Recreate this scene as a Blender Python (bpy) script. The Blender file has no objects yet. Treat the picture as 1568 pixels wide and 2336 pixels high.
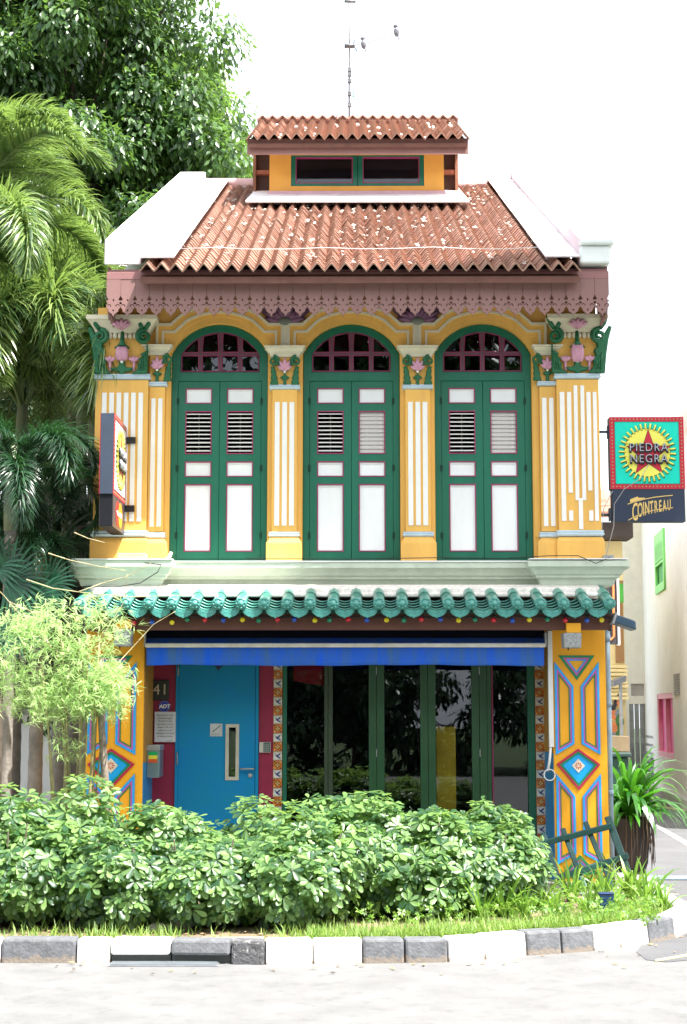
import bpy, math, random
import numpy as np
from math import sin, cos, tan, pi, radians, atan2, sqrt
from mathutils import Matrix, Vector
rnd = random.Random(7)
rng = np.random.default_rng(7)
C = bpy.context.scene.collection
SC = bpy.context.scene

# ---------------------------------------------------------------- camera
FPX, W0, H0 = 3600.0, 1568.0, 2336.0          # focal length and picture size in the units measured off the photograph
CAM = Vector((0.0, -14.7, 1.65))
PITCH, YAW = math.atan(457/3600), math.atan(27/3600)
cd = bpy.data.cameras.new('camera'); cam = bpy.data.objects.new('camera', cd); C.objects.link(cam)
cam.location = CAM; cam.rotation_euler = (pi/2+PITCH, 0, YAW)
cd.sensor_fit = 'HORIZONTAL'; cd.sensor_width = 36; cd.lens = 36*FPX/W0
cd.clip_start = .1; cd.clip_end = 500
SC.camera = cam
# ---------------------------------------------------------------- sky and sun
SUN = Vector((.42, -.30, 1.0)).normalized()     # towards the sun: high, a little in front of the house, from its right
w = bpy.data.worlds.new('World'); SC.world = w; w.use_nodes = True
nt = w.node_tree; bg = nt.nodes['Background']
sky = nt.nodes.new('ShaderNodeTexSky'); sky.sky_type = 'NISHITA'; sky.sun_disc = False
sky.sun_elevation = math.asin(SUN.z); sky.sun_rotation = math.atan2(SUN.x, SUN.y)
sky.air_density = 1.0; sky.dust_density = 6.0; sky.ozone_density = 1.0
hz = nt.nodes.new('ShaderNodeMixRGB'); hz.blend_type = 'MIX'; hz.inputs[0].default_value = .6
hz.inputs[2].default_value = (9.6, 10.0, 10.6, 1)   # thin bright overcast veil over the whole sky
nt.links.new(sky.outputs[0], hz.inputs[1]); nt.links.new(hz.outputs[0], bg.inputs[0])
bg.inputs[1].default_value = .098
sl = bpy.data.lights.new('sun', 'SUN'); sl.energy = 5.0; sl.angle = radians(.53); sl.color = (1, .97, .92)
so = bpy.data.objects.new('sun', sl); C.objects.link(so); so.location = (4, -6, 14)
so.rotation_euler = SUN.to_track_quat('Z', 'Y').to_euler()
vs = SC.view_settings; vs.view_transform = 'Standard'; vs.look = 'None'; vs.gamma = 1; vs.use_curve_mapping = False
vs.exposure = 1.6
SC.cycles.max_bounces = 8; SC.cycles.transparent_max_bounces = 16

# ---------------------------------------------------------------- measuring off the photograph
R3 = cam.rotation_euler.to_matrix()
def ray(u, v): return R3 @ Vector(((u-784)/FPX, (1168-v)/FPX, -1))
def P(u, v, Y):
    d = ray(u, v); return CAM + d*((Y-CAM.y)/d.y)
def PG(u, v, z=0.0):
    d = ray(u, v); return CAM + d*((z-CAM.z)/d.z)
def X(u, v, Y): return P(u, v, Y).x
def Z(v, Y, u=800): return P(u, v, Y).z

# ---------------------------------------------------------------- objects
def world(o):
    m = o.matrix_basis if o.parent is None else world(o.parent) @ o.matrix_parent_inverse @ o.matrix_basis
    return m.copy()
def adopt(o, parent):
    if parent is not None:
        o.parent = parent; o.matrix_parent_inverse = world(parent).inverted()
def tag(o, label=None, cat=None, group=None, kind=None):
    for k, v in (('label', label), ('category', cat), ('group', group), ('kind', kind)):
        if v: o[k] = v
    return o
def empty(name, loc, label=None, cat=None, group=None, rz=0, kind=None):
    o = bpy.data.objects.new(name, None); C.objects.link(o); o.location = loc; o.rotation_euler = (0, 0, rz)
    o.empty_display_size = .2
    return tag(o, label, cat, group, kind)
def put(name, me, parent=None, loc=(0, 0, 0), rot=(0, 0, 0), scale=(1, 1, 1), bevel=0, **kw):
    o = bpy.data.objects.new(name, me); C.objects.link(o)
    o.location = loc; o.rotation_euler = rot; o.scale = scale
    adopt(o, parent)
    if bevel:
        b = o.modifiers.new('bevel', 'BEVEL'); b.width = bevel; b.segments = 2; b.limit_method = 'ANGLE'; b.angle_limit = radians(40)
    return tag(o, **kw)
def copy_tree(o, parent=None):
    c = o.copy(); C.objects.link(c); c.parent = parent
    for ch in list(o.children): copy_tree(ch, c)
    return c

class MB:
    """collects faces for one mesh"""
    def __init__(s): s.v = []; s.f = []; s.m = []; s.sm = []
    def add(s, vs_, fs_, m=0, smooth=False):
        b = len(s.v); s.v += [tuple(p) for p in vs_]
        for f in fs_: s.f.append([b+i for i in f]); s.m.append(m); s.sm.append(smooth)
        return s
    def box(s, x0, x1, y0, y1, z0, z1, m=0):
        return s.add([(x0,y0,z0),(x1,y0,z0),(x1,y1,z0),(x0,y1,z0),(x0,y0,z1),(x1,y0,z1),(x1,y1,z1),(x0,y1,z1)],
              [(0,3,2,1),(4,5,6,7),(0,1,5,4),(1,2,6,5),(2,3,7,6),(3,0,4,7)], m)
    def hexa(s, p, m=0):
        return s.add(p, [(0,3,2,1),(4,5,6,7),(0,1,5,4),(1,2,6,5),(2,3,7,6),(3,0,4,7)], m)
    def prism(s, poly, y0, y1, m=0):           # poly of (x, z) counter-clockwise seen from the front, extruded y0 (front) .. y1
        n = len(poly)
        vv = [(x, y0, z) for x, z in poly] + [(x, y1, z) for x, z in poly]
        return s.add(vv, [list(range(n)), list(range(2*n-1, n-1, -1))] + [(i, i+n, (i+1) % n+n, (i+1) % n) for i in range(n)], m)
    def prism_x(s, poly, x0, x1, m=0):         # poly of (y, z)
        n = len(poly)
        vv = [(x0, y, z) for y, z in poly] + [(x1, y, z) for y, z in poly]
        return s.add(vv, [list(range(n-1, -1, -1)), list(range(n, 2*n))] + [(i, (i+1) % n, (i+1) % n+n, i+n) for i in range(n)], m)
    def prism_z(s, poly, z0, z1, m=0):         # poly of (x, y)
        n = len(poly)
        vv = [(x, y, z0) for x, y in poly] + [(x, y, z1) for x, y in poly]
        return s.add(vv, [list(range(n-1, -1, -1)), list(range(n, 2*n))] + [(i, (i+1) % n, (i+1) % n+n, i+n) for i in range(n)], m)
    def ring(s, a, b, y0, y1, m=0):            # closed band between loops a and b, each (x, z), same count
        n = len(a)
        vv = [(x, y0, z) for x, z in a] + [(x, y0, z) for x, z in b] + [(x, y1, z) for x, z in a] + [(x, y1, z) for x, z in b]
        fs = []
        for i in range(n):
            j = (i+1) % n
            fs += [(i, j, n+j, n+i), (2*n+i, 3*n+i, 3*n+j, 2*n+j), (i, 2*n+i, 2*n+j, j), (n+i, n+j, 3*n+j, 3*n+i)]
        return s.add(vv, fs, m)
    def band(s, a, b, y0, y1, m=0):            # open band between polylines a and b
        n = len(a)
        vv = [(x, y0, z) for x, z in a] + [(x, y0, z) for x, z in b] + [(x, y1, z) for x, z in a] + [(x, y1, z) for x, z in b]
        fs = [(0, n, 3*n, 2*n), (n-1, 3*n-1, 4*n-1, 2*n-1)]
        for i in range(n-1):
            j = i+1
            fs += [(i, j, n+j, n+i), (2*n+i, 3*n+i, 3*n+j, 2*n+j), (i, 2*n+i, 2*n+j, j), (n+i, n+j, 3*n+j, 3*n+i)]
        return s.add(vv, fs, m)
    def tube(s, pts, r, seg=8, m=0, caps=True, smooth=True, sx=1.0):
        pts = [Vector(p) for p in pts]; n = len(pts)
        rr = r if isinstance(r, (list, tuple)) else [r]*n
        vv = []; ref = None
        for i, p in enumerate(pts):
            t = (pts[min(i+1, n-1)] - pts[max(i-1, 0)]).normalized()
            if ref is None:
                ref = t.orthogonal().normalized()
            ref = (ref - t*ref.dot(t))
            ref = ref.normalized() if ref.length > 1e-6 else t.orthogonal().normalized()
            q = t.cross(ref)
            for k in range(seg):
                a = 2*pi*k/seg; vv.append(p + (ref*cos(a) + q*sin(a)*sx)*rr[i])
        fs = []
        for i in range(n-1):
            for k in range(seg):
                fs.append((i*seg+k, i*seg+(k+1) % seg, (i+1)*seg+(k+1) % seg, (i+1)*seg+k))
        b = len(s.v); s.add(vv, fs, m, smooth)
        if caps:
            s.f.append([b+k for k in range(seg)][::-1]); s.m.append(m); s.sm.append(False)
            s.f.append([b+(n-1)*seg+k for k in range(seg)]); s.m.append(m); s.sm.append(False)
        return s
    def lathe(s, prof, c=(0, 0, 0), seg=12, m=0, smooth=True):    # prof of (r, z)
        vv = []
        for r, z in prof:
            for k in range(seg):
                a = 2*pi*k/seg; vv.append((c[0]+r*cos(a), c[1]+r*sin(a), c[2]+z))
        n = len(prof); fs = []
        for i in range(n-1):
            for k in range(seg):
                fs.append((i*seg+k, i*seg+(k+1) % seg, (i+1)*seg+(k+1) % seg, (i+1)*seg+k))
        fs.append(list(range(seg))[::-1]); fs.append([(n-1)*seg+k for k in range(seg)])
        return s.add(vv, fs, m, smooth)
    def ball(s, c, r, m=0, seg=10, rg=6, sq=(1, 1, 1)):
        pr = [(max(1e-4, sin(pi*i/rg)), -cos(pi*i/rg)) for i in range(rg+1)]
        vv = []
        for a_, z_ in pr:
            for k in range(seg):
                a = 2*pi*k/seg; vv.append((c[0]+r*sq[0]*a_*cos(a), c[1]+r*sq[1]*a_*sin(a), c[2]+r*sq[2]*z_))
        fs = [(i*seg+k, i*seg+(k+1) % seg, (i+1)*seg+(k+1) % seg, (i+1)*seg+k) for i in range(rg) for k in range(seg)]
        return s.add(vv, fs, m, True)
    def sweep(s, x0, x1, yb, prof, yf=0.0, m=0, cap=True):       # moulding profile (out, z) round left side, front, right side
        n = len(prof); vv = []
        for o, z in prof:
            vv += [(x0-o, yb, z), (x0-o, yf-o, z), (x1+o, yf-o, z), (x1+o, yb, z)]
        fs = []
        for i in range(n-1):
            for k in range(3):
                fs.append((4*i+k, 4*i+k+1, 4*i+k+5, 4*i+k+4))
        fs.append((0, 3, 2, 1)); fs.append((4*n-4, 4*n-3, 4*n-2, 4*n-1))
        fs.append([4*i for i in range(n)]); fs.append([4*i+3 for i in range(n)][::-1])
        return s.add(vv, fs, m)
    def mesh(s, name, mats):
        me = bpy.data.meshes.new(name); me.from_pydata(s.v, [], s.f)
        for m_ in (mats if isinstance(mats, (list, tuple)) else [mats]): me.materials.append(m_)
        me.polygons.foreach_set('material_index', s.m); me.polygons.foreach_set('use_smooth', s.sm)
        me.update(); return me

def flat(name, loops, mat_, t, bevel=0.0, res=0, cyc=True):
    """filled plate (with holes) from loops of (x, z); thickness t, standing in the XZ plane, front at y = -t/2"""
    c = bpy.data.curves.new(name, 'CURVE'); c.dimensions = '2D'; c.fill_mode = 'BOTH'
    c.extrude = max(t/2-bevel, .0005); c.bevel_depth = bevel; c.bevel_resolution = res
    if bevel: c.offset = -bevel*.6
    for lp in loops:
        sp = c.splines.new('POLY'); sp.points.add(len(lp)-1); sp.use_cyclic_u = True
        for p_, q_ in zip(sp.points, lp): p_.co = (q_[0], q_[1], 0, 1)
    o = bpy.data.objects.new(name, c)
    me = bpy.data.meshes.new_from_object(o); me.name = name
    me.transform(Matrix.Rotation(pi/2, 4, 'X'))
    me.materials.clear(); me.materials.append(mat_)
    bpy.data.objects.remove(o); bpy.data.curves.remove(c)
    return me
def text(name, s_, size, mat_, t=.004, align='CENTER', sx=1.0, shear=0.0, bold=0.0, space=1.0, line=1.0):
    c = bpy.data.curves.new(name, 'FONT'); c.body = s_; c.size = size; c.extrude = t/2; c.align_x = align; c.align_y = 'CENTER'
    c.shear = shear; c.offset = bold; c.space_character = space; c.space_line = line; c.resolution_u = 3
    o = bpy.data.objects.new(name, c)
    me = bpy.data.meshes.new_from_object(o); me.name = name
    me.transform(Matrix.Rotation(pi/2, 4, 'X') @ Matrix.Diagonal((sx, 1, 1, 1)))
    me.materials.clear(); me.materials.append(mat_)
    bpy.data.objects.remove(o); bpy.data.curves.remove(c)
    return me

# ---------------------------------------------------------------- materials
MATS = {}
def mat(name, col, rough=.6, var=.12, scale=6.0, bump=.0, bscale=60.0, metal=0.0, spec=.5, dirt=0.0, dcol=(.12, .10, .08), streak=False, coat=0.0, hue2=None, island=0.0):
    if name in MATS: return MATS[name]
    m = bpy.data.materials.new(name); m.use_nodes = True; n = m.node_tree; L = n.links
    b = n.nodes['Principled BSDF']
    b.inputs['Roughness'].default_value = rough; b.inputs['Metallic'].default_value = metal
    b.inputs['Specular IOR Level'].default_value = spec
    if coat: b.inputs['Coat Weight'].default_value = coat
    tc = n.nodes.new('ShaderNodeTexCoord'); mp = n.nodes.new('ShaderNodeMapping')
    L.new(tc.outputs['Object'], mp.inputs[0])
    if streak: mp.inputs['Scale'].default_value = (1, 1, .18)
    no = n.nodes.new('ShaderNodeTexNoise'); no.inputs['Scale'].default_value = scale; no.inputs['Detail'].default_value = 6
    no.inputs['Roughness'].default_value = .65
    L.new(mp.outputs[0], no.inputs[0])
    cr = n.nodes.new('ShaderNodeValToRGB'); c2 = hue2 or tuple(c*(1-2*var) for c in col); c1 = tuple(min(1, c*(1+var*.6)) for c in col)
    cr.color_ramp.elements[0].position = .3; cr.color_ramp.elements[1].position = .68
    cr.color_ramp.elements[0].color = (*c2, 1); cr.color_ramp.elements[1].color = (*c1, 1)
    L.new(no.outputs[0], cr.inputs[0]); last = cr.outputs[0]
    if dirt:
        n2 = n.nodes.new('ShaderNodeTexNoise'); n2.inputs['Scale'].default_value = scale*2.3; n2.inputs['Detail'].default_value = 9
        n2.inputs['Roughness'].default_value = .75; L.new(mp.outputs[0], n2.inputs[0])
        r2 = n.nodes.new('ShaderNodeValToRGB'); r2.color_ramp.elements[0].position = .52; r2.color_ramp.elements[1].position = .78
        r2.color_ramp.elements[1].color = (dirt, dirt, dirt, 1)
        L.new(n2.outputs[0], r2.inputs[0])
        mx = n.nodes.new('ShaderNodeMixRGB'); mx.inputs[2].default_value = (*dcol, 1)
        L.new(r2.outputs[0], mx.inputs[0]); L.new(last, mx.inputs[1]); last = mx.outputs[0]
    if island:
        g = n.nodes.new('ShaderNodeObjectInfo'); hs = n.nodes.new('ShaderNodeHueSaturation')
        ma = n.nodes.new('ShaderNodeMath'); ma.operation = 'MULTIPLY_ADD'; ma.inputs[1].default_value = island; ma.inputs[2].default_value = 1-island/2
        L.new(g.outputs['Random'], ma.inputs[0]); L.new(ma.outputs[0], hs.inputs['Value']); L.new(last, hs.inputs['Color']); last = hs.outputs[0]
    L.new(last, b.inputs['Base Color'])
    if bump:
        n3 = n.nodes.new('ShaderNodeTexNoise'); n3.inputs['Scale'].default_value = bscale; n3.inputs['Detail'].default_value = 5
        L.new(tc.outputs['Object'], n3.inputs[0])
        bp = n.nodes.new('ShaderNodeBump'); bp.inputs['Strength'].default_value = bump; bp.inputs['Distance'].default_value = .01
        L.new(n3.outputs[0], bp.inputs['Height']); L.new(bp.outputs[0], b.inputs['Normal'])
    MATS[name] = m; return m
def leafmat(name, dark, light, rough=.38, trans=.3, tcol=None, spec=.5):
    if name in MATS: return MATS[name]
    m = bpy.data.materials.new(name); m.use_nodes = True; n = m.node_tree; L = n.links
    b = n.nodes['Principled BSDF']; b.inputs['Roughness'].default_value = rough; b.inputs['Specular IOR Level'].default_value = spec
    g = n.nodes.new('ShaderNodeNewGeometry'); cr = n.nodes.new('ShaderNodeValToRGB')
    cr.color_ramp.elements[0].color = (*dark, 1); cr.color_ramp.elements[1].color = (*light, 1); cr.color_ramp.elements[0].position = .15
    L.new(g.outputs['Random Per Island'], cr.inputs[0]); L.new(cr.outputs[0], b.inputs['Base Color'])
    t = n.nodes.new('ShaderNodeBsdfTranslucent'); t.inputs[0].default_value = (*(tcol or (light[0]*1.5, light[1]*1.6, light[2]*.8)), 1)
    mx = n.nodes.new('ShaderNodeMixShader'); mx.inputs[0].default_value = trans
    L.new(b.outputs[0], mx.inputs[1]); L.new(t.outputs[0], mx.inputs[2]); L.new(mx.outputs[0], n.nodes['Material Output'].inputs[0])
    MATS[name] = m; return m
def glassmat(name, tint=(.8, .85, .88), ior=1.6, rough=.01):
    if name in MATS: return MATS[name]
    m = bpy.data.materials.new(name); m.use_nodes = True; n = m.node_tree; L = n.links
    n.nodes.remove(n.nodes['Principled BSDF'])
    t = n.nodes.new('ShaderNodeBsdfTransparent'); t.inputs[0].default_value = (*tint, 1)
    gl = n.nodes.new('ShaderNodeBsdfGlossy'); gl.inputs['Roughness'].default_value = rough; gl.inputs[0].default_value = (.95, .97, 1, 1)
    fr = n.nodes.new('ShaderNodeFresnel'); fr.inputs[0].default_value = ior
    mx = n.nodes.new('ShaderNodeMixShader'); L.new(fr.outputs[0], mx.inputs[0]); L.new(t.outputs[0], mx.inputs[1]); L.new(gl.outputs[0], mx.inputs[2])
    L.new(mx.outputs[0], n.nodes['Material Output'].inputs[0]); MATS[name] = m; return m

YEL = mat('yellow_paint', (.78, .45, .10), .75, .09, 3, .2, 40, dirt=.42, dcol=(.45, .22, .05), streak=True)
ORA = mat('orange_yellow_paint', (.84, .38, .008), .55, .08, 3, .12, 30, dirt=.15, dcol=(.4, .14, .01), streak=True)
CREAM = mat('cream_paint', (.66, .62, .46), .7, .06, 5, .15, 40, dirt=.3, dcol=(.35, .3, .2), streak=True)
WHITE = mat('white_paint', (.80, .80, .76), .5, .04, 4, .08, 40)
WHITE2 = mat('white_panel_paint', (.80, .83, .82), .5, .04, 4, .08, 30, dirt=.22, dcol=(.52, .53, .50), streak=True)
LBLUE = mat('pale_blue_paint', (.50, .63, .70), .6, .08, 8, .2, 50, dirt=.35, dcol=(.25, .25, .25))
GREEN = mat('green_paint', (.003, .135, .075), .45, .12, 3, .08, 40, coat=.08, dirt=.28, dcol=(.03, .20, .13), streak=True)
GRN2 = mat('green_relief_paint', (.006, .125, .045), .5, .15, 20, .2, 60)
MAG = mat('magenta_trim', (.30, .03, .11), .5, .1)
MAUVE = mat('mauve_muntin', (.14, .06, .085), .5, .1)
PINKV = mat('pink_fascia_paint', (.235, .125, .112), .6, .07, 5, .1, 30, streak=True, island=.1)
PINKF = mat('pink_lily_paint', (.62, .32, .42), .6, .1, 20)
PURP = mat('purple_shell', (.12, .06, .10), .7, .15, 12, .2, 40)
TILE = mat('terracotta', (.36, .19, .14), .9, .24, 9, .35, 45, dirt=.55, dcol=(.30, .13, .08), island=.35)
TILE2 = mat('terracotta_cut_edge', (.46, .29, .21), .9, .25, 20, .3, 60)
MORT = mat('white_mortar', (.78, .74, .68), .9, .15, 20, .4, 60)
FLASH = mat('pink_white_render', (.80, .75, .75), .85, .08, 2, .3, 20, dirt=.7, dcol=(.22, .20, .19))
FLASHP = mat('pink_flashing_sheet', (.60, .36, .40), .55, .08, 4, .08, 20)
BROWN = mat('brown_beam_paint', (.12, .042, .028), .6, .12, 5, .1, 30)
DARK = mat('dark_void', (.012, .012, .013), .9, .1)
SOFF = mat('soffit_boards', (.16, .07, .05), .8, .15)
GLZ = mat('green_glaze', (.03, .22, .17), .38, .28, 16, .15, 60, hue2=(.07, .30, .24), coat=.3, dirt=.5, dcol=(.40, .52, .45))
GLZ2 = mat('pale_green_glaze', (.06, .29, .25), .38, .2, 20, .5, 80, coat=.3)
CORN = mat('pale_green_cornice', (.55, .62, .50), .7, .08, 5, .15, 30, dirt=.45, dcol=(.28, .33, .24), streak=False)
CRIM = mat('crimson_wall', (.26, .008, .045), .6, .1, 3, .1, 30)
BLUED = mat('blue_door_paint', (.0, .19, .47), .5, .07, 2, .03, 20, hue2=(.005, .22, .36), spec=.25)
STRB = mat('stripe_sky_blue', (.01, .33, .78), .5, .08)
STRM = mat('stripe_magenta', (.50, .09, .36), .5, .08)
STRG = mat('stripe_green', (.005, .20, .07), .5, .08)
STRR = mat('stripe_crimson', (.42, .01, .06), .5, .08)
AWN = mat('blue_canvas', (.0, .105, .78), .85, .1, 9, .1, 200, hue2=(.05, .15, .40), streak=True)
METAL = mat('galvanised_steel', (.42, .44, .46), .45, .15, 12, metal=.7)
BLACK = mat('black_plastic', (.012, .012, .014), .4, .1)
PIPE = mat('grey_blue_pipe', (.20, .29, .36), .5, .1, 12, dirt=.3, dcol=(.6, .65, .68))
PVC = mat('white_conduit', (.72, .72, .70), .45, .05)
DGRN = mat('dark_green_door_frame', (.018, .085, .03), .4, .12, 4)
GLASS = glassmat('dark_glass', (.85, .88, .9), 1.5)
GLASSU = glassmat('old_window_glass', (.4, .42, .45), 1.6)

# ================================================================ ground, road, kerb
def stone_noise(name, c1, c2, sc=3, bump=.4, bs=120, rough=.85): return mat(name, c1, rough, .1, sc, bump, bs, hue2=c2)
ROADM = mat('worn_pale_asphalt', (.162, .161, .159), .9, .1, 2.6, .7, 170, hue2=(.128, .127, .125), dirt=.75, dcol=(.07, .07, .069))
LANEM = mat('grey_lane_asphalt', (.10, .10, .104), .9, .1, 1.2, .6, 150, hue2=(.075, .075, .08), dirt=.3, dcol=(.13, .125, .12))
SOILM = mat('dry_soil', (.20, .15, .09), .95, .2, 5, .8, 30)
SLAB = mat('pavement_slab', (.34, .32, .29), .85, .15, 3, .3, 60)
def sheet(name, pts, z, m, kind='structure', th=0.0, parent=None):
    b = MB()
    if th: b.prism_z(pts, z-th, z)
    else: b.add([(x, y, z) for x, y in pts], [list(range(len(pts)))])
    return put(name, b.mesh(name, m), parent, kind=kind)
GRASSG = mat('far_grass', (.05, .09, .02), .95, .3, 1, .5, 20)
sheet('ground', [(-150, -150), (150, -150), (150, 150), (-150, 150)], -.03, GRASSG)
sheet('road', [(-60, -25.5), (60, -25.5), (60, -3.0), (-60, -3.0)], 0.0, ROADM)
_w = [PG(u, v, .003) for u, v in ((1452, 2172), (1475, 2190), (1520, 2195), (1600, 2188), (1680, 2178))]
sheet('lane', [(p.x, p.y) for p in _w]+[(6.9, -3.4), (6.9, 30), (2.4, 30), (2.2, -2.6)], .003, LANEM)

# kerb line measured on the photograph (foot of the kerb), turned back into the lane on the right
kf = [(-330, 2198), (0, 2198), (172, 2198), (250, 2199), (388, 2199), (525, 2201), (605, 2202), (715, 2200), (828, 2199), (925, 2198), (1025, 2196), (1110, 2190), (1205, 2181), (1285, 2176), (1358, 2170), (1420, 2163), (1485, 2154), (1545, 2141), (1580, 2122)]
kpts = [PG(u, v) for u, v in kf]; kpts = [Vector((p.x, p.y, 0)) for p in kpts]
kpts = [Vector((kpts[1].x-8*1.5, kpts[1].y-.05, 0)), Vector((kpts[1].x-1.6, kpts[1].y-.01, 0))] + kpts[1:]
last = kpts[-1]
for dx, dy in ((.08, .22), (.10, .5), (.08, .9), (.02, 1.6), (0, 3.0)): kpts.append(Vector((last.x+dx, last.y+dy, 0)))
KH = .155
kcol = 'BW' + 'B' + 'WWB' + 'NWW' + 'BBWWBBWWBWWWWWWWW'
KB = mat('kerb_black_paint', (.125, .13, .14), .7, .2, 14, .5, 50, dirt=.5, dcol=(.22, .21, .2))
KW = mat('kerb_white_paint', (.74, .73, .70), .75, .06, 8, .4, 50, dirt=.25, dcol=(.45, .42, .36))
KC = mat('broken_kerb_paint', (.075, .075, .08), .9, .2, 16, 1.0, 40, dirt=.95, dcol=(.55, .55, .54))
def foot_dirt(m, top, col):
    n = m.node_tree; L = n.links; b = n.nodes['Principled BSDF']; src = b.inputs['Base Color'].links[0].from_socket
    tc = n.nodes.new('ShaderNodeTexCoord'); sp = n.nodes.new('ShaderNodeSeparateXYZ'); L.new(tc.outputs['Object'], sp.inputs[0])
    no = n.nodes.new('ShaderNodeTexNoise'); no.inputs['Scale'].default_value = 22; no.inputs['Detail'].default_value = 6; L.new(tc.outputs['Object'], no.inputs[0])
    ma = n.nodes.new('ShaderNodeMath'); ma.operation = 'MULTIPLY_ADD'; L.new(no.outputs[0], ma.inputs[0]); ma.inputs[1].default_value = .11; L.new(sp.outputs['Z'], ma.inputs[2])
    mr = n.nodes.new('ShaderNodeMapRange'); L.new(ma.outputs[0], mr.inputs[0]); mr.inputs[1].default_value = top+.055; mr.inputs[2].default_value = top+.07; mr.inputs[3].default_value = .75; mr.inputs[4].default_value = 0
    mx = n.nodes.new('ShaderNodeMixRGB'); L.new(mr.outputs[0], mx.inputs[0]); L.new(src, mx.inputs[1]); mx.inputs[2].default_value = (*col, 1); L.new(mx.outputs[0], b.inputs['Base Color'])
foot_dirt(KB, .028, (.20, .16, .12)); foot_dirt(KW, .010, (.34, .26, .17)); foot_dirt(KC, .04, (.07, .07, .075))
kerb = empty('kerb', (0, kpts[5].y, 0), kind='structure')
def nrm(i):
    a = kpts[max(i-1, 0)]; b = kpts[min(i+1, len(kpts)-1)]; t = (b-a).normalized(); return Vector((-t.y, t.x, 0))
for i in range(len(kpts)-1):
    a, b = kpts[i], kpts[i+1]; na, nb = nrm(i), nrm(i+1)
    g = .004; t = (b-a).normalized()
    a2, b2 = a+t*g, b-t*g
    col = kcol[i] if i < len(kcol) else 'W'
    dz = .0
    drain = 4 <= i <= 5      # the hollow under the kerb above the drain grate
    z0 = .055 if drain else -.03
    W_ = .17
    m_ = MB()
    j = rnd.uniform(-.004, .004)
    P8 = [(a2.x, a2.y, z0), (b2.x, b2.y, z0), (b2.x+nb.x*W_, b2.y+nb.y*W_, z0), (a2.x+na.x*W_, a2.y+na.y*W_, z0)]
    sl_ = .02
    Q8 = [(a2.x+na.x*sl_, a2.y+na.y*sl_, KH+j), (b2.x+nb.x*sl_, b2.y+nb.y*sl_, KH+j), (b2.x+nb.x*W_, b2.y+nb.y*W_, KH+j), (a2.x+na.x*W_, a2.y+na.y*W_, KH+j)]
    m_.hexa(P8+Q8)
    put('kerb_block', m_.mesh('kerb_block', {'B': KB, 'W': KW, 'N': KC}[col]), kerb, bevel=.018)
    if drain:
        s_ = MB(); s_.hexa([(p[0]+na.x*.06, p[1]+na.y*.06, -.03) for p in P8]+[(p[0]+na.x*.06, p[1]+na.y*.06, .053) for p in P8])
        put('kerb_footing', s_.mesh('kerb_footing', mat('damp_concrete', (.12, .13, .12), .8)), kerb)
# drain grate in the gutter
dg = PG(490, 2206); dg2 = PG(965/1.568/1.24, 2213)
dg0, dg1 = PG(248, 2204), PG(494, 2212)
grate = empty('drain_grate', (dg0.x, dg0.y, .004), 'grey steel drain grate lying in the road gutter under the hollowed kerb', 'drain grate')
b = MB(); b.box(dg0.x, dg1.x, kpts[5].y-.13, kpts[5].y+.03, .002, .008); put('grate_frame', b.mesh('grate_frame', METAL), grate)
for k in range(5):
    yy = kpts[5].y-.12+k*.028
    put('grate_bar', MB().box(dg0.x+.01, dg1.x-.01, yy, yy+.014, .009, .016).mesh('grate_bar', mat('grate_steel', (.25, .28, .3), .5, metal=.5)), grate)
# planting bed behind the kerb and the footway in front of the house
inner = [(p+nrm(i)*.17) for i, p in enumerate(kpts)]
poly = [(p.x, p.y) for p in inner] + [(2.6, 14), (-40, 14)]
poly = [(-13.5, poly[0][1])] + poly[1:]
poly[-1] = (-13.5, 14)
def bed():
    b = MB(); b.add([(x, y, KH-.03) for x, y in poly], [list(range(len(poly)))]); return b.mesh('planting_bed', SOILM)
put('planting_bed', bed(), kind='structure')
sheet('footway', [(-4.0, -1.15), (2.72, -1.15), (2.72, .6), (-4.0, .6)], KH-.02, SLAB)

# ================================================================ THE SHOPHOUSE
XL, XR = X(216, 1200, 0), X(1369, 1200, 0)      # outer faces of the upper storey
S = (XR-XL)/(1369-216)                          # metres per unit on the facade
GZ = KH-.02
house = empty('shophouse', ((XL+XR)/2, 0, GZ), 'two storey yellow shophouse with three green shuttered windows and terracotta roof', 'shophouse')
FY = 0.0
def px(u, v=1050, Y=0.0): return X(u, v, Y)
ARCX = [px(499), px(802), px(1104.5)]
def arc(cx, half, ztop, zspring, n=18, x0=None, x1=None):
    rise = ztop-zspring; R = (half*half+rise*rise)/(2*rise); zc = ztop-R
    x0 = -half if x0 is None else x0; x1 = half if x1 is None else x1
    return [(cx+x, zc+sqrt(max(0, R*R-x*x))) for x in [x0+(x1-x0)*i/n for i in range(n+1)]]
ZB = Z(1288, 0)                                   # sill
ZT = Z(737, 0); ZS = Z(805, 0)                    # crown and springing of the green arch
HW = 112*S
WTOP = Z(628, 0)+.02
ZL0 = Z(1340, -.1)
XN = X(246, 690, 0); ZN = Z(704, 0)
loops = [[(XL, ZL0), (XR, ZL0), (XR, WTOP), (XN, WTOP), (XN, ZN), (XL, ZN)]]
for cx in ARCX:
    loops.append([(cx-HW, ZB), (cx+HW, ZB)] + arc(cx, HW, ZT, ZS)[::-1])
me = flat('front_wall', loops, YEL, .22)
put('front_wall', me, house, loc=(0, .11, 0))
WE, SP_ = 10.9, 5.35                              # rear wall and ridge
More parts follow.
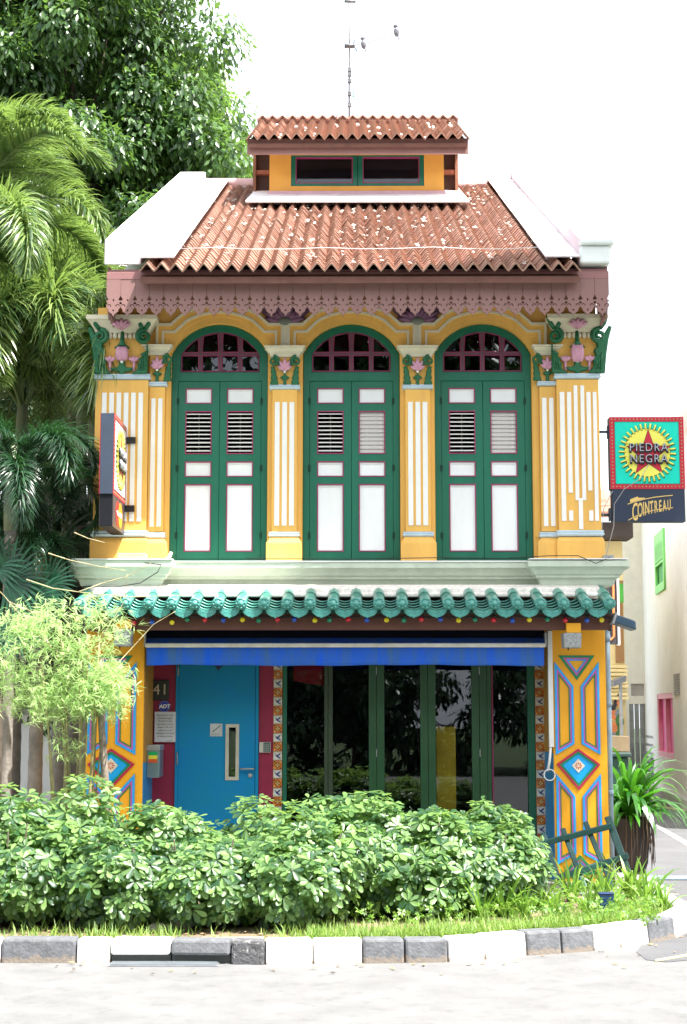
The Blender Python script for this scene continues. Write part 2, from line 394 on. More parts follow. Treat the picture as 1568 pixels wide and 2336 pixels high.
# side and rear walls with the recessed ground floor behind
b = MB()
b.box(XL, XL+.22, .222, WE, -.03, ZN); b.box(XR-.22, XR, .222, WE, -.03, WTOP-.02); b.box(XL+.22, XR-.22, WE-.22, WE, -.03, WTOP-.02)
put('side_wall', b.mesh('side_wall', mat('pale_side_render', (.80, .79, .76), .8, .06, 2, .15, 30)), house)
b = MB(); b.box(XL+.222, XR-.222, .23, 4.4, 2.62, 2.74); put('upper_floor', b.mesh('upper_floor', SOFF), house)
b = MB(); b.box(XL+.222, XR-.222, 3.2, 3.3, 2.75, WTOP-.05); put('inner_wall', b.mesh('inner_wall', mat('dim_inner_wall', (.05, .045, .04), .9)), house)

# ---------------------------------------------------------------- windows
def zz(v): return Z(v, .05)
louv_closed = mat('dusty_louvre_slat', (.60, .58, .55), .8, .1, 30, .1, dirt=.6, dcol=(.30, .30, .30))
HINGE = mat('hinge_iron', (.02, .07, .05), .4, metal=.6)
cache = {}
def cached(key, f):
    if key not in cache: cache[key] = f()
    return cache[key]
def lunette(x0, x1, inset=0.0, n=6):
    half = 91*S
    a = arc(0, half, zz(756), zz(806), 18)
    rise = zz(756)-zz(806); R = (half*half+rise*rise)/(2*rise); zc = zz(756)-R
    top = [(x1-inset+(x0-x1+2*inset)*i/n, zc+sqrt(max(0, (R-inset)**2-(x1-inset+(x0-x1+2*inset)*i/n)**2))) for i in range(n+1)]
    return top
def build_window(idx, cx, closed_right):
    fr_loops = [[(-HW+.004, ZB+.002), (HW-.004, ZB+.002)] + [(x, z-.004) for x, z in arc(0, HW-.004, ZT, ZS)[::-1]]]
    fr_loops.append([(-92*S, zz(849)), (92*S, zz(849)), (92*S, zz(808))] + lunette(-92*S, 92*S, 0, 14) + [(-92*S, zz(808))])
    fr_loops.append([(-97*S, zz(1276)), (97*S, zz(1276)), (97*S, zz(868)), (-97*S, zz(868))])
    win = put('window', cached('wf', lambda: flat('window', fr_loops, GREEN, .09, .003)), house, loc=(cx, .095, 0))
    # muntins: plate with eight pane holes, pane beads, panes
    cols = [-91*S, -46*S, 0, 46*S, 91*S]; g = 3.5*S
    cells = []
    for c in range(4):
        x0, x1 = cols[c]+(g if c else .004), cols[c+1]-(g if c < 3 else .004)
        cells.append([(x0, zz(846)), (x1, zz(846)), (x1, zz(809)), (x0, zz(809))])
        cells.append([(x0, zz(803)), (x1, zz(803))] + lunette(x0, x1, .006, 8))
    def mun():
        outer = [(-92*S, zz(849)), (92*S, zz(849)), (92*S, zz(808))] + lunette(-92*S, 92*S, 0, 14) + [(-92*S, zz(808))]
        return flat('muntin_grid', [outer]+cells, MAUVE, .03)
    put('muntin_grid', cached('mun', mun), win, loc=(cx, .088, 0))
    for k, cell in enumerate(cells):
        cxm = sum(p[0] for p in cell)/len(cell); czm = sum(p[1] for p in cell)/len(cell)
        def bead():
            inn = []
            for x, z in cell:
                dx, dz = cxm-x, czm-z; l = sqrt(dx*dx+dz*dz); inn.append((x+dx/l*.010, z+dz/l*.010))
            return MB().ring(cell, inn, -.008, .006).mesh('pane_bead', MAG)
        put('pane_bead', cached(('bead', k), bead), win, loc=(cx, .074, 0))
        put('pane', cached(('pane', k), lambda: MB().prism(cell, -.002, .002).mesh('pane', GLASSU)), win, loc=(cx, .095+rnd.uniform(-.002, .002), 0), rot=(rnd.uniform(-.006, .006), 0, rnd.uniform(-.004, .004)))
    # two shutters
    for sgn in (-1, 1):
        x0, x1 = (-96*S, -.0025) if sgn < 0 else (.0025, 96*S)
        pc = (-48.5 if sgn < 0 else 47.5)*S; hw = 30.5*S
        rows = [(920, 885), (1035, 937), (1087, 1052), (1258, 1104)]
        def leafm():
            lp = [[(x0, zz(1274.5)), (x1, zz(1274.5)), (x1, zz(869.5)), (x0, zz(869.5))]]
            for vb, vt in rows: lp.append([(pc-hw, zz(vb)), (pc+hw, zz(vb)), (pc+hw, zz(vt)), (pc-hw, zz(vt))])
            return flat('shutter', lp, GREEN, .045, .002)
        put('shutter', cached(('leaf', sgn), leafm), win, loc=(cx, .082, 0))
        for r, (vb, vt) in enumerate(rows):
            z0, z1 = zz(vb), zz(vt)
            def trim():
                a = [(pc-hw, z0), (pc+hw, z0), (pc+hw, z1), (pc-hw, z1)]; q = .009
                bb = [(pc-hw+q, z0+q), (pc+hw-q, z0+q), (pc+hw-q, z1-q), (pc-hw+q, z1-q)]
                return MB().ring(a, bb, -.012, .004).mesh('panel_trim', MAG)
            put('panel_trim', cached(('trim', sgn, r), trim), win, loc=(cx, .066, 0))
            if r != 1:
                def pan():
                    q = .010; m_ = MB(); m_.box(pc-hw+q, pc+hw-q, .012, .022, z0+q, z1-q)
                    w_ = .014
                    a = [(pc-hw+q, z0+q), (pc+hw-q, z0+q), (pc+hw-q, z1-q), (pc-hw+q, z1-q)]
                    bb = [(pc-hw+q+w_, z0+q+w_), (pc+hw-q-w_, z0+q+w_), (pc+hw-q-w_, z1-q-w_), (pc-hw+q+w_, z1-q-w_)]
                    m_.ring(a, bb, .004, .012)
                    return m_.mesh('shutter_panel', WHITE2)
                put('shutter_panel', cached(('pan', sgn, r), pan), win, loc=(cx, .062, 0))
            else:
                ns = 10; closed = closed_right and sgn > 0
                h = (z1-z0-.02)/ns
                for k in range(ns):
                    def slat():
                        m_ = MB()
                        if closed: m_.hexa([(pc-hw+.01, -.004, 0), (pc+hw-.01, -.004, 0), (pc+hw-.01, .004, .0), (pc-hw+.01, .004, .0), (pc-hw+.01, .010, h*1.08), (pc+hw-.01, .010, h*1.08), (pc+hw-.01, .016, h*1.08), (pc-hw+.01, .016, h*1.08)])
                        else: m_.hexa([(pc-hw+.01, -.016, 0), (pc+hw-.01, -.016, 0), (pc+hw-.01, .026, .012), (pc-hw+.01, .026, .012), (pc-hw+.01, -.016, .008), (pc+hw-.01, -.016, .008), (pc+hw-.01, .026, .020), (pc-hw+.01, .026, .020)])
                        return m_.mesh('louvre_slat', louv_closed if closed else WHITE)
                    put('louvre_slat', cached(('slat', sgn, closed), slat), win, loc=(cx, .076, z0+.012+k*h+(.0 if closed else h*.35)), rot=(rnd.uniform(-.05, .05), 0, 0))
                if not closed:
                    put('louvre_rod', cached(('rod', sgn), lambda: MB().box(pc-.004, pc+.004, .03, .036, z0+.01, z1-.01).mesh('louvre_rod', mat('rod_brown', (.2, .18, .15)))), win, loc=(cx, .076, 0))
        for vh in (915, 1068, 1222):
            def hin():
                m_ = MB()
                for q in range(3): m_.tube([(0, 0, -.03+q*.021), (0, 0, -.011+q*.021)], .006, 6)
                m_.box(-.012, .012, .004, .008, -.028, .03); return m_.mesh('hinge', HINGE)
            put('hinge', cached('hin', hin), win, loc=(cx+sgn*97*S, .044, zz(vh)))
for i, cx in enumerate(ARCX): build_window(i, cx, i > 0)

# ---------------------------------------------------------------- archivolts (shouldered hoods)
def hood(a, b, ys, bx, yd, yt, zb):
    """half width a, foot zb, shoulder height ys from a to b, diagonal to (bx, yd), arc to crown yt: left to right polyline"""
    left = [(-a, zb), (-a, ys), (-b, ys), (-bx, yd)]
    rise = yt-yd; R = (bx*bx+rise*rise)/(2*rise); zc = yt-R
    mid = [(x, zc+sqrt(R*R-x*x)) for x in [-bx+2*bx*i/16 for i in range(1, 16)]]
    return left + mid + [(-x, z) for x, z in left[::-1]]
zh = lambda v: Z(v, -.03)
ZF = zh(800)
H0_ = hood(147*S, 114*S, zh(737), 84*S, zh(711), zh(692), ZF)
H1_ = hood(142*S, 112*S, zh(743), 84*S, zh(718), zh(699), ZF)
H2_ = hood(133.5*S, 105*S, zh(754), 78*S, zh(729), zh(709), ZF)
H3_ = hood(128.5*S, 102*S, zh(759), 76*S, zh(734), zh(714), ZF)
H4_ = hood(120*S, 96*S, zh(768), 72*S, zh(743), zh(722), ZF)
def arch_in():
    rise = ZT-ZS; R = (HW*HW+rise*rise)/(2*rise); zc = ZT-R
    pts = [(-HW, ZF)]
    for x in [-HW+2*HW*i/20 for i in range(1, 20)]: pts.append((x, zc+sqrt(R*R-x*x)))
    return pts + [(HW, ZF)]
A_ = arch_in()
# resample the hood 4 line to the arch's count for the inner fascia
while len(A_) < len(H4_): A_.insert(len(A_)//2, A_[len(A_)//2])
A2 = [((HW-.001)*(-1 if i < 2 else 1) if i < 2 or i > len(H4_)-3 else H4_[i][0]*HW/(120*S)*1.0, ZF) for i in range(len(H4_))]
rise = ZT-ZS; R_ = (HW*HW+rise*rise)/(2*rise); zc_ = ZT-R_
A3 = []
for i, (x, z) in enumerate(H4_):
    xx = max(-HW+.002, min(HW-.002, x*HW/(120*S))); zt = zc_+sqrt(R_*R_-xx*xx)
    A3.append((xx, max(ZF if i in (0, len(H4_)-1) else zt, ZF)))
for ci, cx in enumerate(ARCX):
    hp = put('arch_hood', cached('h12', lambda: MB().band(H2_, H1_, 0, .05).mesh('arch_hood', YEL)), house, loc=(cx, -.036, 0))
    put('hood_rim', cached('h01', lambda: MB().band(H1_, H0_, 0, .05).mesh('hood_rim', CREAM)), hp, loc=(cx, -.05, 0))
    put('hood_line', cached('h23', lambda: MB().band(H3_, H2_, 0, .05).mesh('hood_line', CREAM)), hp, loc=(cx, -.045, 0))
    put('hood_step', cached('h34', lambda: MB().band(H4_, H3_, 0, .05).mesh('hood_step', YEL)), hp, loc=(cx, -.030, 0))
    put('hood_face', cached('h4a', lambda: MB().band(A3, H4_, 0, .05).mesh('hood_face', YEL)), hp, loc=(cx, -.020, 0))
# cream keys and purple shell fans between the hoods
for k, um in enumerate((650.5, 953)):
    c = px(um, 760)
    put('cream_key', MB().box(c-7*S, c+7*S, -.047, -.0, zh(790), zh(738)).mesh('cream_key', CREAM), house)
    fan = put('shell_fan', MB().prism([(c-30*S, zh(733)), (c+30*S, zh(733)), (c+58*S, zh(708)), (c+50*S, zh(680)), (c-50*S, zh(680)), (c-58*S, zh(708))], -.02, 0).mesh('shell_fan', PURP), house)
    for q in range(9):
        a = radians(15+q*18.75); l = 50*S*(1.0 if q % 2 else .85)
        x1_, z1_ = c+cos(a)*l*1.15, zh(735)+sin(a)*l*.85
        m_ = MB(); m_.tube([(c+cos(a)*.03, -.03, zh(735)+sin(a)*.03), (c+(x1_-c)*.6, -.045, zh(735)+(z1_-zh(735))*.6), (x1_, -.03, z1_)], [.012, .03, .008], 7)
        put('shell_rib', m_.mesh('shell_rib', mat('purple_shell_rib', (.19, .09, .16), .7)), fan)
    put('shell_heart', MB().ball((c, -.04, zh(733)), 13*S, sq=(1.3, .5, .8)).mesh('shell_heart', mat('grey_green_heart', (.16, .18, .15))), fan)

# ---------------------------------------------------------------- pilasters
def necking(x0, x1, z, h, yf, m_=LBLUE, yb=0.0):
    return MB().sweep(x0, x1, yb, [(0, z), (.014, z+h*.1), (.022, z+h*.3), (.022, z+h*.45), (.012, z+h*.55), (.018, z+h*.75), (.018, z+h*.95), (0, z+h)], yf, 0)
def flutes(parent, spans, yf):
    for x0, x1, z0, z1 in spans:
        put('flute', MB().box(x0, x1, yf-.008, yf+.002, z0, z1).mesh('flute', WHITE), parent, bevel=.003)
def spiral(cx, cz, r0, turns, y, rt, start=0, d=1, n=22):
    pts = []; rr = []
    for i in range(n+1):
        t = i/n; a = start+d*t*turns*2*pi; r = r0*(1-.85*t)
        pts.append((cx+cos(a)*r, y-.006*t, cz+sin(a)*r)); rr.append(rt*(1-.55*t))
    return pts, rr
def lily(parent, cx, cz, s_, y, petals=5):
    """pink lily with spread petals; cz is the foot of the flower, s_ its height"""
    m_ = MB()
    for a, l in ((90, 1.0), (62, .82), (118, .82), (32, .62), (148, .62))[:petals]:
        A_r = radians(a); e = (cx+cos(A_r)*l*s_, cz+sin(A_r)*l*s_)
        m_.tube([(cx, y, cz), (cx+(e[0]-cx)*.55, y-.012, cz+(e[1]-cz)*.62), (e[0], y-.004, e[1])], [.25*s_*.35, .17*s_, .05*s_], 7)
    f = put('lily', m_.mesh('lily', PINKF), parent)
    return f
def leaf_shape(x, z, h, wd, lean):      # an acanthus like upright leaf with a scalloped edge
    L_ = []; R2 = []
    for i in range(9):
        t = i/8; cxx = x+lean*t*t; ww = wd*(1-t*.55)*(1+.22*sin(t*8*pi/1.3))
        L_.append((cxx-ww/2, z+h*t)); R2.append((cxx+ww/2, z+h*t))
    return R2 + [(x+lean*1.35, z+h*1.04)] + L_[::-1]
def capital(cx, yf, v0, v1, hw_in, hw_out, narrow_side=0):
    """small capital between the windows: abacus, two volutes, lily, leaves"""
    z0, z1 = Z(v1, yf), Z(v0, yf); h = z1-z0
    ab = MB(); zt = z1; hb = h*.27
    ab.sweep(cx-hw_in, cx+hw_in, 0, [(.0, zt-hb), (.012, zt-hb), (.02, zt-hb*.72), (.045, zt-hb*.45), (.052, zt-hb*.35), (.052, zt-hb*.22), (.07, zt-hb*.18), (.07, zt)], yf)
    cap = put('capital', ab.mesh('capital', CREAM), house)
    put('capital_bell', MB().box(cx-hw_in+.004, cx+hw_in-.004, yf+.006, 0, z0, zt-hb).mesh('capital_bell', YEL), cap)
    zb = zt-hb
    for d in (-1, 1):
        if narrow_side and d == narrow_side: continue
        m_ = MB(); p_, r_ = spiral(cx+d*26*S, zb-10*S, 11.5*S, 1.5, yf-.025, .017, start=pi/2, d=d)
        m_.tube(p_, r_, 7)
        stem = [(cx+d*26*S, yf-.025, zb+1.0*S), (cx+d*15*S, yf-.022, zb-6*S), (cx+d*12*S, yf-.02, zb-22*S), (cx+d*6*S, yf-.02, zb-32*S), (cx, yf-.02, zb-35*S)]
        m_.tube(stem, [.017, .015, .012, .011, .009], 7)
        put('scroll', m_.mesh('scroll', GRN2), cap)
        put('acanthus_leaf', flat('acanthus_leaf', [leaf_shape(cx+d*24*S, z0+.002, 40*S, 16*S, d*4*S)], GRN2, .04, .008), cap, loc=(0, yf-.012, 0))
    lily(cap, cx, zb-33*S, 30*S, yf-.028)
    put('bud_ball', MB().ball((cx, yf-.03, zb-36*S), 3*S).mesh('bud_ball', WHITE), cap)
    put('stem_leaf', flat('stem_leaf', [[(cx-3*S, z0), (cx+3*S, z0), (cx+3*S, z0+12*S), (cx+10*S, z0+17*S), (cx+2*S, z0+22*S), (cx, z0+30*S), (cx-2*S, z0+22*S), (cx-10*S, z0+17*S), (cx-3*S, z0+12*S)]], GRN2, .03, .006), cap, loc=(0, yf-.01, 0))
    return cap
for um in (650, 953.5):
    c = px(um); yf = -.07
    b = MB(); hw = 38*S
    b.box(c-hw, c+hw, -.012, 0, Z(1226, 0), Z(815, 0)); b.box(c-28.5*S, c+28.5*S, yf, -.012, Z(1213, yf), Z(888, yf))
    pil = put('pilaster', b.mesh('pilaster', YEL), house, bevel=.004)
    z0, z1 = Z(1199, yf), Z(917, yf)
    flutes(pil, [(c+(d-5.6)*S, c+(d+5.6)*S, z0, z1) for d in (-17, 0, 16.5)], yf)
    put('necking', necking(c-30*S, c+30*S, Z(888, yf), 11*S, yf).mesh('necking', LBLUE), pil)
    put('base_ring', necking(c-30*S, c+30*S, Z(1225, yf), 12*S, yf).mesh('base_ring', LBLUE), pil)
    bs = MB(); bs.sweep(c-30*S, c+30*S, 0, [(.043, ZB-.004), (.043, ZB+46*S), (.035, ZB+50*S), (.025, ZB+53*S), (.01, ZB+60*S), (0, ZB+62*S)], yf)
    put('pilaster_base', bs.mesh('pilaster_base', YEL), pil, bevel=.005)
    capital(c, yf, 791, 878, 30*S, 52*S)

def big_corner(side):
    """corner pier: narrow pilaster beside the window and wide pilaster at the corner; side -1 left, +1 right"""
    yn, yw = -.06, -.11
    if side < 0: n0, n1, w0, w1 = px(340), px(376), XL, px(339)
    else: n0, n1, w0, w1 = px(1232), px(1269), px(1269.5), XR
    b = MB()
    b.box(min(n0, n1), max(n0, n1), yn, 0, Z(1213, yn), Z(882, yn))
    e0, e1 = (n1+.001, px(384)) if side < 0 else (px(1219), n0-.001)
    b.box(e0, e1, -.012, 0, Z(1226, 0), Z(800, 0))
    pn = put('pilaster', b.mesh('pilaster', YEL), house, bevel=.003)
    zt, zb = Z(908, yn), Z(1201, yn)
    wd = n1-n0
    flutes(pn, [(n0+wd*.14, n0+wd*.42, zb, zt), (n0+wd*.58, n0+wd*.86, zb, zt)], yn)
    put('necking', necking(n0, n1, Z(881, yn), 11*S, yn).mesh('necking', LBLUE), pn)
    put('base_ring', necking(n0, n1+.0, Z(1227, yn), 13*S, yn).mesh('base_ring', LBLUE), pn)
    bs = MB(); bs.sweep(n0, n1, 0, [(.04, ZB-.004), (.04, ZB+46*S), (.03, ZB+52*S), (0, ZB+60*S)], yn); put('pilaster_base', bs.mesh('pilaster_base', YEL), pn, bevel=.005)
    # wide one
    b = MB(); b.box(w0, w1, yw, 0, Z(1212, yw), Z(866, yw))
    pw = put('pilaster', b.mesh('pilaster', YEL), house, bevel=.004)
    ww = w1-w0; zt, zb = Z(895, yw), Z(1189, yw)
    if side < 0:
        sp = []
        for k in range(6):
            xa = w0+ww*(.13+k*.138); sp.append((xa, xa+ww*.088, zb, zt))
        flutes(pw, sp, yw)
    else:
        zc = Z(1125, yw); zd = Z(1165, yw); zt2 = Z(880, yw); ze = Z(1137, yw)
        x = lambda f: w0+ww*f
        flutes(pw, [(x(.07), x(.18), zb, zt), (x(.24), x(.34), zc, zt), (x(.40), x(.49), ze, zt2), (x(.56), x(.65), ze, zt2), (x(.70), x(.80), zc+.02, zt), (x(.85), x(.94), zb, zt),
                    (x(.24), x(.34), zb, zd), (x(.71), x(.81), zb, zd), (x(.47), x(.57), Z(1208, yw), ze-.02)], yw)
        put('flute_bar', MB().box(x(.40), x(.65), yw-.009, yw, ze-.02, ze).mesh('flute_bar', WHITE), pw)
    put('necking', necking(w0, w1, Z(865, yw), 13*S, yw).mesh('necking', LBLUE), pw)
    put('base_ring', necking(w0, w1, Z(1224, yw), 14*S, yw).mesh('base_ring', LBLUE), pw)
    bs = MB(); bs.sweep(w0, w1, 0, [(.022, ZB-.004), (.022, ZB+50*S), (.018, ZB+54*S), (0, ZB+60*S)], yw); put('pilaster_base', bs.mesh('pilaster_base', YEL), pw, bevel=.005)
    # narrow capital
    capital((n0+n1)/2, yn, 788 if side < 0 else 790, 869, (n1-n0)/2, 40*S, narrow_side=side)
    # big capital
    z0, z1 = Z(852, yw), Z(722, yw); h = z1-z0; cx = (w0+w1)/2; hwid = ww/2
    ab = MB(); hb = 38*S
    ab.sweep(w0+.01, w1-.01, .02, [(0, z1-hb), (.02, z1-hb), (.03, z1-hb*.8), (.06, z1-hb*.5), (.085, z1-hb*.3), (.095, z1-hb*.26), (.095, z1)], yw)
    cap = put('capital', ab.mesh('capital', CREAM), house)
    b = MB(); b.box(w0+.012, w1-.012, yw+.012, 0, z0, z1-hb); put('capital_bell', b.mesh('capital_bell', YEL), cap)
    b = MB(); b.box(w0+.002, w1-.02, -.06, 0, z1+.002, ZN-.002 if side < 0 else WTOP-.01); put('pier_top', b.mesh('pier_top', YEL), cap)
    zl = z1-hb
    for k in range(8):
        xx = cx+(k-3.5)*11.5*S
        put('lappet', cached('lap', lambda: MB().tube([(0, 0, 0), (0, -.006, -10*S), (0, 0, -14*S)], [5.5*S, 5.4*S, 2.5*S], 7).mesh('lappet', CREAM)), cap, loc=(xx, yw+.002, zl))
    for d in (-1, 1):
        m_ = MB(); vx = cx+d*50*S
        p_, r_ = spiral(vx, zl-10*S, 17*S, 1.6, yw-.03, .027, start=pi/2, d=d)
        m_.tube(p_, r_, 8)
        m_.tube([(vx+d*2*S, yw-.03, zl+6*S), (vx+d*11*S, yw-.05, zl+20*S), (vx+d*20*S, yw-.055, zl+36*S)], [.02, .026, .010], 7)
        if d == -side: m_.tube([(vx-d*2*S, yw-.03, zl+4*S), (vx-d*8*S, yw-.05, zl+18*S), (vx-d*6*S, yw-.05, zl+30*S)], [.018, .024, .012], 7)
        put('scroll', m_.mesh('scroll', GRN2), cap)
        shp = [(61, 0), (26, 0), (33, 7), (38, 18), (37, 34), (43, 40), (39, 52), (47, 60), (44, 72), (58, 84), (66, 96), (73, 108), (79, 106), (71, 78), (65, 40)]
        if d == -side: shp = [(x_ if x_ < 60 else 58, z_*.62) for x_, z_ in shp]
        pl_ = [(cx+d*x_*S, z0+z_*S+.001) for x_, z_ in shp]
        put('acanthus_leaf', flat('acanthus_leaf', [pl_ if d < 0 else pl_[::-1]], GRN2, .07, .010), cap, loc=(0, yw-.012, 0))
        m_ = MB()
        for q_ in range(3): m_.tube([(cx+d*(40+q_*6)*S, yw-.05, z0+6*S), (cx+d*(44+q_*5)*S, yw-.056, z0+(24+q_*6)*S), (cx+d*(47+q_*4)*S, yw-.045, z0+(36+q_*5)*S)], [.006, .011, .005], 5)
        put('leaf_vein', m_.mesh('leaf_vein', GRN2), cap)
        m_ = MB(); m_.tube([(cx+d*46*S, yw-.02, z0+.003), (cx+d*36*S, yw-.02, z0+8*S), (cx+d*33*S, yw-.02, z0+2*S)], [.02, .02, .01], 6)
        put('curled_leaf', m_.mesh('curled_leaf', GRN2), cap)
        # side lily on its stalk
        m_ = MB(); fx = cx+d*27*S; fz = z0+6*S
        m_.tube([(fx, yw-.015, fz), (fx+d*1*S, yw-.02, fz+22*S)], [.010, .014], 6)
        for a in (40, 90, 140):
            A_r = radians(a); m_.tube([(fx+d*S, yw-.02, fz+20*S), (fx+cos(A_r)*9*S, yw-.035, fz+22*S+sin(A_r)*9*S), (fx+cos(A_r)*15*S, yw-.03, fz+(21+sin(A_r)*12)*S)], [.012, .02, .012], 6)
        put('side_lily', m_.mesh('side_lily', PINKF), cap)
    # middle bud
    m_ = MB(); bz = zl-50*S
    for k in range(5):
        a = (k-2)*.30; m_.ball((cx+sin(a)*14*S, yw-.02-cos(a)*.02, bz), 13*S, sq=(.55, .9, 1.3 if side < 0 else 1.7), seg=8, rg=8)
    put('bud', m_.mesh('bud', PINKF), cap)
    m_ = MB(); m_.tube([(cx, yw-.02, zl+2*S), (cx, yw-.03, zl-22*S), (cx, yw-.03, zl-33*S)], [.014, .022, .045], 8)
    for d in (-1, 0, 1): m_.tube([(cx, yw-.03, zl-28*S), (cx+d*17*S, yw-.03, zl-37*S)], [.02, .008], 6)
    put('bud_cup', m_.mesh('bud_cup', GRN2), cap)
    put('bud_ball', MB().ball((cx, yw-.03, bz-19*S), 4*S).mesh('bud_ball', WHITE), cap)
    put('stem_leaf', flat('stem_leaf', [[(cx-5*S, z0), (cx+5*S, z0), (cx+6*S, z0+5*S), (cx+16*S, z0+5*S), (cx+28*S, z0+13*S), (cx+14*S, z0+13*S), (cx+7*S, z0+17*S), (cx+5*S, z0+28*S), (cx-5*S, z0+28*S), (cx-7*S, z0+17*S), (cx-14*S, z0+13*S), (cx-28*S, z0+13*S), (cx-16*S, z0+5*S), (cx-6*S, z0+5*S)]], GRN2, .04, .008), cap, loc=(0, yw-.012, 0))
    m_ = MB()
    for a in (90, 55, 125, 30, 150):
        A_r = radians(a); m_.tube([(cx, yw-.06, zl+6*S), (cx+cos(A_r)*14*S, yw-.10, zl+6*S+sin(A_r)*14*S), (cx+cos(A_r)*24*S, yw-.10, zl+8*S+sin(A_r)*20*S)], [.012, .022, .012], 6)
    put('crown_lily', m_.mesh('crown_lily', PINKF), cap)
big_corner(-1); big_corner(1)

# ---------------------------------------------------------------- ledge under the windows
zt = ZB-.003; zb = ZL0
hL = zt-zb
prof = lambda o, q=0.0: [(o*.35, zb), (o*.4, zb+hL*.10), (o*.45, zb+hL*.28), (o*.62, zb+hL*.33), (o*.62, zb+hL*.42), (o*.72, zb+hL*.47), (o*.80, zb+hL*.62), (o*.9, zb+hL*.72), (o, zb+hL*.76), (o, zb+hL+q)]
b = MB(); b.sweep(XL+.03, XR-.03, 0, prof(.26), 0.0)
led = put('window_ledge', b.mesh('window_ledge', CORN), house, bevel=.004)
b = MB(); b.sweep(XL, px(362), 0, prof(.20, .01), -.20); put('ledge_end', b.mesh('ledge_end', CORN), led, bevel=.004)
b = MB(); b.sweep(px(1240), XR, 0, prof(.20, .002), -.20); put('ledge_end', b.mesh('ledge_end', CORN), led, bevel=.004)
b = MB(); b.box(XL-.02, XR+.02, -.27, 0, zt+.001, zt+.014)
for x0, x1 in ((XL-.19, px(362)+.19), (px(1240)-.19, XR+.19)): b.box(x0, x1, -.41, -.271, zt+.012, zt+.022)
put('ledge_top', b.mesh('ledge_top', WHITE), led)

# ---------------------------------------------------------------- green glazed tile canopy
YF, YB = -.80, -.27
zf, zk = Z(1378, YF), Z(1347, YB)
slope = Vector((0, YB-YF, zk-zf)); sl_len = slope.length
b = MB(); x0c, x1c = X(172, 1370, YF), X(1400, 1370, YF)
b.hexa([(x0c, YF+.10, zf-.08), (x1c, YF+.10, zf-.08), (x1c, YB, zk-.12), (x0c, YB, zk-.12), (x0c, YF+.10, zf-.042), (x1c, YF+.10, zf-.042), (x1c, YB, zk-.075), (x0c, YB, zk-.075)])
can = put('tile_canopy', b.mesh('tile_canopy', mat('canopy_bed', (.015, .07, .06), .6)), house)
b = MB(); q0_, q1_ = Vector((0, YF, zf))+slope*.66, Vector((0, YF, zf))+slope*1.0
b.hexa([(x0c+.04, q0_.y, q0_.z-.02), (x1c-.04, q0_.y, q0_.z-.02), (x1c-.04, q1_.y+.03, q1_.z-.02), (x0c+.04, q1_.y+.03, q1_.z-.02), (x0c+.04, q0_.y, q0_.z+.012), (x1c-.04, q0_.y, q0_.z+.012), (x1c-.04, q1_.y+.03, q1_.z+.016), (x0c+.04, q1_.y+.03, q1_.z+.016)])
put('mortar_bed', b.mesh('mortar_bed', MORT), can, bevel=.01)
b = MB(); b.prism_x([(YB-.13, zk-.05), (0, zk-.05), (0, zb+.0-.002), (YB+.10, zb-.002), (YB+.03, zk+.055), (YB-.12, zk+.012)], x0c+.05, x1c-.05)
put('mortar_cap', b.mesh('mortar_cap', MORT), can, bevel=.01)
ncap = 24; r = .053
caps_x = [X(181+i*52.65, 1372, YF) for i in range(ncap)]
def covtile(L_, r0, r1):
    m_ = MB(); seg = 12; vv = []
    for yy, rr in ((0, r0), (.02, r0*1.02), (L_, r1)):
        for k in range(seg+1):
            a = pi*k/seg; vv.append((cos(a)*rr, yy, sin(a)*rr*1.05))
        for k in range(seg+1):
            a = pi*(1-k/seg); vv.append((cos(a)*(rr-.012), yy, sin(a)*(rr-.012)*1.05))
    n = 2*(seg+1); fs = []
    for i in range(2):
        for k in range(n): fs.append((i*n+k, i*n+(k+1) % n, (i+1)*n+(k+1) % n, (i+1)*n+k))
    for i in (0, 2):
        for k in range(seg): fs.append((i*n+k, i*n+k+1, i*n+n-2-k, i*n+n-1-k))
    return m_.add(vv, fs, 0, True).mesh('cover_tile', GLZ)
def endcap():
    m_ = MB(); m_.lathe([(r*.2, -.0), (r*.98, 0), (r*1.02, .006), (r*1.02, .02)], seg=20)
    m_.lathe([(r*.99, -.008), (r*.99, 0)], seg=20); m_.lathe([(r*.5, -.014), (r*.55, -.008)], seg=12)
    for k in range(8):
        a = k*pi/4; m_.ball((cos(a)*r*.7, sin(a)*r*.7, -.008), .011, seg=6, rg=4, sq=(1, 1, .4))
    m_.ball((0, 0, -.012), .018, seg=8, rg=4, sq=(1, 1, .4))
    me_ = m_.mesh('tile_end', GLZ2); me_.transform(Matrix.Rotation(-pi/2, 4, 'X')); return me_
ang = atan2(slope.z, slope.y)
CV = covtile(.30, r, r*.93); EC = endcap()
for x in caps_x:
    for k in range(2):
        p = Vector((x, YF, zf-r*.15))+slope*(k*.5)
        put('cover_tile', CV, can, loc=(x+rnd.uniform(-.004, .004), p.y, p.z), rot=(ang, 0, rnd.uniform(-.02, .02)))
    put('tile_end', EC, can, loc=(x, YF-.002, zf+.004), rot=(0, rnd.uniform(0, 6), 0))
pit = (caps_x[-1]-caps_x[0])/(ncap-1); hwp = pit/2-.012
def pan():
    m_ = MB(); seg = 8; vv = []
    for yy, dz in ((0, 0), (.13, 0)):
        for off in (0, -.012):
            for k in range(seg+1):
                t = -1+2*k/seg; vv.append((t*hwp, yy, -.045*(1-t*t)+off))
    n = seg+1; fs = []
    for k in range(seg):
        fs += [(k, k+1, 2*n+k+1, 2*n+k), (n+k, 3*n+k, 3*n+k+1, n+k+1), (k, n+k, n+k+1, k+1), (2*n+k, 2*n+k+1, 3*n+k+1, 3*n+k)]
    return m_.add(vv, fs, 0, True).mesh('pan_tile', GLZ)
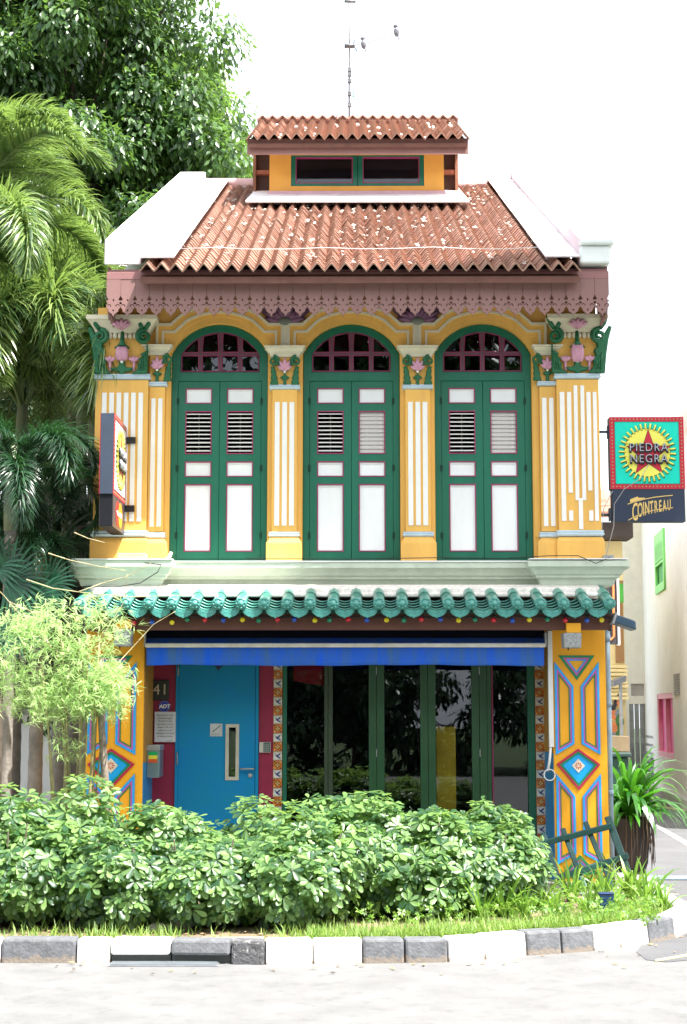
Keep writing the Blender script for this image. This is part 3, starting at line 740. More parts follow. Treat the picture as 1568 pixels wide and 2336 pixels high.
def drip():
    o_ = [(-hwp, .012)] + [(-hwp+2*hwp*k/8, .012-.045*(1-(-1+k/4)**2)) for k in range(1, 8)] + [(hwp, .012)]
    low = [(hwp*1.0, -.02), (hwp*.93, -.045), (hwp*.72, -.068), (hwp*.40, -.084), (hwp*.14, -.090), (0, -.100), (-hwp*.14, -.090), (-hwp*.40, -.084), (-hwp*.72, -.068), (-hwp*.93, -.045), (-hwp*1.0, -.02)]
    me_ = flat('drip_tile', [o_+low], GLZ2, .018, .003)
    bm = MB()
    return me_
PN, DR = pan(), drip()
for i in range(ncap-1):
    x = (caps_x[i]+caps_x[i+1])/2
    for k in range(4):
        p = Vector((0, YF+.035, zf-.006))+slope*(k*.185)
        put('pan_tile', PN, can, loc=(x, p.y, p.z+.010), rot=(ang-.22, 0, rnd.uniform(-.015, .015)))
    dt = put('drip_tile', DR, can, loc=(x, YF+.03, zf-.025), rot=(rnd.uniform(-.08, .02), rnd.uniform(-.02, .02), 0))
# brown beam with the string of bulbs
b = MB(); zbb, zbt = Z(1437, -.62), Z(1398, -.62)
b.box(X(288, 1420, -.62), X(1393, 1420, -.62), -.62, -.54, zbb, zbt+.05)
put('beam', b.mesh('beam', BROWN), house, bevel=.004)
b = MB(); b.box(X(200, 1420, -.62), X(288, 1420, -.62)-.002, -.60, -.22, zbb+.0, zbt+.05); put('beam_end', b.mesh('beam_end', BROWN), house)
b = MB(); b.box(XL, XR, -.539, 0, zbb+.12, zbb+.15); put('canopy_soffit', b.mesh('canopy_soffit', SOFF), house)

# ---------------------------------------------------------------- lower piers with painted mouldings
YP = -.2; RY = .45
pzT = zbb+.12
pr0, pr1 = X(1264, 1750, YP), X(1387, 1750, YP)
pl0, pl1 = X(192, 1780, YP), X(328, 1600, YP)
def pier(x0, x1, side):
    b = MB(); b.box(x0, x1, YP, RY+.2, GZ-.1, pzT)
    pr = put('pier', b.mesh('pier', ORA), house, bevel=.006)
    s = (x1-x0)/123.0; cx = (x0+x1)/2-5.5*s
    q = lambda u, v: (cx+u*s, Z(v, YP))
    def shrink(poly, d):
        n = len(poly); out = []
        for i in range(n):
            p0, p1, p2 = Vector(poly[i-1]), Vector(poly[i]), Vector(poly[(i+1) % n])
            e1, e2 = (p1-p0).normalized(), (p2-p1).normalized()
            n1, n2 = Vector((-e1.y, e1.x)), Vector((-e2.y, e2.x)); bis = (n1+n2); bis = bis/ max(.15, bis.dot(n1))
            out.append(tuple(p1+bis*d))
        return out
    def nested(poly, cols, wd):
        cur = poly
        for k, m_ in enumerate(cols):
            nx = shrink(cur, wd*((1.35, .9, .75)[k] if len(cols) == 3 else 1))
            put('painted_moulding', MB().ring(cur, nx, YP-.012+k*.003, YP).mesh('painted_moulding', m_), pr)
            cur = nx
        return cur
    wd = 3.7*s
    A3_ = [STRB, STRM, STRG]; T3 = [STRG, STRM, STRB]
    def tri(vt, vb, up=False):
        pts = [q(-42, vt), q(0, vb), q(42, vt)] if not up else [q(-42, vb), q(42, vb), q(0, vt)]
        nested(pts, T3, wd*1.1)
    def bar(side_, v0, v1, v2, v3):      # hexagonal side panel: outer edge v0..v3, inner edge v1..v2
        o_, i_ = 51, 8.5
        pts = [q(-o_, v0), q(-o_, v3), q(-i_, v2), q(-i_, v1)]
        if side_ > 0: pts = [(2*cx-x, z) for x, z in pts][::-1]
        nested(pts, A3_, wd)
    tri(1495.5, 1552)
    for d in (-1, 1): bar(d, 1510, 1566, 1697, 1722)
    for d in (-1, 1): bar(d, 1765, 1817, 1948, 1972)
    tri(1950, 1995, True)
    dm = [q(-50, 1743.5), q(0, 1802), q(50, 1743.5), q(0, 1708)]
    inn = nested(dm, [STRR, STRG], wd*1.25)
    put('blue_lozenge', MB().prism(inn, YP-.003, YP).mesh('blue_lozenge', mat('lozenge_blue', (.0, .34, .75), .5)), pr)
    z0_ = Z(1747, YP)
    pt = put('flower_tile', MB().prism([(cx-15*s, z0_), (cx, z0_-16*s), (cx+15*s, z0_), (cx, z0_+16*s)], YP-.010, YP-.003).mesh('flower_tile', mat('cream_tile', (.68, .62, .5), .3)), pr)
    m_ = MB()
    for k in range(8):
        a = k*pi/4; d1 = Vector((cos(a), sin(a))); n_ = Vector((-d1.y, d1.x))*1.6*s
        p1, p2, p3 = d1*2*s, d1*6*s, d1*9*s
        m_.prism([(cx+p1.x, z0_+p1.y), (cx+p2.x-n_.x, z0_+p2.y-n_.y), (cx+p3.x, z0_+p3.y), (cx+p2.x+n_.x, z0_+p2.y+n_.y)], YP-.0115, YP-.0101)
    put('tile_flower', m_.mesh('tile_flower', mat('tile_flower_red', (.6, .1, .03), .3)), pt)
    return pr
pier(pr0, pr1, 1); pier(pl0, pl1, -1)
# grey downpipe on the right corner, white conduit on the right jamb
b = MB(); xp = X(1391, 1700, -.16); b.tube([(xp, -.14, GZ), (xp, -.14, zbb+.10)], .028, 12)
for zc in (.9, 1.7, 2.3): b.tube([(xp, -.14, zc), (xp, -.14, zc+.05)], .033, 12)
put('downpipe', b.mesh('downpipe', PIPE), house)
b = MB(); b.box(X(1252, 1600, YP-.01), X(1262, 1600, YP-.01), YP-.03, YP+.03, Z(1704, YP), Z(1440, YP))
b.tube([(X(1257, 1704, YP), YP-.01, Z(1700, YP)), (X(1254, 1735, YP), YP-.01, Z(1735, YP)), (X(1250, 1760, YP), YP-.01, Z(1760, YP))], .012, 8)
for k in range(3):
    c = P(1254, 1768, YP-.02); b.tube([(c.x+cos(a)*.05, YP-.02-k*.008, c.z+sin(a)*.05) for a in [2*pi*i/16 for i in range(17)]], .005, 5)
put('conduit', b.mesh('conduit', PVC), house)

# ---------------------------------------------------------------- recessed ground floor front
zt_, zb_ = zbb+.13, GZ
rx = lambda u, v=1700: X(u, v, RY)
b = MB(); b.box(pl1-.02, rx(400), RY, RY+.15, zb_, zt_); b.box(rx(590.5), rx(623), RY, RY+.15, zb_, zt_)
put('crimson_wall', b.mesh('crimson_wall', CRIM), house)
# inner faces of the recess: mustard above, blue below
MUST = mat('mustard_jamb', (.42, .22, .03), .6); BLJ = mat('blue_jamb', (.02, .24, .5), .5)
for x0, x1, vj in ((pl1, pl1+.006, 1738), (pr0-.006, pr0, 1716)):
    put('jamb_lining', MB().box(x0, x1, YP+.01, RY-.002, Z(vj, .1), zt_).mesh('jamb_lining', MUST), house)
    put('jamb_dado', MB().box(x0, x1, YP+.01, RY-.002, zb_, Z(vj, .1)-.001).mesh('jamb_dado', BLJ), house)
# blue fire door
dx0, dx1 = rx(400), rx(590)
b = MB(); b.box(dx0, dx0+.03, RY-.02, RY+.12, zb_, zt_); b.box(dx1-.03, dx1, RY-.02, RY+.12, zb_, zt_); b.box(dx0+.03, dx1-.03, RY-.02, RY+.12, zt_-.10, zt_)
dfr = put('entrance_door', b.mesh('entrance_door', BLUED), house, bevel=.003)
vx0, vx1 = rx(515), rx(546); vz0, vz1 = Z(1780, RY), Z(1652, RY)
me = flat('door_leaf', [[(dx0+.032, zb_+.01), (dx1-.034, zb_+.01), (dx1-.034, zt_-.104), (dx0+.032, zt_-.104)], [(vx0+.008, vz0+.008), (vx1-.008, vz0+.008), (vx1-.008, vz1-.008), (vx0+.008, vz1-.008)]], BLUED, .045, .001)
put('door_leaf', me, dfr, loc=(0, RY+.005, 0))
q = .032
put('vision_frame', MB().ring([(vx0, vz0), (vx1, vz0), (vx1, vz1), (vx0, vz1)], [(vx0+q, vz0+q), (vx1-q, vz0+q), (vx1-q, vz1-q), (vx0+q, vz1-q)], RY-.028, RY-.016).mesh('vision_frame', mat('cream_frame', (.55, .52, .42), .5)), dfr)
put('vision_pane', MB().box(vx0+q, vx1-q, RY-.01, RY-.004, vz0+q, vz1-q).mesh('vision_pane', GLASS), dfr)
put('vision_backing', MB().box(vx0+.01, vx1-.01, RY+.018, RY+.022, vz0+.01, vz1-.01).mesh('vision_backing', DARK), dfr)
hz_ = Z(1754, RY); hx = rx(580)
b = MB(); b.tube([(hx, RY-.018, hz_), (hx, RY-.06, hz_), (hx-.02, RY-.065, hz_), (hx-.13, RY-.062, hz_)], .010, 8)
put('handle', b.mesh('handle', METAL), dfr)
b = MB(); b.lathe([(.022, 0), (.022, .012), (.012, .014)], seg=14); me = b.mesh('lock', METAL); me.transform(Matrix.Rotation(pi/2, 4, 'X')); put('lock', me, dfr, loc=(rx(572), RY-.018, Z(1769, RY)))
for vh in (1527, 1731): put('hinge', MB().tube([(dx0+.022, RY-.024, Z(vh+15, RY)), (dx0+.022, RY-.024, Z(vh-15, RY))], .008, 8).mesh('hinge', METAL), dfr)
# tile strips
TLC = mat('white_bird_tile', (.62, .60, .54), .25, .06, 20, coat=.3); TLB = mat('bird_blue', (.01, .025, .16), .3)
TLO = mat('orange_flower_tile', (.60, .16, .02), .25, .15, 30, coat=.3); TLK = mat('tile_black', (.02, .015, .012), .3); TLW = mat('tile_yellow', (.7, .45, .15), .3)
def bird_tile(w_):
    m_ = MB(); h = w_*.48; m_.box(-w_/2, w_/2, 0, .012, -h, h, 0)
    s = w_/2*1.12
    for poly in ([(-.75, .62), (-.55, .45), (-.1, .12), (.12, -.1), (.45, -.28), (.82, -.3), (.5, -.42), (.72, -.72), (.25, -.45), (-.1, -.3), (-.35, -.05), (-.42, .2)], [(-.1, .12), (.35, .5), (.75, .62), (.45, .22), (.12, -.1)]):
        m_.prism([(x*s, z*s) for x, z in poly], -.0015, 0, 1)
    a = [(-s*.92, -h*.94), (s*.92, -h*.94), (s*.92, h*.94), (-s*.92, h*.94)]; c_ = [(x*.93, z*.93) for x, z in a]
    m_.ring(a, c_, -.001, 0, 2)
    return m_.mesh('wall_tile', [TLC, TLB, MUST])
def flower_tile(w_):
    m_ = MB(); h = w_*.48; s = w_/2; m_.box(-s, s, 0, .012, -h, h, 0)
    m_.prism([(0, -s*.75), (s*.75, 0), (0, s*.75), (-s*.75, 0)], -.001, 0, 1)
    for a in range(4):
        dx, dz = cos(a*pi/2)*s*.33, sin(a*pi/2)*s*.33
        m_.prism([(dx+cos(t)*s*.2, dz+sin(t)*s*.2) for t in [2*pi*i/8 for i in range(8)]], -.002, -.001, 2)
    m_.prism([(cos(t)*s*.15, sin(t)*s*.15) for t in [2*pi*i/8 for i in range(8)]], -.0025, -.001, 0)
    for sx in (-1, 1):
        for sz in (-1, 1): m_.prism([(sx*s*.72+cos(t)*s*.18, sz*s*.72+sin(t)*s*.18) for t in [2*pi*i/6 for i in range(6)]], -.0015, 0, 2 if sx*sz > 0 else 1)
    return m_.mesh('wall_tile', [TLO, TLK, TLW])
for ua, ub in ((623.5, 644), (1222.5, 1240)):
    x0, x1 = rx(ua), rx(ub); w_ = rx(644)-rx(623.5); bt, ft = cached('bt', lambda: bird_tile(w_*.97)), cached('ft', lambda: flower_tile(w_*.97))
    b = MB(); b.box(x0, x0+w_, RY+.004, RY+.15, zb_, zt_); strip = put('tiled_post', b.mesh('tiled_post', mat('grout', (.35, .3, .24), .9)), house)
    z = Z(1477.5, RY); k = 0
    step = w_*1.0
    while z > zb_+.03:
        put('wall_tile', bt if k % 2 == 0 else ft, strip, loc=((x0+x0+w_)/2, RY-.006+rnd.uniform(-.001, .001), z), rot=(0, rnd.uniform(-.02, .02), 0)); z -= step*1.0; k += 1
# green folding glass doors
gd = empty('folding_doors', ((rx(645)+rx(1222))/2, RY+.06, zb_)); adopt(gd, house)
gd.parent = house; gd.matrix_parent_inverse = world(house).inverted()
def post(u0, u1, m_, y0, y1, name='door_stile'):
    return put(name, MB().box(rx(u0), rx(u1), y0, y1, zb_, zt_).mesh(name, m_), gd, bevel=.003)
post(645, 654, GREEN, RY+.0, RY+.12, 'door_jamb'); post(1206, 1221.5, GREEN, RY+.0, RY+.12, 'door_jamb')
for u0, u1 in ((740, 748), (749, 759), (842, 859), (860, 877.5), (960, 977), (978, 995), (1078, 1095), (1096, 1113), (1113.5, 1123)):
    post(u0, u1, DGRN if u0 > 800 else mat('olive_stile', (.035, .06, .03), .45), RY+.03, RY+.085)
post(1124, 1127, MAG, RY+.03, RY+.08, 'red_door_edge')
for u0, u1 in ((654, 740), (759, 842), (877.5, 960), (995, 1078), (1127, 1206)):
    put('door_pane', MB().box(rx(u0)+.001, rx(u1)-.001, RY+.055, RY+.061, zb_+.08, zt_).mesh('door_pane', GLASS), gd, rot=(0, 0, 0))
    put('bottom_rail', MB().box(rx(u0)+.001, rx(u1)-.001, RY+.035, RY+.08, zb_+.02, zb_+.15).mesh('bottom_rail', DGRN), gd)
for u, v in ((859.5, 1530), (859.5, 1718), (1096, 1530), (1096, 1718)):
    put('door_bolt', MB().box(rx(u)-.004, rx(u)+.004, RY+.018, RY+.03, Z(v+9, RY), Z(v-9, RY)).mesh('door_bolt', METAL), gd)
# the room behind
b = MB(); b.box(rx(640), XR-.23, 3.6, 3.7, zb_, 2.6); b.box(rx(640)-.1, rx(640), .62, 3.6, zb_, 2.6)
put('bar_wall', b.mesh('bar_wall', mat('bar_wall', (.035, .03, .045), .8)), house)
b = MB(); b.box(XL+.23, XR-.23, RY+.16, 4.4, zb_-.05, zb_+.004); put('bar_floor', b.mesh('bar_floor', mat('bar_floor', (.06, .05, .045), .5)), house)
b = MB(); b.box(X(996, 1700, .66), X(1040, 1700, .66), .66, 1.0, zb_, Z(1658, .66)); b2 = b.mesh('yellow_cabinet', mat('cabinet_yellow', (.75, .48, .01), .6))
put('yellow_cabinet', b2, label='tall yellow cabinet standing inside behind the third glass door', cat='cabinet')
b = MB(); b.prism([(rx(668), 1.95), (rx(738), 1.9), (rx(735), 2.45), (rx(662), 2.45)], .64, .67); put('red_curtain', b.mesh('red_curtain', mat('curtain_red', (.5, .01, .02), .8)), label='dark red curtain hanging inside behind the leftmost glass pane', cat='curtain')

# ================================================================ ROOF
EY = -.77
EZ = Z(617, EY)
RZ = Z(428, SP_)
sl = Vector((0, SP_-EY, RZ-EZ)); SL = sl.length; sd = sl.normalized(); ra = atan2(sl.z, sl.y)
sn = Vector((0, -sd.z, sd.y))
xr0, xr1 = X(319, 600, EY), X(1324, 600, EY)
roof = empty('roof', ((xr0+xr1)/2, EY, EZ)); adopt(roof, house)
def roofpt(x, s, up=0.0): p = Vector((x, EY, EZ))+sd*s+sn*up; return p
# boards under the tiles, front and rear
b = MB()
b.prism_x([(EY+.06, EZ-.10), (SP_, RZ-.10), (2*SP_-EY, EZ-.10), (2*SP_-EY, EZ-.04), (SP_, RZ-.04), (EY+.06, EZ-.04)], xr0, xr1)
put('roof_boarding', b.mesh('roof_boarding', SOFF), roof)
ncol = 31; tw = (xr1-xr0)/ncol; pitch_ = .130; TL = .20
def rooftile():
    m_ = MB(); seg = 10; h = .068; th = .016; vv = []
    for yy, lift in ((0, .024), (TL, .0)):
        for off in (0, -th):
            for k in range(seg+1):
                t = -1+2*k/seg
                z = h*(.62*(.5+.5*cos(pi*t))+.38*(1-abs(t)))
                vv.append((t*tw/2*1.04, yy, z+off+lift))
    n = seg+1; fs = []
    for k in range(seg):
        fs += [(k, k+1, 2*n+k+1, 2*n+k), (n+k, 3*n+k, 3*n+k+1, n+k+1), (2*n+k, 2*n+k+1, 3*n+k+1, 3*n+k)]
    fe = [(k, n+k, n+k+1, k+1) for k in range(seg)]
    m_.add(vv, fs, 0, True)
    b0 = 0
    for f in fe: m_.f.append(list(f)); m_.m.append(1); m_.sm.append(False)
    return m_.mesh('roof_tile', [TILE, TILE2])
RT = rooftile()
nrow = int(SL/pitch_)
vt = np.array([v.co[:] for v in RT.vertices]); ft = [tuple(p.vertices) for p in RT.polygons]; fm = [p.material_index for p in RT.polygons]
def tile_mass(name, places, parent):
    """the tiles past the limit, joined"""
    allv = []; allf = []; allm = []
    for (x, y, z, rx_, rz_) in places:
        M = Matrix.Translation((x, y, z)) @ Matrix.Rotation(rz_, 4, 'Z') @ Matrix.Rotation(rx_, 4, 'X')
        m3 = np.array(M)[:3, :3]; o_ = np.array(M)[:3, 3]; b0 = len(allv)*len(vt)
        allv.append(vt @ m3.T + o_); allf += [[b0+i for i in f] for f in ft]; allm += fm
    me = bpy.data.meshes.new(name); me.from_pydata(np.concatenate(allv).tolist(), [], allf)
    me.materials.append(mat('terracotta_field', (.36, .19, .14), .9, .27, 11, .35, 45, dirt=.6, dcol=(.24, .12, .08))); me.materials.append(TILE2)
    me.polygons.foreach_set('material_index', allm); me.polygons.foreach_set('use_smooth', [m == 0 for m in allm]); me.update()
    return put(name, me, parent, kind='stuff')
rest = []
for r_ in range(nrow):
    for c_ in range(ncol):
        s_ = r_*pitch_+rnd.uniform(-.008, .008); x = xr0+(c_+.5)*tw+rnd.uniform(-.003, .003)
        p = roofpt(x, s_, -.020+rnd.uniform(-.002, .003)); rz_ = rnd.uniform(-.03, .03)
        if r_ < 9: put('roof_tile', RT, roof, loc=p, rot=(ra+rnd.uniform(-.015, .015), 0, rz_))
        else: rest.append((p.x, p.y, p.z, ra+rnd.uniform(-.015, .015), rz_))
for r_ in range(0, nrow, 1):     # rear slope
    if r_ % 2: continue
    for c_ in range(ncol):
        p = roofpt(xr0+(c_+.5)*tw, r_*pitch_, -.01); rest.append((p.x, 2*SP_-p.y, p.z, ra, pi))
tile_mass('upper_roof_tiles', rest, roof)
b = MB()          # ridge
b.tube([(xr0, SP_, RZ+.03), (xr1, SP_, RZ+.03)], .10, 10); put('ridge_capping', b.mesh('ridge_capping', mat('pink_ridge', (.60, .38, .36), .8, .1, 6, .2)), roof)
# mortar crumbs and fallen blossom lying among the tiles
def crumbs(n):
    m_ = MB()
    for i in range(n):
        c_ = rnd.randint(2, ncol-3); s_ = rnd.uniform(.15, SL*.97); x = xr0+(c_+rnd.choice((0, 1, .25, .8)))*tw
        for q in range(rnd.randint(1, 5)):
            p = roofpt(x+rnd.uniform(-.02, .02), s_+rnd.uniform(-.12, .12), .030+rnd.uniform(0, .015)); r0 = rnd.uniform(.007, .019)
            m_.ball(p, r0, seg=5, rg=3, sq=(1, rnd.uniform(1, 2), .6))
    return m_.mesh('mortar_crumbs', MORT)
put('mortar_crumbs', crumbs(260), roof, kind='stuff')
# a wire stretched over the tiles near the eaves
b = MB(); pts = [roofpt(X(400+i*85, 590, EY), .55+.02*sin(i*1.3), .12+.01*sin(i*2)) for i in range(11)]
b.tube(pts, .004, 4); put('roof_wire', b.mesh('roof_wire', PVC), roof)
# flashing sheets along the gables
def onroof(u, v, up):
    d = ray(u, v); o_ = Vector((0, EY, EZ))+sn*up
    t = (o_-CAM).dot(sn)/d.dot(sn); return CAM+d*t
def sheet3(name, q, m_, th=.012, par=roof):
    b = MB(); q = [Vector(p) for p in q]; n_ = sn*th
    b.hexa([tuple(p-n_) for p in q]+[tuple(p) for p in q]); return put(name, b.mesh(name, m_), par)
xl_in, xr_in = X(319, 600, EY)-.01, X(1325, 600, EY)+.01
xfl, xfr = X(393, 603, EY), X(1248, 601, EY)
nS = 4
for k in range(nS):
    s0, s1 = .16+(SL-.2)*k/nS, .16+(SL-.2)*(k+1)/nS+.03
    up = .105+.004*(k % 2)
    for xa, xb in ((xl_in, xfl), (xfr, xr_in)):
        sheet3('flashing_sheet', [roofpt(xa, s0, up), roofpt(xb, s0, up), roofpt(xb, s1, up), roofpt(xa, s1, up)], FLASH)
# gable parapets
pyl0, pyl1 = X(241, 580, -.55), X(318, 580, -.55)
pyr0, pyr1 = X(1327, 585, -.55), X(1394, 580, -.55)
zpb, zpt = Z(604, -.6), Z(547, -.6)
zrt = Z(391, SP_)
def parapet(x0, x1, hz_, name='gable_parapet'):
    b = MB()
    poly_ = [(-.62, zpb), (SP_, RZ-.35), (2*SP_+.62, zpb), (2*SP_+.62, zpt-hz_), (SP_, zrt-hz_), (-.2, zpt+.2-hz_), (-.62, zpt-hz_)]
    b.prism_x(poly_, x0, x1); return put(name, b.mesh(name, FLASH), house, bevel=.012)
parapet(pyl0, xl_in-.002, 0)
pp = parapet(xr_in+.002, X(1350, 580, -.55), .0)
pp.data.materials[0] = mat('pink_parapet_render', (.66, .55, .58), .8, .05, 2, .2, 20)
b = MB()   # pot shaped stop at the right eaves corner
b.box(xr_in+.004, pyr1-.02, -.66, .3, zpb-.005, Z(565, -.6)); b.box(xr_in+.004, pyr1+.012, -.70, .32, Z(565, -.6)+.001, Z(551, -.6))
put('corner_stop', b.mesh('corner_stop', mat('pale_green_white', (.74, .80, .77), .7, .06, 5, .2)), house, bevel=.02)
# gable walls up to the parapets
b = MB()
for x0, x1 in ((pyl0+.02, pyl0+.2), (XR-.2, XR-.002)):
    put('gable_wall', MB().prism_x([(.1, ZN-.05), (WE-.1, ZN-.05), (WE-.1, WTOP), (SP_, RZ-.2), (.1, WTOP)], x0, x1).mesh('gable_wall', mat('pale_side_render', (.74, .72, .66))), house)
# fascia and fretwork valance
VY = -.56
fx0, fx1 = X(245, 640, VY), X(1388, 640, VY)
b = MB(); b.box(fx0, fx1, VY-.045, VY+.02, Z(639, VY), Z(622, VY)); b.box(fx0, fx0+.02, VY+.02, 0, Z(639, VY), Z(606, VY)); b.box(fx1-.02, fx1, VY+.02, 0, Z(639, VY), Z(606, VY))
b.box(fx0+.02, fx1-.02, VY-.02, VY+.02, Z(622, VY), Z(615, VY))
val = put('fascia_board', b.mesh('fascia_board', mat('fascia_brown_pink', (.27, .125, .12), .6, .07, 5, .1, 30)), house, bevel=.004)
b = MB(); b.box(fx0+.021, min(XR, fx1-.021), VY+.021, -.001, EZ-.13, EZ-.10); put('eaves_soffit', b.mesh('eaves_soffit', SOFF), house)
nb = 35; bw = (fx1-fx0)/nb; zv0 = Z(639, VY); hv = zv0-Z(722, VY)
def vboard(w_):
    h = w_/2-.0012; k_ = hv/.335
    R_side = [(h, 0), (h, -.150*k_), (h-.014, -.175*k_), (h-.020, -.187*k_), (h-.010, -.194*k_), (h, -.194*k_), (h, -.208*k_), (h-.010, -.212*k_), (h-.012, -.226*k_), (h, -.228*k_), (h, -.252*k_), (h-.008, -.266*k_), (h-.018, -.274*k_), (h-.020, -.292*k_), (h-.034, -.304*k_), (.012, -.316*k_), (.008, -.326*k_), (0, -.340*k_)]
    outer = [(x, z) for x, z in R_side] + [(-x, z) for x, z in R_side[::-1][1:]]
    holes = [[(cos(a)*.009, -.285*k_+sin(a)*.009) for a in [2*pi*i/10 for i in range(10)]],
             [(0, -.178*k_), (.009, -.190*k_), (0, -.205*k_), (-.009, -.190*k_)]]
    for d in (-1, 1):
        cx_ = d*(h-.026); A_ = [radians(-40+i*32) for i in range(8)]
        o_ = [(cx_-d*cos(a)*.019, -.243*k_+sin(a)*.017) for a in A_]; i_ = [(cx_-d*cos(a)*.011, -.243*k_+sin(a)*.009) for a in A_]
        holes.append(o_+i_[::-1])
    return flat('valance_board', [outer]+holes, PINKV, .02)
VB = vboard(bw)
for i in range(nb): put('valance_board', VB, val, loc=(fx0+(i+.5)*bw, VY-.032+rnd.uniform(-.002, .002), zv0), rot=(rnd.uniform(-.008, .008), rnd.uniform(-.006, .006), 0))
for side in (0, 1):       # boards returned along the ends of the eaves
    for i in range(4):
        put('valance_board', VB, val, loc=(fx0+.01 if side == 0 else fx1-.01, VY+.04+(i+.5)*bw, zv0), rot=(0, 0, pi/2))

# ---------------------------------------------------------------- raised lantern roof
JY = onroof(800, 441, .12).y; JE = JY-.5
jack = empty('roof_lantern', (X(815, 430, JY), JY, Z(440, JY))); adopt(jack, house)
jx0, jx1 = X(615, 400, JY), X(1013, 400, JY)
jz0, jz1 = Z(443, JY)-.1, Z(350, JY)+.22
LY = mat('lantern_yellow', (.76, .36, .06), .7, .06, 3)
wl = [(615, 440), (1013, 352)]
wx0, wx1, wz0, wz1 = X(664, 400, JY), X(968, 400, JY), Z(424, JY), Z(353, JY)
b = MB(); me = flat('lantern_wall', [[(jx0, jz0), (jx1, jz0), (jx1, jz1), (jx0, jz1)], [(wx0, wz0), (wx1, wz0), (wx1, wz1), (wx0, wz1)]], LY, .12)
put('lantern_wall', me, jack, loc=(0, JY+.06, 0))
b = MB()
for x0, x1 in ((jx0, jx0+.1), (jx1-.1, jx1)): b.box(x0, x1, JY+.121, 2*SP_-JY, jz0, jz1)
b.box(jx0, jx1, 2*SP_-JY-.1, 2*SP_-JY, jz0, jz1) if False else None
put('lantern_side', b.mesh('lantern_side', LY), jack)
mid = X(816.5, 400, JY)
for x0, x1 in ((wx0, mid-.004), (mid+.004, wx1)):
    q = .055
    f = put('lantern_window', MB().ring([(x0, wz0), (x1, wz0), (x1, wz1), (x0, wz1)], [(x0+q, wz0+q*.7), (x1-q, wz0+q*.7), (x1-q, wz1-q*.35), (x0+q, wz1-q*.35)], JY+.01, JY+.07).mesh('lantern_window', GREEN), jack, bevel=.003)
    put('lantern_bead', MB().ring([(x0+q, wz0+q*.7), (x1-q, wz0+q*.7), (x1-q, wz1-q*.35), (x0+q, wz1-q*.35)], [(x0+q+.014, wz0+q*.7+.014), (x1-q-.014, wz0+q*.7+.014), (x1-q-.014, wz1-q*.35-.018), (x0+q+.014, wz1-q*.35-.018)], JY+.02, JY+.06).mesh('lantern_bead', MAG), jack)
    put('lantern_pane', MB().box(x0+q, x1-q, JY+.04, JY+.046, wz0+.02, wz1-.01).mesh('lantern_pane', GLASSU), jack)
b = MB(); b.box(wx0+.01, wx1-.01, JY+.075, JY+.085, wz0+.005, wz1-.005); put('lantern_reflection_board', b.mesh('lantern_reflection_board', mat('lantern_reflection_board', (.50, .58, .72), .8, .12, 3)), jack)  # added pale blue board; its colour stands in for reflections in the panes
# set back brown boarding and posts at each side
bx0, bx1 = X(580, 380, JY+.2), X(1043, 380, JY+.2)
for x0, x1 in ((bx0, jx0-.001), (jx1+.001, bx1)): put('side_boarding', MB().box(x0, x1, JY+.30, JY+.34, jz0-.1, jz1+.1).mesh('side_boarding', mat('dark_boarding', (.075, .035, .03), .7, .2, 10)), jack)
for x0, x1 in ((bx0-.015, bx0+.02), (bx1-.02, bx1+.015)): put('side_post', MB().box(x0, x1, JY+.22, JY+.299, jz0-.1, jz1+.1).mesh('side_post', mat('brown_post', (.28, .12, .06), .7)), jack)
for xa, xb in ((bx0+.02, jx0-.002), (jx1+.002, bx1-.02)):
    put('cross_rail', MB().box(xa, xb, JY+.24, JY+.30, Z(390, JY+.2)-.02, Z(390, JY+.2)+.03).mesh('cross_rail', mat('terracotta_rail', (.35, .12, .07), .7)), jack)
# its tiled roof
je = Vector((0, JE, Z(318, JE))); jr = Vector((0, SP_, Z(284, SP_)))
js = (jr-je); jsl = js.length; jd = js.normalized(); ja = atan2(js.z, js.y)
tx0, tx1 = X(562, 320, JE), X(1072, 320, JE)
nc = int(round((tx1-tx0)/tw)); tw2 = (tx1-tx0)/nc
b = MB(); b.prism_x([(JE+.04, je.z-.08), (SP_, jr.z-.08), (2*SP_-JE, je.z-.08), (2*SP_-JE, je.z-.03), (SP_, jr.z-.03), (JE+.04, je.z-.03)], tx0+.02, tx1-.02)
put('lantern_boarding', b.mesh('lantern_boarding', SOFF), jack)
rest = []
for c_ in range(nc):
    for r_ in range(int(jsl/.15)+1):
        p = Vector((tx0+(c_+.5)*tw2, JE, je.z))+jd*(r_*.15)+Vector((0, -jd.z, jd.y))*(-.01)
        tp = (p.x, p.y, p.z, ja+rnd.uniform(-.02, .02), rnd.uniform(-.03, .03))
        put('lantern_tile', RT, jack, loc=tp[:3], rot=(tp[3], 0, tp[4]), scale=(tw2/tw, 1, 1))
        rest.append((p.x, 2*SP_-p.y, p.z, ja, pi))
tile_mass('rear_lantern_tiles', rest, jack)
b = MB(); b.tube([(tx0+.01, SP_, jr.z+.035), (tx1-.01, SP_, jr.z+.035)], .075, 8); 
for k in range(9): xx = tx0+.2+(tx1-tx0-.4)*k/8; b.tube([(xx, SP_-.04, jr.z+.08), (xx, SP_-.04, jr.z+.15)], .008, 4)
put('lantern_ridge', b.mesh('lantern_ridge', TILE), jack)
b = MB()
for i in range(26):
    c_ = rnd.randint(0, nc); p = Vector((tx0+c_*tw2, JE, je.z))+jd*rnd.uniform(.0, jsl*.95)
    for q in range(2): b.ball((p.x+rnd.uniform(-.02, .02), p.y+rnd.uniform(-.1, .1), p.z+.02), rnd.uniform(.015, .03), seg=5, rg=3)
put('lantern_mortar', b.mesh('lantern_mortar', MORT), jack, kind='stuff')
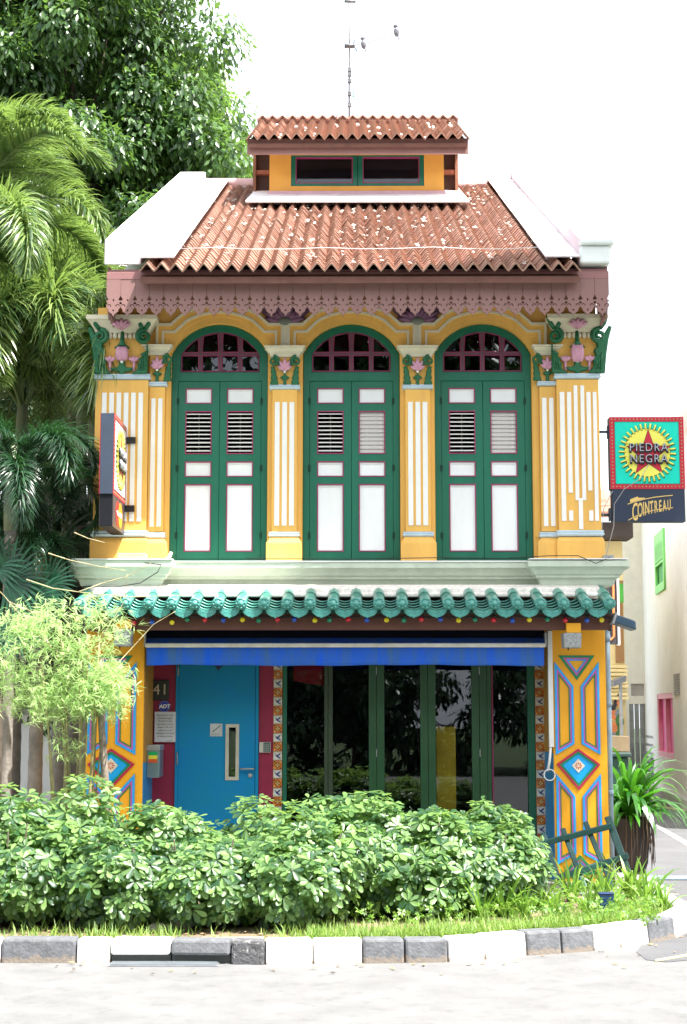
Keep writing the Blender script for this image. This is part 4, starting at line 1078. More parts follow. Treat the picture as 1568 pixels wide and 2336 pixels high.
b = MB(); b.box(X(563, 335, JE), X(1070, 335, JE), JE+.09, JE+.13, Z(350, JE+.09), Z(319, JE+.09)+.02); put('lantern_fascia', b.mesh('lantern_fascia', PINKV), jack, bevel=.004)
# apron flashing at its foot
q0, q1, q2, q3 = onroof(560, 458, .12), onroof(1072, 458, .12), onroof(1043, 424, .12), onroof(590, 422, .12)
sheet3('apron_flashing', [q0, q1, q2, q3], FLASH, .02)
b = MB(); b.box(jx0-.02, jx1+.02, JY-.05, JY-.001, Z(449, JY), Z(438, JY)); put('apron_fillet', b.mesh('apron_fillet', FLASHP), roof)

# ================================================================ THINGS FIXED TO THE HOUSE
# awning
AY = -.30
ax0, ax1 = X(333, 1480, AY), X(1243, 1480, AY)
awn = empty('awning', ((ax0+ax1)/2, AY, Z(1518, AY)), 'faded blue canvas awning rolled half in above the doors', 'awning')
b = MB(); b.box(ax0-.01, ax1+.01, AY+.10, AY+.26, Z(1462, AY), Z(1420, AY)); put('awning_box', b.mesh('awning_box', mat('awning_box', (.003, .004, .010), .8, spec=.1)), awn, bevel=.01)
b = MB(); b.hexa([(ax0, AY+.005, Z(1467, AY)), (ax1, AY+.005, Z(1467, AY)), (ax1, AY+.15, Z(1450, AY)), (ax0, AY+.15, Z(1450, AY)), (ax0, AY+.005, Z(1466, AY)), (ax1, AY+.005, Z(1466, AY)), (ax1, AY+.15, Z(1448, AY)), (ax0, AY+.15, Z(1448, AY))])
put('awning_fabric', b.mesh('awning_fabric', AWN), awn)
b = MB(); b.box(ax0-.005, ax1+.005, AY-.02, AY+.02, Z(1477, AY), Z(1467.5, AY)); put('front_rail', b.mesh('front_rail', mat('white_rail', (.82, .80, .78), .4)), awn, bevel=.006)
def valance():
    m_ = MB(); n = 90; vv = []; z0, z1 = Z(1518, AY), Z(1477.5, AY)
    for j in range(5):
        t = j/4
        for i in range(n+1):
            x = ax0+.005+(ax1-ax0-.01)*i/n
            y = AY+.004+t*(.008*sin(x*9)+.006*sin(x*23+1)+.004*sin(x*41)); vv.append((x, y, z1+(z0-z1)*t+(.004*sin(x*3)+.003*sin(x*11))*t))
    fs = [(j*(n+1)+i, (j+1)*(n+1)+i, (j+1)*(n+1)+i+1, j*(n+1)+i+1) for j in range(4) for i in range(n)]
    me = m_.add(vv, fs, 0, True).mesh('awning_valance', AWN); return me
vo = put('awning_valance', valance(), awn); sm_ = vo.modifiers.new('thick', 'SOLIDIFY'); sm_.thickness = .003
for x in (ax0-.012, ax1+.012):
    b = MB(); b.box(x-.008, x+.008, AY-.0, AY+.26, Z(1475, AY), Z(1443, AY)); put('arm_bracket', b.mesh('arm_bracket', METAL), awn, bevel=.004)

# string of coloured bulbs
BY = -.68
sb = empty('string_lights', (0, BY, Z(1405, BY)), 'string of red, blue, yellow and green bulbs hung along the brown beam', 'string lights')
us = [176, 205, 230, 268, 305, 347, 392, 427, 468, 510, 553, 590, 633, 672, 718, 752, 795, 837, 882, 922, 961, 1005, 1046, 1085, 1127, 1169, 1208, 1250, 1291, 1340, 1373, 1407]
names_ = ['red', 'blue', 'yellow', 'green']
BC = [mat('bulb_red', (.62, .008, .03), .2, .02, coat=.5), mat('bulb_blue', (.01, .08, .5), .2, .02, coat=.5), mat('bulb_yellow', (.75, .6, .01), .2, .02, coat=.5), mat('bulb_green', (.0, .22, .12), .2, .02, coat=.5)]
pts = []
for i, u in enumerate(us):
    vv_ = 1404+2.5*sin(i*1.7)
    pts.append(P(u, vv_, BY)); 
    if i < len(us)-1: pts.append(P((u+us[i+1])/2, 1405+rnd.uniform(1, 4), BY))
b = MB(); b.tube(pts, .0045, 5); b.tube([Vector((p.x, p.y+.006, p.z-.008+.004*sin(k))) for k, p in enumerate(pts)], .004, 5)
put('cable', b.mesh('cable', BLACK), sb)
def bulbm(ci):
    m_ = MB(); m_.lathe([(.002, -.033), (.014, -.030), (.023, -.018), (.024, -.008), (.018, .004), (.010, .012)], seg=12); return m_.mesh('bulb', BC[ci])
def sock(): return MB().lathe([(.010, .012), (.012, .014), (.012, .036), (.006, .042)], seg=10).mesh('bulb_socket', BLACK)
for i, u in enumerate(us):
    p = P(u, 1412+rnd.uniform(-1.5, 1.5)+(6 if u in (305, 347, 392) else 0), BY-.0)
    tl_ = rnd.uniform(-.25, .25)
    q = put('bulb', cached(('bulb', i % 4), lambda: bulbm(i % 4)), sb, loc=p, rot=(rnd.uniform(-.2, .2), tl_, 0), label='%s bulb' % names_[i % 4])
    put('bulb_socket', cached('sock', sock), q, loc=p, rot=q.rotation_euler)

# wall lamps on the piers
LG = mat('lamp_grey_casting', (.34, .36, .36), .8, .25, 40, .8, 90)
def wall_lamp(u0, u1, v0, v1, vt, lab, mirror):
    y0, y1 = YP-.50, YP-.20
    yc = y0+.0; x0, x1 = X(u0, v0, yc), X(u1, v0, yc); z0, z1 = Z(v1, yc), Z(v0, yc)
    r0 = empty('wall_lamp', ((x0+x1)/2, YP, z0), lab, 'wall lamp', 'square wall lamps on the piers')
    b = MB(); tp = .006; b.hexa([(x0+tp, y0+.01, z0), (x1-tp, y0+.01, z0), (x1-tp, y1-.12, z0), (x0+tp, y1-.12, z0), (x0, y0, z1), (x1, y0, z1), (x1, y1-.10, z1), (x0, y1-.10, z1)])
    put('lamp_body', b.mesh('lamp_body', LG), r0, bevel=.01)
    b = MB(); b.box(x0+(.03 if mirror > 0 else .015), x1-.004, y0+.02, -.622, z1+.001, Z(vt, yc)); put('lamp_bracket', b.mesh('lamp_bracket', ORA), r0, bevel=.004)
    b = MB(); b.tube([((x0+x1)/2-.03, y0+.08, z0-.02), ((x0+x1)/2-.03, y0+.08, z0)], .006, 6); put('lamp_screw', b.mesh('lamp_screw', BLACK), r0)
    return r0
wall_lamp(1286, 1328, 1444, 1478, 1421, 'grey square wall lamp above the right pier, below the yellow bulbs', 1)
wall_lamp(259, 299, 1434, 1474, 1412, 'grey square wall lamp above the left pier, behind the bamboo', -1)

# floodlight on the right end of the beam
fl = empty('floodlight', P(1395, 1420, -.62), 'dark blue grey floodlight tilted outwards at the right end of the beam', 'floodlight')
c0, c1 = P(1398, 1412, -.66), P(1450, 1430, -.66)
ax_ = (c1-c0); axn = ax_.normalized(); upn = Vector((-axn.z, 0, axn.x))
def obox(b, c, L_, H_, D_, m=0, sh=0.0):
    p = []
    for dz in (-.5, .5):
        for dx, dy in ((0, -.5), (1, -.5), (1, .5), (0, .5)): p.append(tuple(c+axn*(dx*L_ - (sh if dz > 0 and dx else 0))+upn*(dz*H_)+Vector((0, dy*D_, 0))))
    b.hexa(p, m)
b = MB(); obox(b, c0+axn*.0, ax_.length, .075, .26, 0, .03); put('lamp_housing', b.mesh('lamp_housing', mat('floodlight_blue', (.035, .075, .12), .45, .1)), fl, bevel=.012)
b = MB(); obox(b, c0-axn*.01, .02, .10, .27); put('lamp_bracket', b.mesh('lamp_bracket', METAL), fl)
b = MB(); b.tube([P(1392, 1440, -.58), P(1392, 1425, -.58), tuple(c0+Vector((0, .08, 0)))], .018, 8); put('lamp_arm', b.mesh('lamp_arm', BLACK), fl)

# ---------------------------------------------------------------- hanging signs
SRED = mat('sign_red', (.50, .015, .04), .4, .05); STEAL = mat('sign_turquoise', (.0, .62, .46), .35, .04, 3); SYEL = mat('sign_yellow', (.80, .76, .12), .35, .03)
SNAVY = mat('sign_navy', (.022, .035, .065), .4, .08, 3); SGOLD = mat('sign_gold', (.72, .50, .16), .4, .05); NEON = mat('neon_tube_grey', (.50, .52, .58), .15, .05, coat=.5)
SDOT = mat('sign_dot_green', (.32, .45, .16), .5); SSIDE = mat('sign_side_metal', (.045, .06, .09), .6, .05, spec=.2)
sw, sh_ = .70, .985      # width and height of the box
zsplit = sh_*.267
def sun_rays(n, cx, cz, rx_, rz_, l):
    out = []
    for i in range(n):
        a = 2*pi*i/n+pi/2+.05; out.append(((cx+cos(a)*rx_*.97, cz+sin(a)*rz_*.97), (cx+cos(a)*(rx_+l), cz+sin(a)*(rz_+l))))
    return out
def sign(name_label, pos, rotz, lower, extra_loc=None):
    """box sign; local x to the right, z up, face towards -y"""
    root = empty('hanging_sign', pos, name_label, 'sign', 'lit box signs hung from the corners of the house')
    def L(o): o.parent = root; o.matrix_parent_inverse = Matrix.Identity(4); return o
    b = MB(); b.box(0, sw, 0, .12, zsplit+.001, sh_); b.box(.012, sw-.004, .004, .116, 0, zsplit, 1); L(put('sign_box', b.mesh('sign_box', [SSIDE, mat('sign_side_black', (.008, .009, .013), .6, spec=.2)]), bevel=.004))
    for face in (-1, 1):
        yf = 0 if face < 0 else .12; ys = lambda a, b_: (yf-b_, yf-a) if face < 0 else (yf+a, yf+b_)
        nm = 'front' if face < 0 else 'back'
        y0, y1 = ys(.0005, .004)
        o_ = [(0, zsplit), (sw, zsplit), (sw, sh_), (0, sh_)]; q = .045; i_ = [(q, zsplit+q), (sw-q, zsplit+q), (sw-q, sh_-q), (q, sh_-q)]
        bd = L(put('red_border', MB().ring(o_, i_, y0, y1).mesh('red_border', SRED)))
        pl = L(put('face_panel', MB().box(q, sw-q, y0, y1, zsplit+q, sh_-q).mesh('face_panel', STEAL if lower == 'C' else mat('sign_glare_face', (.74, .80, .74), .35))))  # left sign's turquoise face is painted pale, glare put into its colour
        y0, y1 = ys(.004, .006)
        b = MB(); nx, nz = 20, 20
        for k in range(nx):
            xx = q/2+(sw-q)*k/(nx-1)
            for z in (zsplit+q/2, sh_-q/2): b.prism([(xx+cos(t)*.006, z+sin(t)*.006) for t in [2*pi*i/6 for i in range(6)]], y0, y1)
        for k in range(1, nz-1):
            z = zsplit+q/2+(sh_-zsplit-q)*k/(nz-1)
            for xx in (q/2, sw-q/2): b.prism([(xx+cos(t)*.006, z+sin(t)*.006) for t in [2*pi*i/6 for i in range(6)]], y0, y1)
        L(put('border_dots', b.mesh('border_dots', SDOT), kind='stuff'))
        b = MB(); nq = 60
        for k in range(nq):
            xx = q+(sw-2*q)*k/nq; z_ = zsplit+q+(sh_-zsplit-2*q)*k/nq; d1, d2 = (sw-2*q)/nq*.55, (sh_-zsplit-2*q)/nq*.55
            for z in (zsplit+q, sh_-q-.006): b.box(xx, xx+d1, y0, y1, z, z+.006)
            for x_ in (q, sw-q-.006): b.box(x_, x_+.006, y0, y1, z_+.007 if k == 0 else z_, z_+d2)
        L(put('dotted_line', b.mesh('dotted_line', BLACK), kind='stuff'))
        cx, cz = sw*.5, zsplit+(sh_-zsplit)*.50; rx_, rz_ = .212, .225
        disc = lambda e: [(cx+cos(t)*(rx_+e), cz+sin(t)*(rz_+e)) for t in [2*pi*i/40 for i in range(40)]]
        y0, y1 = ys(.004, .008); L(put('sun_outline', MB().prism(disc(.006), y0, y1).mesh('sun_outline', BLACK)))
        y0, y1 = ys(.008, .012); sunp = L(put('sun_disc', MB().prism(disc(0), y0, y1).mesh('sun_disc', SYEL)))
        for (p0, p1) in sun_rays(34, cx, cz, rx_, rz_, .052):
            yy = yf+face*.012 if face > 0 else yf-.012
            m_ = MB(); m_.tube([(p0[0], yy, p0[1]), (p1[0], yy, p1[1])], .0085, 6, 0); m_.tube([(p0[0]+.004, yy-face*.006, p0[1]-.004), (p1[0]+.005, yy-face*.006, p1[1]-.006)], .0085, 6, 1)
            L(put('sun_ray', m_.mesh('sun_ray', [SYEL, BLACK])))
        star = []
        for k in range(10):
            a = pi/2+k*pi/5; rr = (.225 if k % 2 == 0 else .092); star.append((cx+.012+cos(a)*rr*.93, cz-.01+sin(a)*rr))
        so_ = [(cx+.012+(x-cx-.012)*1.05, cz-.01+(z-cz+.01)*1.05) for x, z in star]
        b = MB(); y0, y1 = ys(.012, .014); b.prism(so_, y0, y1, 0); y0, y1 = ys(.014, .016); b.prism(star, y0, y1, 1); L(put('red_star', b.mesh('red_star', [BLACK, SRED])))
        for word, dz in (('PIEDRA', .045), ('NEGRA', -.062)):
            for mm, off, o2, nmm in ((BLACK, (.002, -.009), .008, 'neon_backing'), (NEON, (0, 0), .0, 'neon_word')):
                me = cached(('neon', word, nmm), lambda: text(nmm, word, .112, mm, .010 if mm is NEON else .016, sx=.88, bold=-.0018 if mm is NEON else .006, space=1.16))
                oo = L(put(nmm, me, loc=(cx+.008+off[0]*(-face), yf+face*(.034 if mm is NEON else .024), cz+dz+off[1]), rot=(0, 0, pi if face > 0 else 0)))
        # lower panel
        yl = .0045 if face < 0 else .1155
        y0, y1 = (yl-.005, yl-.001) if face < 0 else (yl+.001, yl+.005)
        L(put('navy_panel' if lower == 'C' else 'dark_panel', MB().box(.013, sw-.005, y0, y1, .001, zsplit-.001).mesh('lower_panel', SNAVY if lower == 'C' else mat('sign_dark_grey', (.06, .045, .05), .35))))
        ym = y0-.003 if face < 0 else y1+.001; flip = 1 if face < 0 else -1
        if lower == 'C':
            x0t = .195; letters = 'COINTREAU'; wts = [.052, .044, .022, .044, .038, .043, .036, .044, .042]; x = x0t
            for k, ch in enumerate(letters):
                t = k/8; hgt = .142*(1-.30*t) if k else .172; zc = .094+.076*t-.018*t*t+.0 - (.012 if k == 0 else 0)
                me = text('letter', ch, hgt*1.36, SGOLD, .003, sx=.34, bold=.003, shear=-.0)
                xx = x+wts[k]/2; X_ = xx if face < 0 else sw-xx
                # letters stand on a rising curve: shear each one upwards
                me.transform(Matrix(((1, 0, 0, 0), (0, 1, 0, 0), (.30, 0, 1, 0), (0, 0, 0, 1))))
                L(put('letter', me, loc=(X_, ym+.0015, zc), rot=(0, 0, pi if face > 0 else 0))); x += wts[k]
            def swoosh(pts_, wd):
                up_ = [(x_, z_+wd/2) for x_, z_ in pts_]; lo = [(x_, z_-wd/2) for x_, z_ in pts_]
                if face > 0: up_ = [(sw-x_, z_) for x_, z_ in up_][::-1]; lo = [(sw-x_, z_) for x_, z_ in lo][::-1]
                return MB().band(lo, up_, ym, ym+.003).mesh('swoosh', SGOLD)
            L(put('swoosh', swoosh([(.155, .164), (.22, .186), (.30, .208), (.40, .228), (.50, .240), (.575, .246)], .008)))
            L(put('swoosh', swoosh([(.155, .012), (.22, .048), (.30, .082), (.40, .108), (.50, .124), (.575, .130)], .008)))
            hat = [(.178, .178), (.178, .208), (.25, .236), (.255, .224), (.315, .224), (.32, .214), (.25, .200)]
            if face > 0: hat = [(sw-x_, z_) for x_, z_ in hat][::-1]
            L(put('swoosh_flag', MB().prism(hat[::-1] if face < 0 else hat[::-1], ym, ym+.003).mesh('swoosh_flag', SGOLD)))
        else:
            for k, (dx, cc) in enumerate(((-.075, (.62, .02, .01)), (.075, (.85, .35, .02)))):
                yy = ym-.001*k if face < 0 else ym+.001*k
                L(put('card_disc', MB().prism([(sw/2+flip*dx+cos(t)*.115, zsplit*.5+sin(t)*.115) for t in [2*pi*i/32 for i in range(32)]], yy, yy+.003).mesh('card_disc', mat('card_disc_%d' % k, cc, .4))))
            L(put('card_word', text('card_word', 'MasterCard', .062, WHITE, .004, sx=.95, bold=.001), loc=(sw/2, ym-.003 if face < 0 else ym+.005, zsplit*.5), rot=(0, 0, pi if face > 0 else 0)))
    return root, L
sp = P(1395.5, 1190, -.12); spr = P(1566, 1190, -.12); sw = spr.x-sp.x; sh_ = Z(952, -.12)-sp.z; zsplit = sh_*.31
root, L = sign('square sign with red star on yellow sun, gold word on navy below, right of house', (sp.x, -.12, sp.z), 0, 'C')
for vb in (986, 1175):
    z = Z(vb, -.06)-sp.z; b = MB(); b.tube([(XR-sp.x-.01, .06, z), (0.002, .06, z)], .012, 8); b.box(-.012, 0, .02, .10, z-.06, z+.06); L(put('bracket_arm', b.mesh('bracket_arm', SSIDE)))
b = MB(); pts = [P(1480, 1060, -.17), P(1462, 1092, -.19), P(1425, 1115, -.19), P(1402, 1150, -.18), P(1401, 1200, -.15), P(1385, 1260, -.12), P(1380, 1283, -.1)]
b.tube(pts, .004, 5); b.tube([P(1398, 1120, -.13), P(1378, 1160, -.12), P(1374, 1200, -.1), P(1379, 1280, -.08)], .004, 5)
me = b.mesh('sign_cable', mat('cable_grey', (.35, .33, .32), .6)); put('sign_cable', me, root)
cache_key = [k for k in cache if isinstance(k, tuple) and k[0] == 'neon']
# left sign stands at right angles to the front
swR, shR, zsR = sw, sh_, zsplit
lp0 = P(258, 1190, -.86); zbL, ztL = Z(1199, -.86), Z(941, -.86)
sw, sh_, zsplit = .74, ztL-zbL, (ztL-zbL)*.28
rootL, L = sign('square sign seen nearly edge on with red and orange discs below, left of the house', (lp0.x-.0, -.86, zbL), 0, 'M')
rootL.rotation_euler = (0, 0, pi/2)
# after the turn local -y faces +x: shift so that the edge towards the street starts at y = -.86
rootL.location = (X(258, 1100, -.86), -.86, zbL)
for vb in (1004, 1160):
    z = Z(vb, -.12)-zbL; b = MB(); b.box(sw, .84-.10, .04, .07, z-.015, z+.015); L(put('bracket_arm', b.mesh('bracket_arm', BLACK)))
    b = MB(); b.box(.72, .748, -.09, .0, z-.03, z+.03); L(put('bracket_plate', b.mesh('bracket_plate', BLACK)))
# ---------------------------------------------------------------- small signs and fittings by the door
YQ = RY-.004
pz = empty('number_plaque', P(362, 1596, YQ), 'black square plaque with pale number 41 beside the blue door', 'plaque')
x0, x1 = X(347, 1575, RY), X(386, 1575, RY); z0, z1 = Z(1598, RY), Z(1552, RY)
put('plaque_board', MB().box(x0, x1, RY-.03, RY-.0015, z0, z1).mesh('plaque_board', BLACK), pz, bevel=.003)
put('numerals', text('numerals', '41', .14, mat('numeral_sand', (.55, .45, .32), .5), .006, sx=.98, space=1.1), pz, loc=((x0+x1)/2+.004, RY-.033, (z0+z1)/2+.003))
ab = empty('alarm_badge', P(375, 1625, YQ), 'blue octagonal alarm badge under the number plaque', 'badge')
cx, cz = X(375.5, 1612, RY), Z(1612, RY)
oc = lambda r_: [(cx+cos(pi/8+i*pi/4)*r_, cz+sin(pi/8+i*pi/4)*r_) for i in range(8)]
put('badge_plate', MB().prism(oc(.058), RY-.012, RY-.0015).mesh('badge_plate', mat('badge_blue', (.02, .03, .38), .35)), ab)
put('badge_rim', MB().ring(oc(.053), oc(.049), RY-.0135, RY-.0121).mesh('badge_rim', mat('badge_rim_blue', (.2, .25, .6), .4)), ab)
put('badge_word', text('badge_word', 'ADT', .05, WHITE, .002, bold=.0015, shear=.2), ab, loc=(cx, RY-.0135, cz))
nx0, nx1, nz0, nz1 = X(354, 1650, RY), X(401, 1650, RY-.03), Z(1693, RY), Z(1624, RY)
no_ = empty('notice', ((nx0+nx1)/2, RY, nz0), 'white notice with eight lines of small text beside the blue door', 'notice')
put('notice_board', MB().box(nx0, nx1, RY-.034, RY-.028, nz0, nz1).mesh('notice_board', mat('notice_white', (.62, .64, .68), .4)), no_)
put('notice_text', text('notice_text', "Please take care of your\npersonal belongings.\nWe will not be held\nresponsible for any loss,\ndamage or theft of any\ncustomer's personal\nbelongings in and around\nour business premises.", .0245, BLACK, .001, sx=.66, line=1.16), no_, loc=((nx0+nx1)/2, RY-.0347, (nz0+nz1)/2+.012))
put('notice_signature', text('notice_signature', 'the management', .012, BLACK, .001, sx=.8), no_, loc=(nx1-.055, RY-.0347, nz0+.014))
sx0, sx1, sz0, sz1 = X(480, 1665, RY), X(508, 1665, RY), Z(1680, RY), Z(1651, RY)
ss = empty('staircase_sign', ((sx0+sx1)/2, RY, sz0), 'small white sign with black steps on the blue door', 'sign')
put('sign_plate', MB().box(sx0, sx1, RY-.023, RY-.0185, sz0, sz1).mesh('sign_plate', mat('plate_grey', (.5, .52, .53), .4)), ss)
b = MB(); n = 6; wst = (sx1-sx0)*.66/n; hst = (sz1-sz0)*.52/n
for k in range(n):
    xx = sx0+(sx1-sx0)*.18+k*wst; zz_ = sz0+(sz1-sz0)*.36+k*hst
    b.box(xx, xx+wst+.003, RY-.0245, RY-.0232, zz_, zz_+.006); b.box(xx+wst-.003, xx+wst+.003, RY-.0245, RY-.0232, zz_+.0061, zz_+hst)
put('step_pictogram', b.mesh('step_pictogram', BLACK), ss)
put('sign_word', text('sign_word', 'STAIRCASE 2', .017, mat('word_grey', (.2, .22, .22), .5), .001, sx=.9), ss, loc=((sx0+sx1)/2, RY-.0238, sz0+(sz1-sz0)*.16))
kx0, kx1, kz0, kz1 = X(592, 1705, RY), X(618, 1705, RY), Z(1717, RY), Z(1693, RY)
kp = empty('entry_keypad', ((kx0+kx1)/2, RY, kz0), 'cream entry keypad on the crimson wall right of the door', 'keypad')
put('keypad_body', MB().box(kx0, kx1, RY-.03, RY-.0015, kz0, kz1).mesh('keypad_body', mat('keypad_cream', (.5, .48, .42), .5)), kp, bevel=.003)
put('keypad_panel', MB().box(kx0+(kx1-kx0)*.38, kx1-.004, RY-.033, RY-.0302, kz0+.006, kz1-.004).mesh('keypad_panel', mat('keypad_green', (.08, .13, .11), .4)), kp)
for i in range(3):
    for j in range(4):
        xx = kx0+(kx1-kx0)*(.5+i*.15); zz_ = kz0+.018+j*.018
        put('key', cached('key', lambda: MB().box(-.0045, .0045, -.002, 0, -.0045, .0045).mesh('key', mat('key_grey', (.4, .4, .4), .4))), kp, loc=(xx, RY-.0332, zz_))
b = MB(); hp_ = P(498, 1521, .15); b.lathe([(.004, -.035), (.012, -.02), (.03, .0), (.07, .02), (.07, .16), (.02, .20)], hp_, 10)
put('hanging_lantern', b.mesh('hanging_lantern', BLACK), label='black lantern hanging behind the awning, its tip showing above the blue door', cat='lantern')
# letterbox on the left jamb
mx0, mx1 = pl1+.008, pl1+.125; my0, my1 = .02, .33; mz0, mz1 = Z(1774, .05), Z(1700, .05)
lb = empty('letterbox', ((mx0+mx1)/2, (my0+my1)/2, mz0), 'grey metal letterbox with green, yellow and red sticker on the left jamb', 'letterbox')
put('letterbox_body', MB().box(mx0, mx1, my0, my1, mz0, mz1-.05).mesh('letterbox_body', mat('letterbox_metal', (.25, .34, .38), .35, .15, 6, metal=.6)), lb, bevel=.005)
put('letterbox_lid', MB().box(mx0-.004, mx1+.004, my0-.008, my1+.004, mz1-.049, mz1).mesh('letterbox_lid', METAL), lb, bevel=.005)
for k, cc in enumerate(((.0, .35, .10), (.75, .68, .05), (.62, .10, .02))):
    zt3 = mz1-.06-k*.034; put('sticker_stripe', MB().box(mx0+.016, mx1-.02, my0-.003, my0-.0005, zt3-.033, zt3).mesh('sticker_stripe', mat('sticker_%d' % k, cc, .5)), lb)
# fittings on the ledge
jb = put('junction_box', MB().box(X(268, 1270, -.33), X(333, 1270, -.33), -.36, -.22, ZB+.022, ZB+.075).mesh('junction_box', mat('beige_box', (.42, .34, .24), .6, .1)), bevel=.006, label='beige junction box lying on the left end of the ledge', cat='junction box')
b = MB(); b.box(X(1375, 1278, -.2), X(1398, 1278, -.2), -.28, -.16, ZB+.022, ZB+.06); b.tube([P(1376, 1280, -.2), P(1400, 1284, -.22), P(1392, 1288, -.25)], .006, 5)
put('cable_box', b.mesh('cable_box', METAL), label='small grey cable box on the right end of the ledge', cat='junction box')
b = MB(); b.tube([P(334, 1284, -.30), P(355, 1286, -.3), P(372, 1282, -.28), P(386, 1272, -.27), P(391, 1260, -.26)], .016, 8)
put('bent_conduit', b.mesh('bent_conduit', PVC), label='bent white conduit rising off the ledge by the left window', cat='conduit')
b = MB(); b.tube([P(330, 1284, -.42), P(368, 1288, -.42), P(360, 1305, -.45), P(320, 1330, -.47), P(260, 1340, -.47), P(215, 1337, -.47), P(190, 1338, -.45)], .005, 5)
put('loose_cable', b.mesh('loose_cable', BLACK), label='black cable looping down over the left end of the ledge', cat='cable')
b = MB(); zw = ZB+.03
b.tube([(X(560, 1290, -.28), -.27, zw), (X(800, 1290, -.28), -.272, zw-.004), (X(1000, 1288, -.28), -.27, zw+.008), (X(1150, 1288, -.28), -.272, zw), (X(1250, 1288, -.4), -.42, zw+.01), (X(1320, 1290, -.43), -.425, zw+.01), (X(1360, 1302, -.43), -.425, zw-.06), (X(1395, 1290, -.43), -.40, zw+.0)], .004, 5)
put('ledge_cable', b.mesh('ledge_cable', BLACK), label='thin black cable lying along the ledge below the right windows', cat='cable')

# ---------------------------------------------------------------- aerial on the lantern roof with two birds
AYP = SP_-.05
an = empty('tv_aerial', P(797, 268, AYP), 'tall thin television aerial mast above the lantern roof', 'aerial')
ALU = mat('weathered_aluminium', (.20, .20, .21), .5, .3, 30, metal=.4)
b = MB(); b.tube([P(797, 285, AYP), P(797, 200, AYP), P(798, 100, AYP), P(796, -30, AYP)], .012, 6)
for v in (160, 170, 185, 215, 240): c = P(797, v, AYP); b.box(c.x-.02, c.x+.03, c.y-.02, c.y+.02, c.z-.02, c.z+.03)
b.tube([P(786, 104, AYP), P(810, 104, AYP)], .03, 6)
put('mast', b.mesh('mast', ALU), an)
b = MB(); b.tube([P(798, 104, AYP), P(835, 98, AYP-.3), P(880, 84, AYP-.6), P(960, 76, AYP-1.0)], .005, 4)
for (u, v), (u2, v2) in (((806, 102), (812, 83)), ((806, 102), (815, 116))): b.tube([P(u, v, AYP), P(u2, v2, AYP)], .009, 5, 1)
b.tube([P(786, 2, AYP), P(812, 3, AYP)], .02, 6)
put('boom', b.mesh('boom', [ALU, mat('boom_blue', (.15, .25, .4), .4)]), an)
b = MB(); b.box(*(lambda c: (c.x, c.x+.03, c.y-.02, c.y+.02, c.z-.05, c.z+.04))(P(804, 212, AYP))); put('amplifier', b.mesh('amplifier', mat('mint_box', (.25, .6, .5), .5)), an)
def bird(u, v, Y, hang, lab):
    c = P(u, v, Y); m_ = MB()
    m_.ball(c, .045, seg=10, rg=8, sq=(.8, .8, 1.5)); m_.ball((c.x-.01, c.y, c.z+.075), .03, seg=8, rg=6); m_.tube([(c.x-.03, c.y, c.z+.078), (c.x-.062, c.y, c.z+.072)], [.009, .002], 5)
    m_.tube([(c.x+.01, c.y, c.z-.03), (c.x+.035, c.y, c.z-.13)], [.02, .006], 6, sx=.5)
    m_.tube([(c.x+.02, c.y+.01, c.z-.05), (c.x+.02, c.y+.01, c.z-.085)], .004, 4)
    put('bird', m_.mesh('bird', mat('bird_grey', (.22, .22, .25), .8, .3, 30)), label=lab, cat='bird')
bird(905, 72, AYP-.7, 0, 'small grey bird perched far out on the aerial boom')
bird(830, 100, AYP-.3, 1, 'small grey bird on the boom close to the aerial mast')

# ================================================================ FOLIAGE HELPERS
def npmesh(name, V, F, m_, smooth=False):
    """V (n,3) float, F (k,3) int triangles"""
    me = bpy.data.meshes.new(name); me.vertices.add(len(V)); me.vertices.foreach_set('co', np.ascontiguousarray(V, dtype=np.float32).ravel())
    me.loops.add(F.size); me.loops.foreach_set('vertex_index', np.ascontiguousarray(F, dtype=np.int32).ravel())
    me.polygons.add(len(F)); me.polygons.foreach_set('loop_start', np.arange(0, F.size, 3, dtype=np.int32)); me.polygons.foreach_set('loop_total', np.full(len(F), 3, dtype=np.int32))
    if smooth: me.polygons.foreach_set('use_smooth', np.ones(len(F), dtype=bool))
    for q in (m_ if isinstance(m_, (list, tuple)) else [m_]): me.materials.append(q)
    me.update(calc_edges=True); me.validate(); return me
def unit(a): return a/np.maximum(1e-9, np.linalg.norm(a, axis=-1, keepdims=True))
def leaves(base, ax, up, L, Wd, droop=.2, fold=.15, wide=.5):
    """pointed folded leaves; arrays (N,3), L and Wd (N,) -> V, F"""
    N = len(base); ax = unit(ax); side = unit(np.cross(ax, up)); nrm_ = unit(np.cross(side, ax))
    L = L[:, None]; Wd = Wd[:, None]
    p0 = base; pm = base+ax*L*wide-nrm_*0*L; a2 = ax*1.0
    tip = base+ax*L*(1-droop*.3)-nrm_*L*droop
    mid = pm-nrm_*Wd*fold-nrm_*L*droop*.2
    l1 = pm+side*Wd*.5-nrm_*L*droop*.2; r1 = pm-side*Wd*.5-nrm_*L*droop*.2
    V = np.stack([p0, l1, mid, r1, tip], 1).reshape(-1, 3)
    f = np.array([[0, 1, 2], [0, 2, 3], [1, 4, 2], [2, 4, 3]]); F = (f[None]+5*np.arange(N)[:, None, None]).reshape(-1, 3)
    return V, F
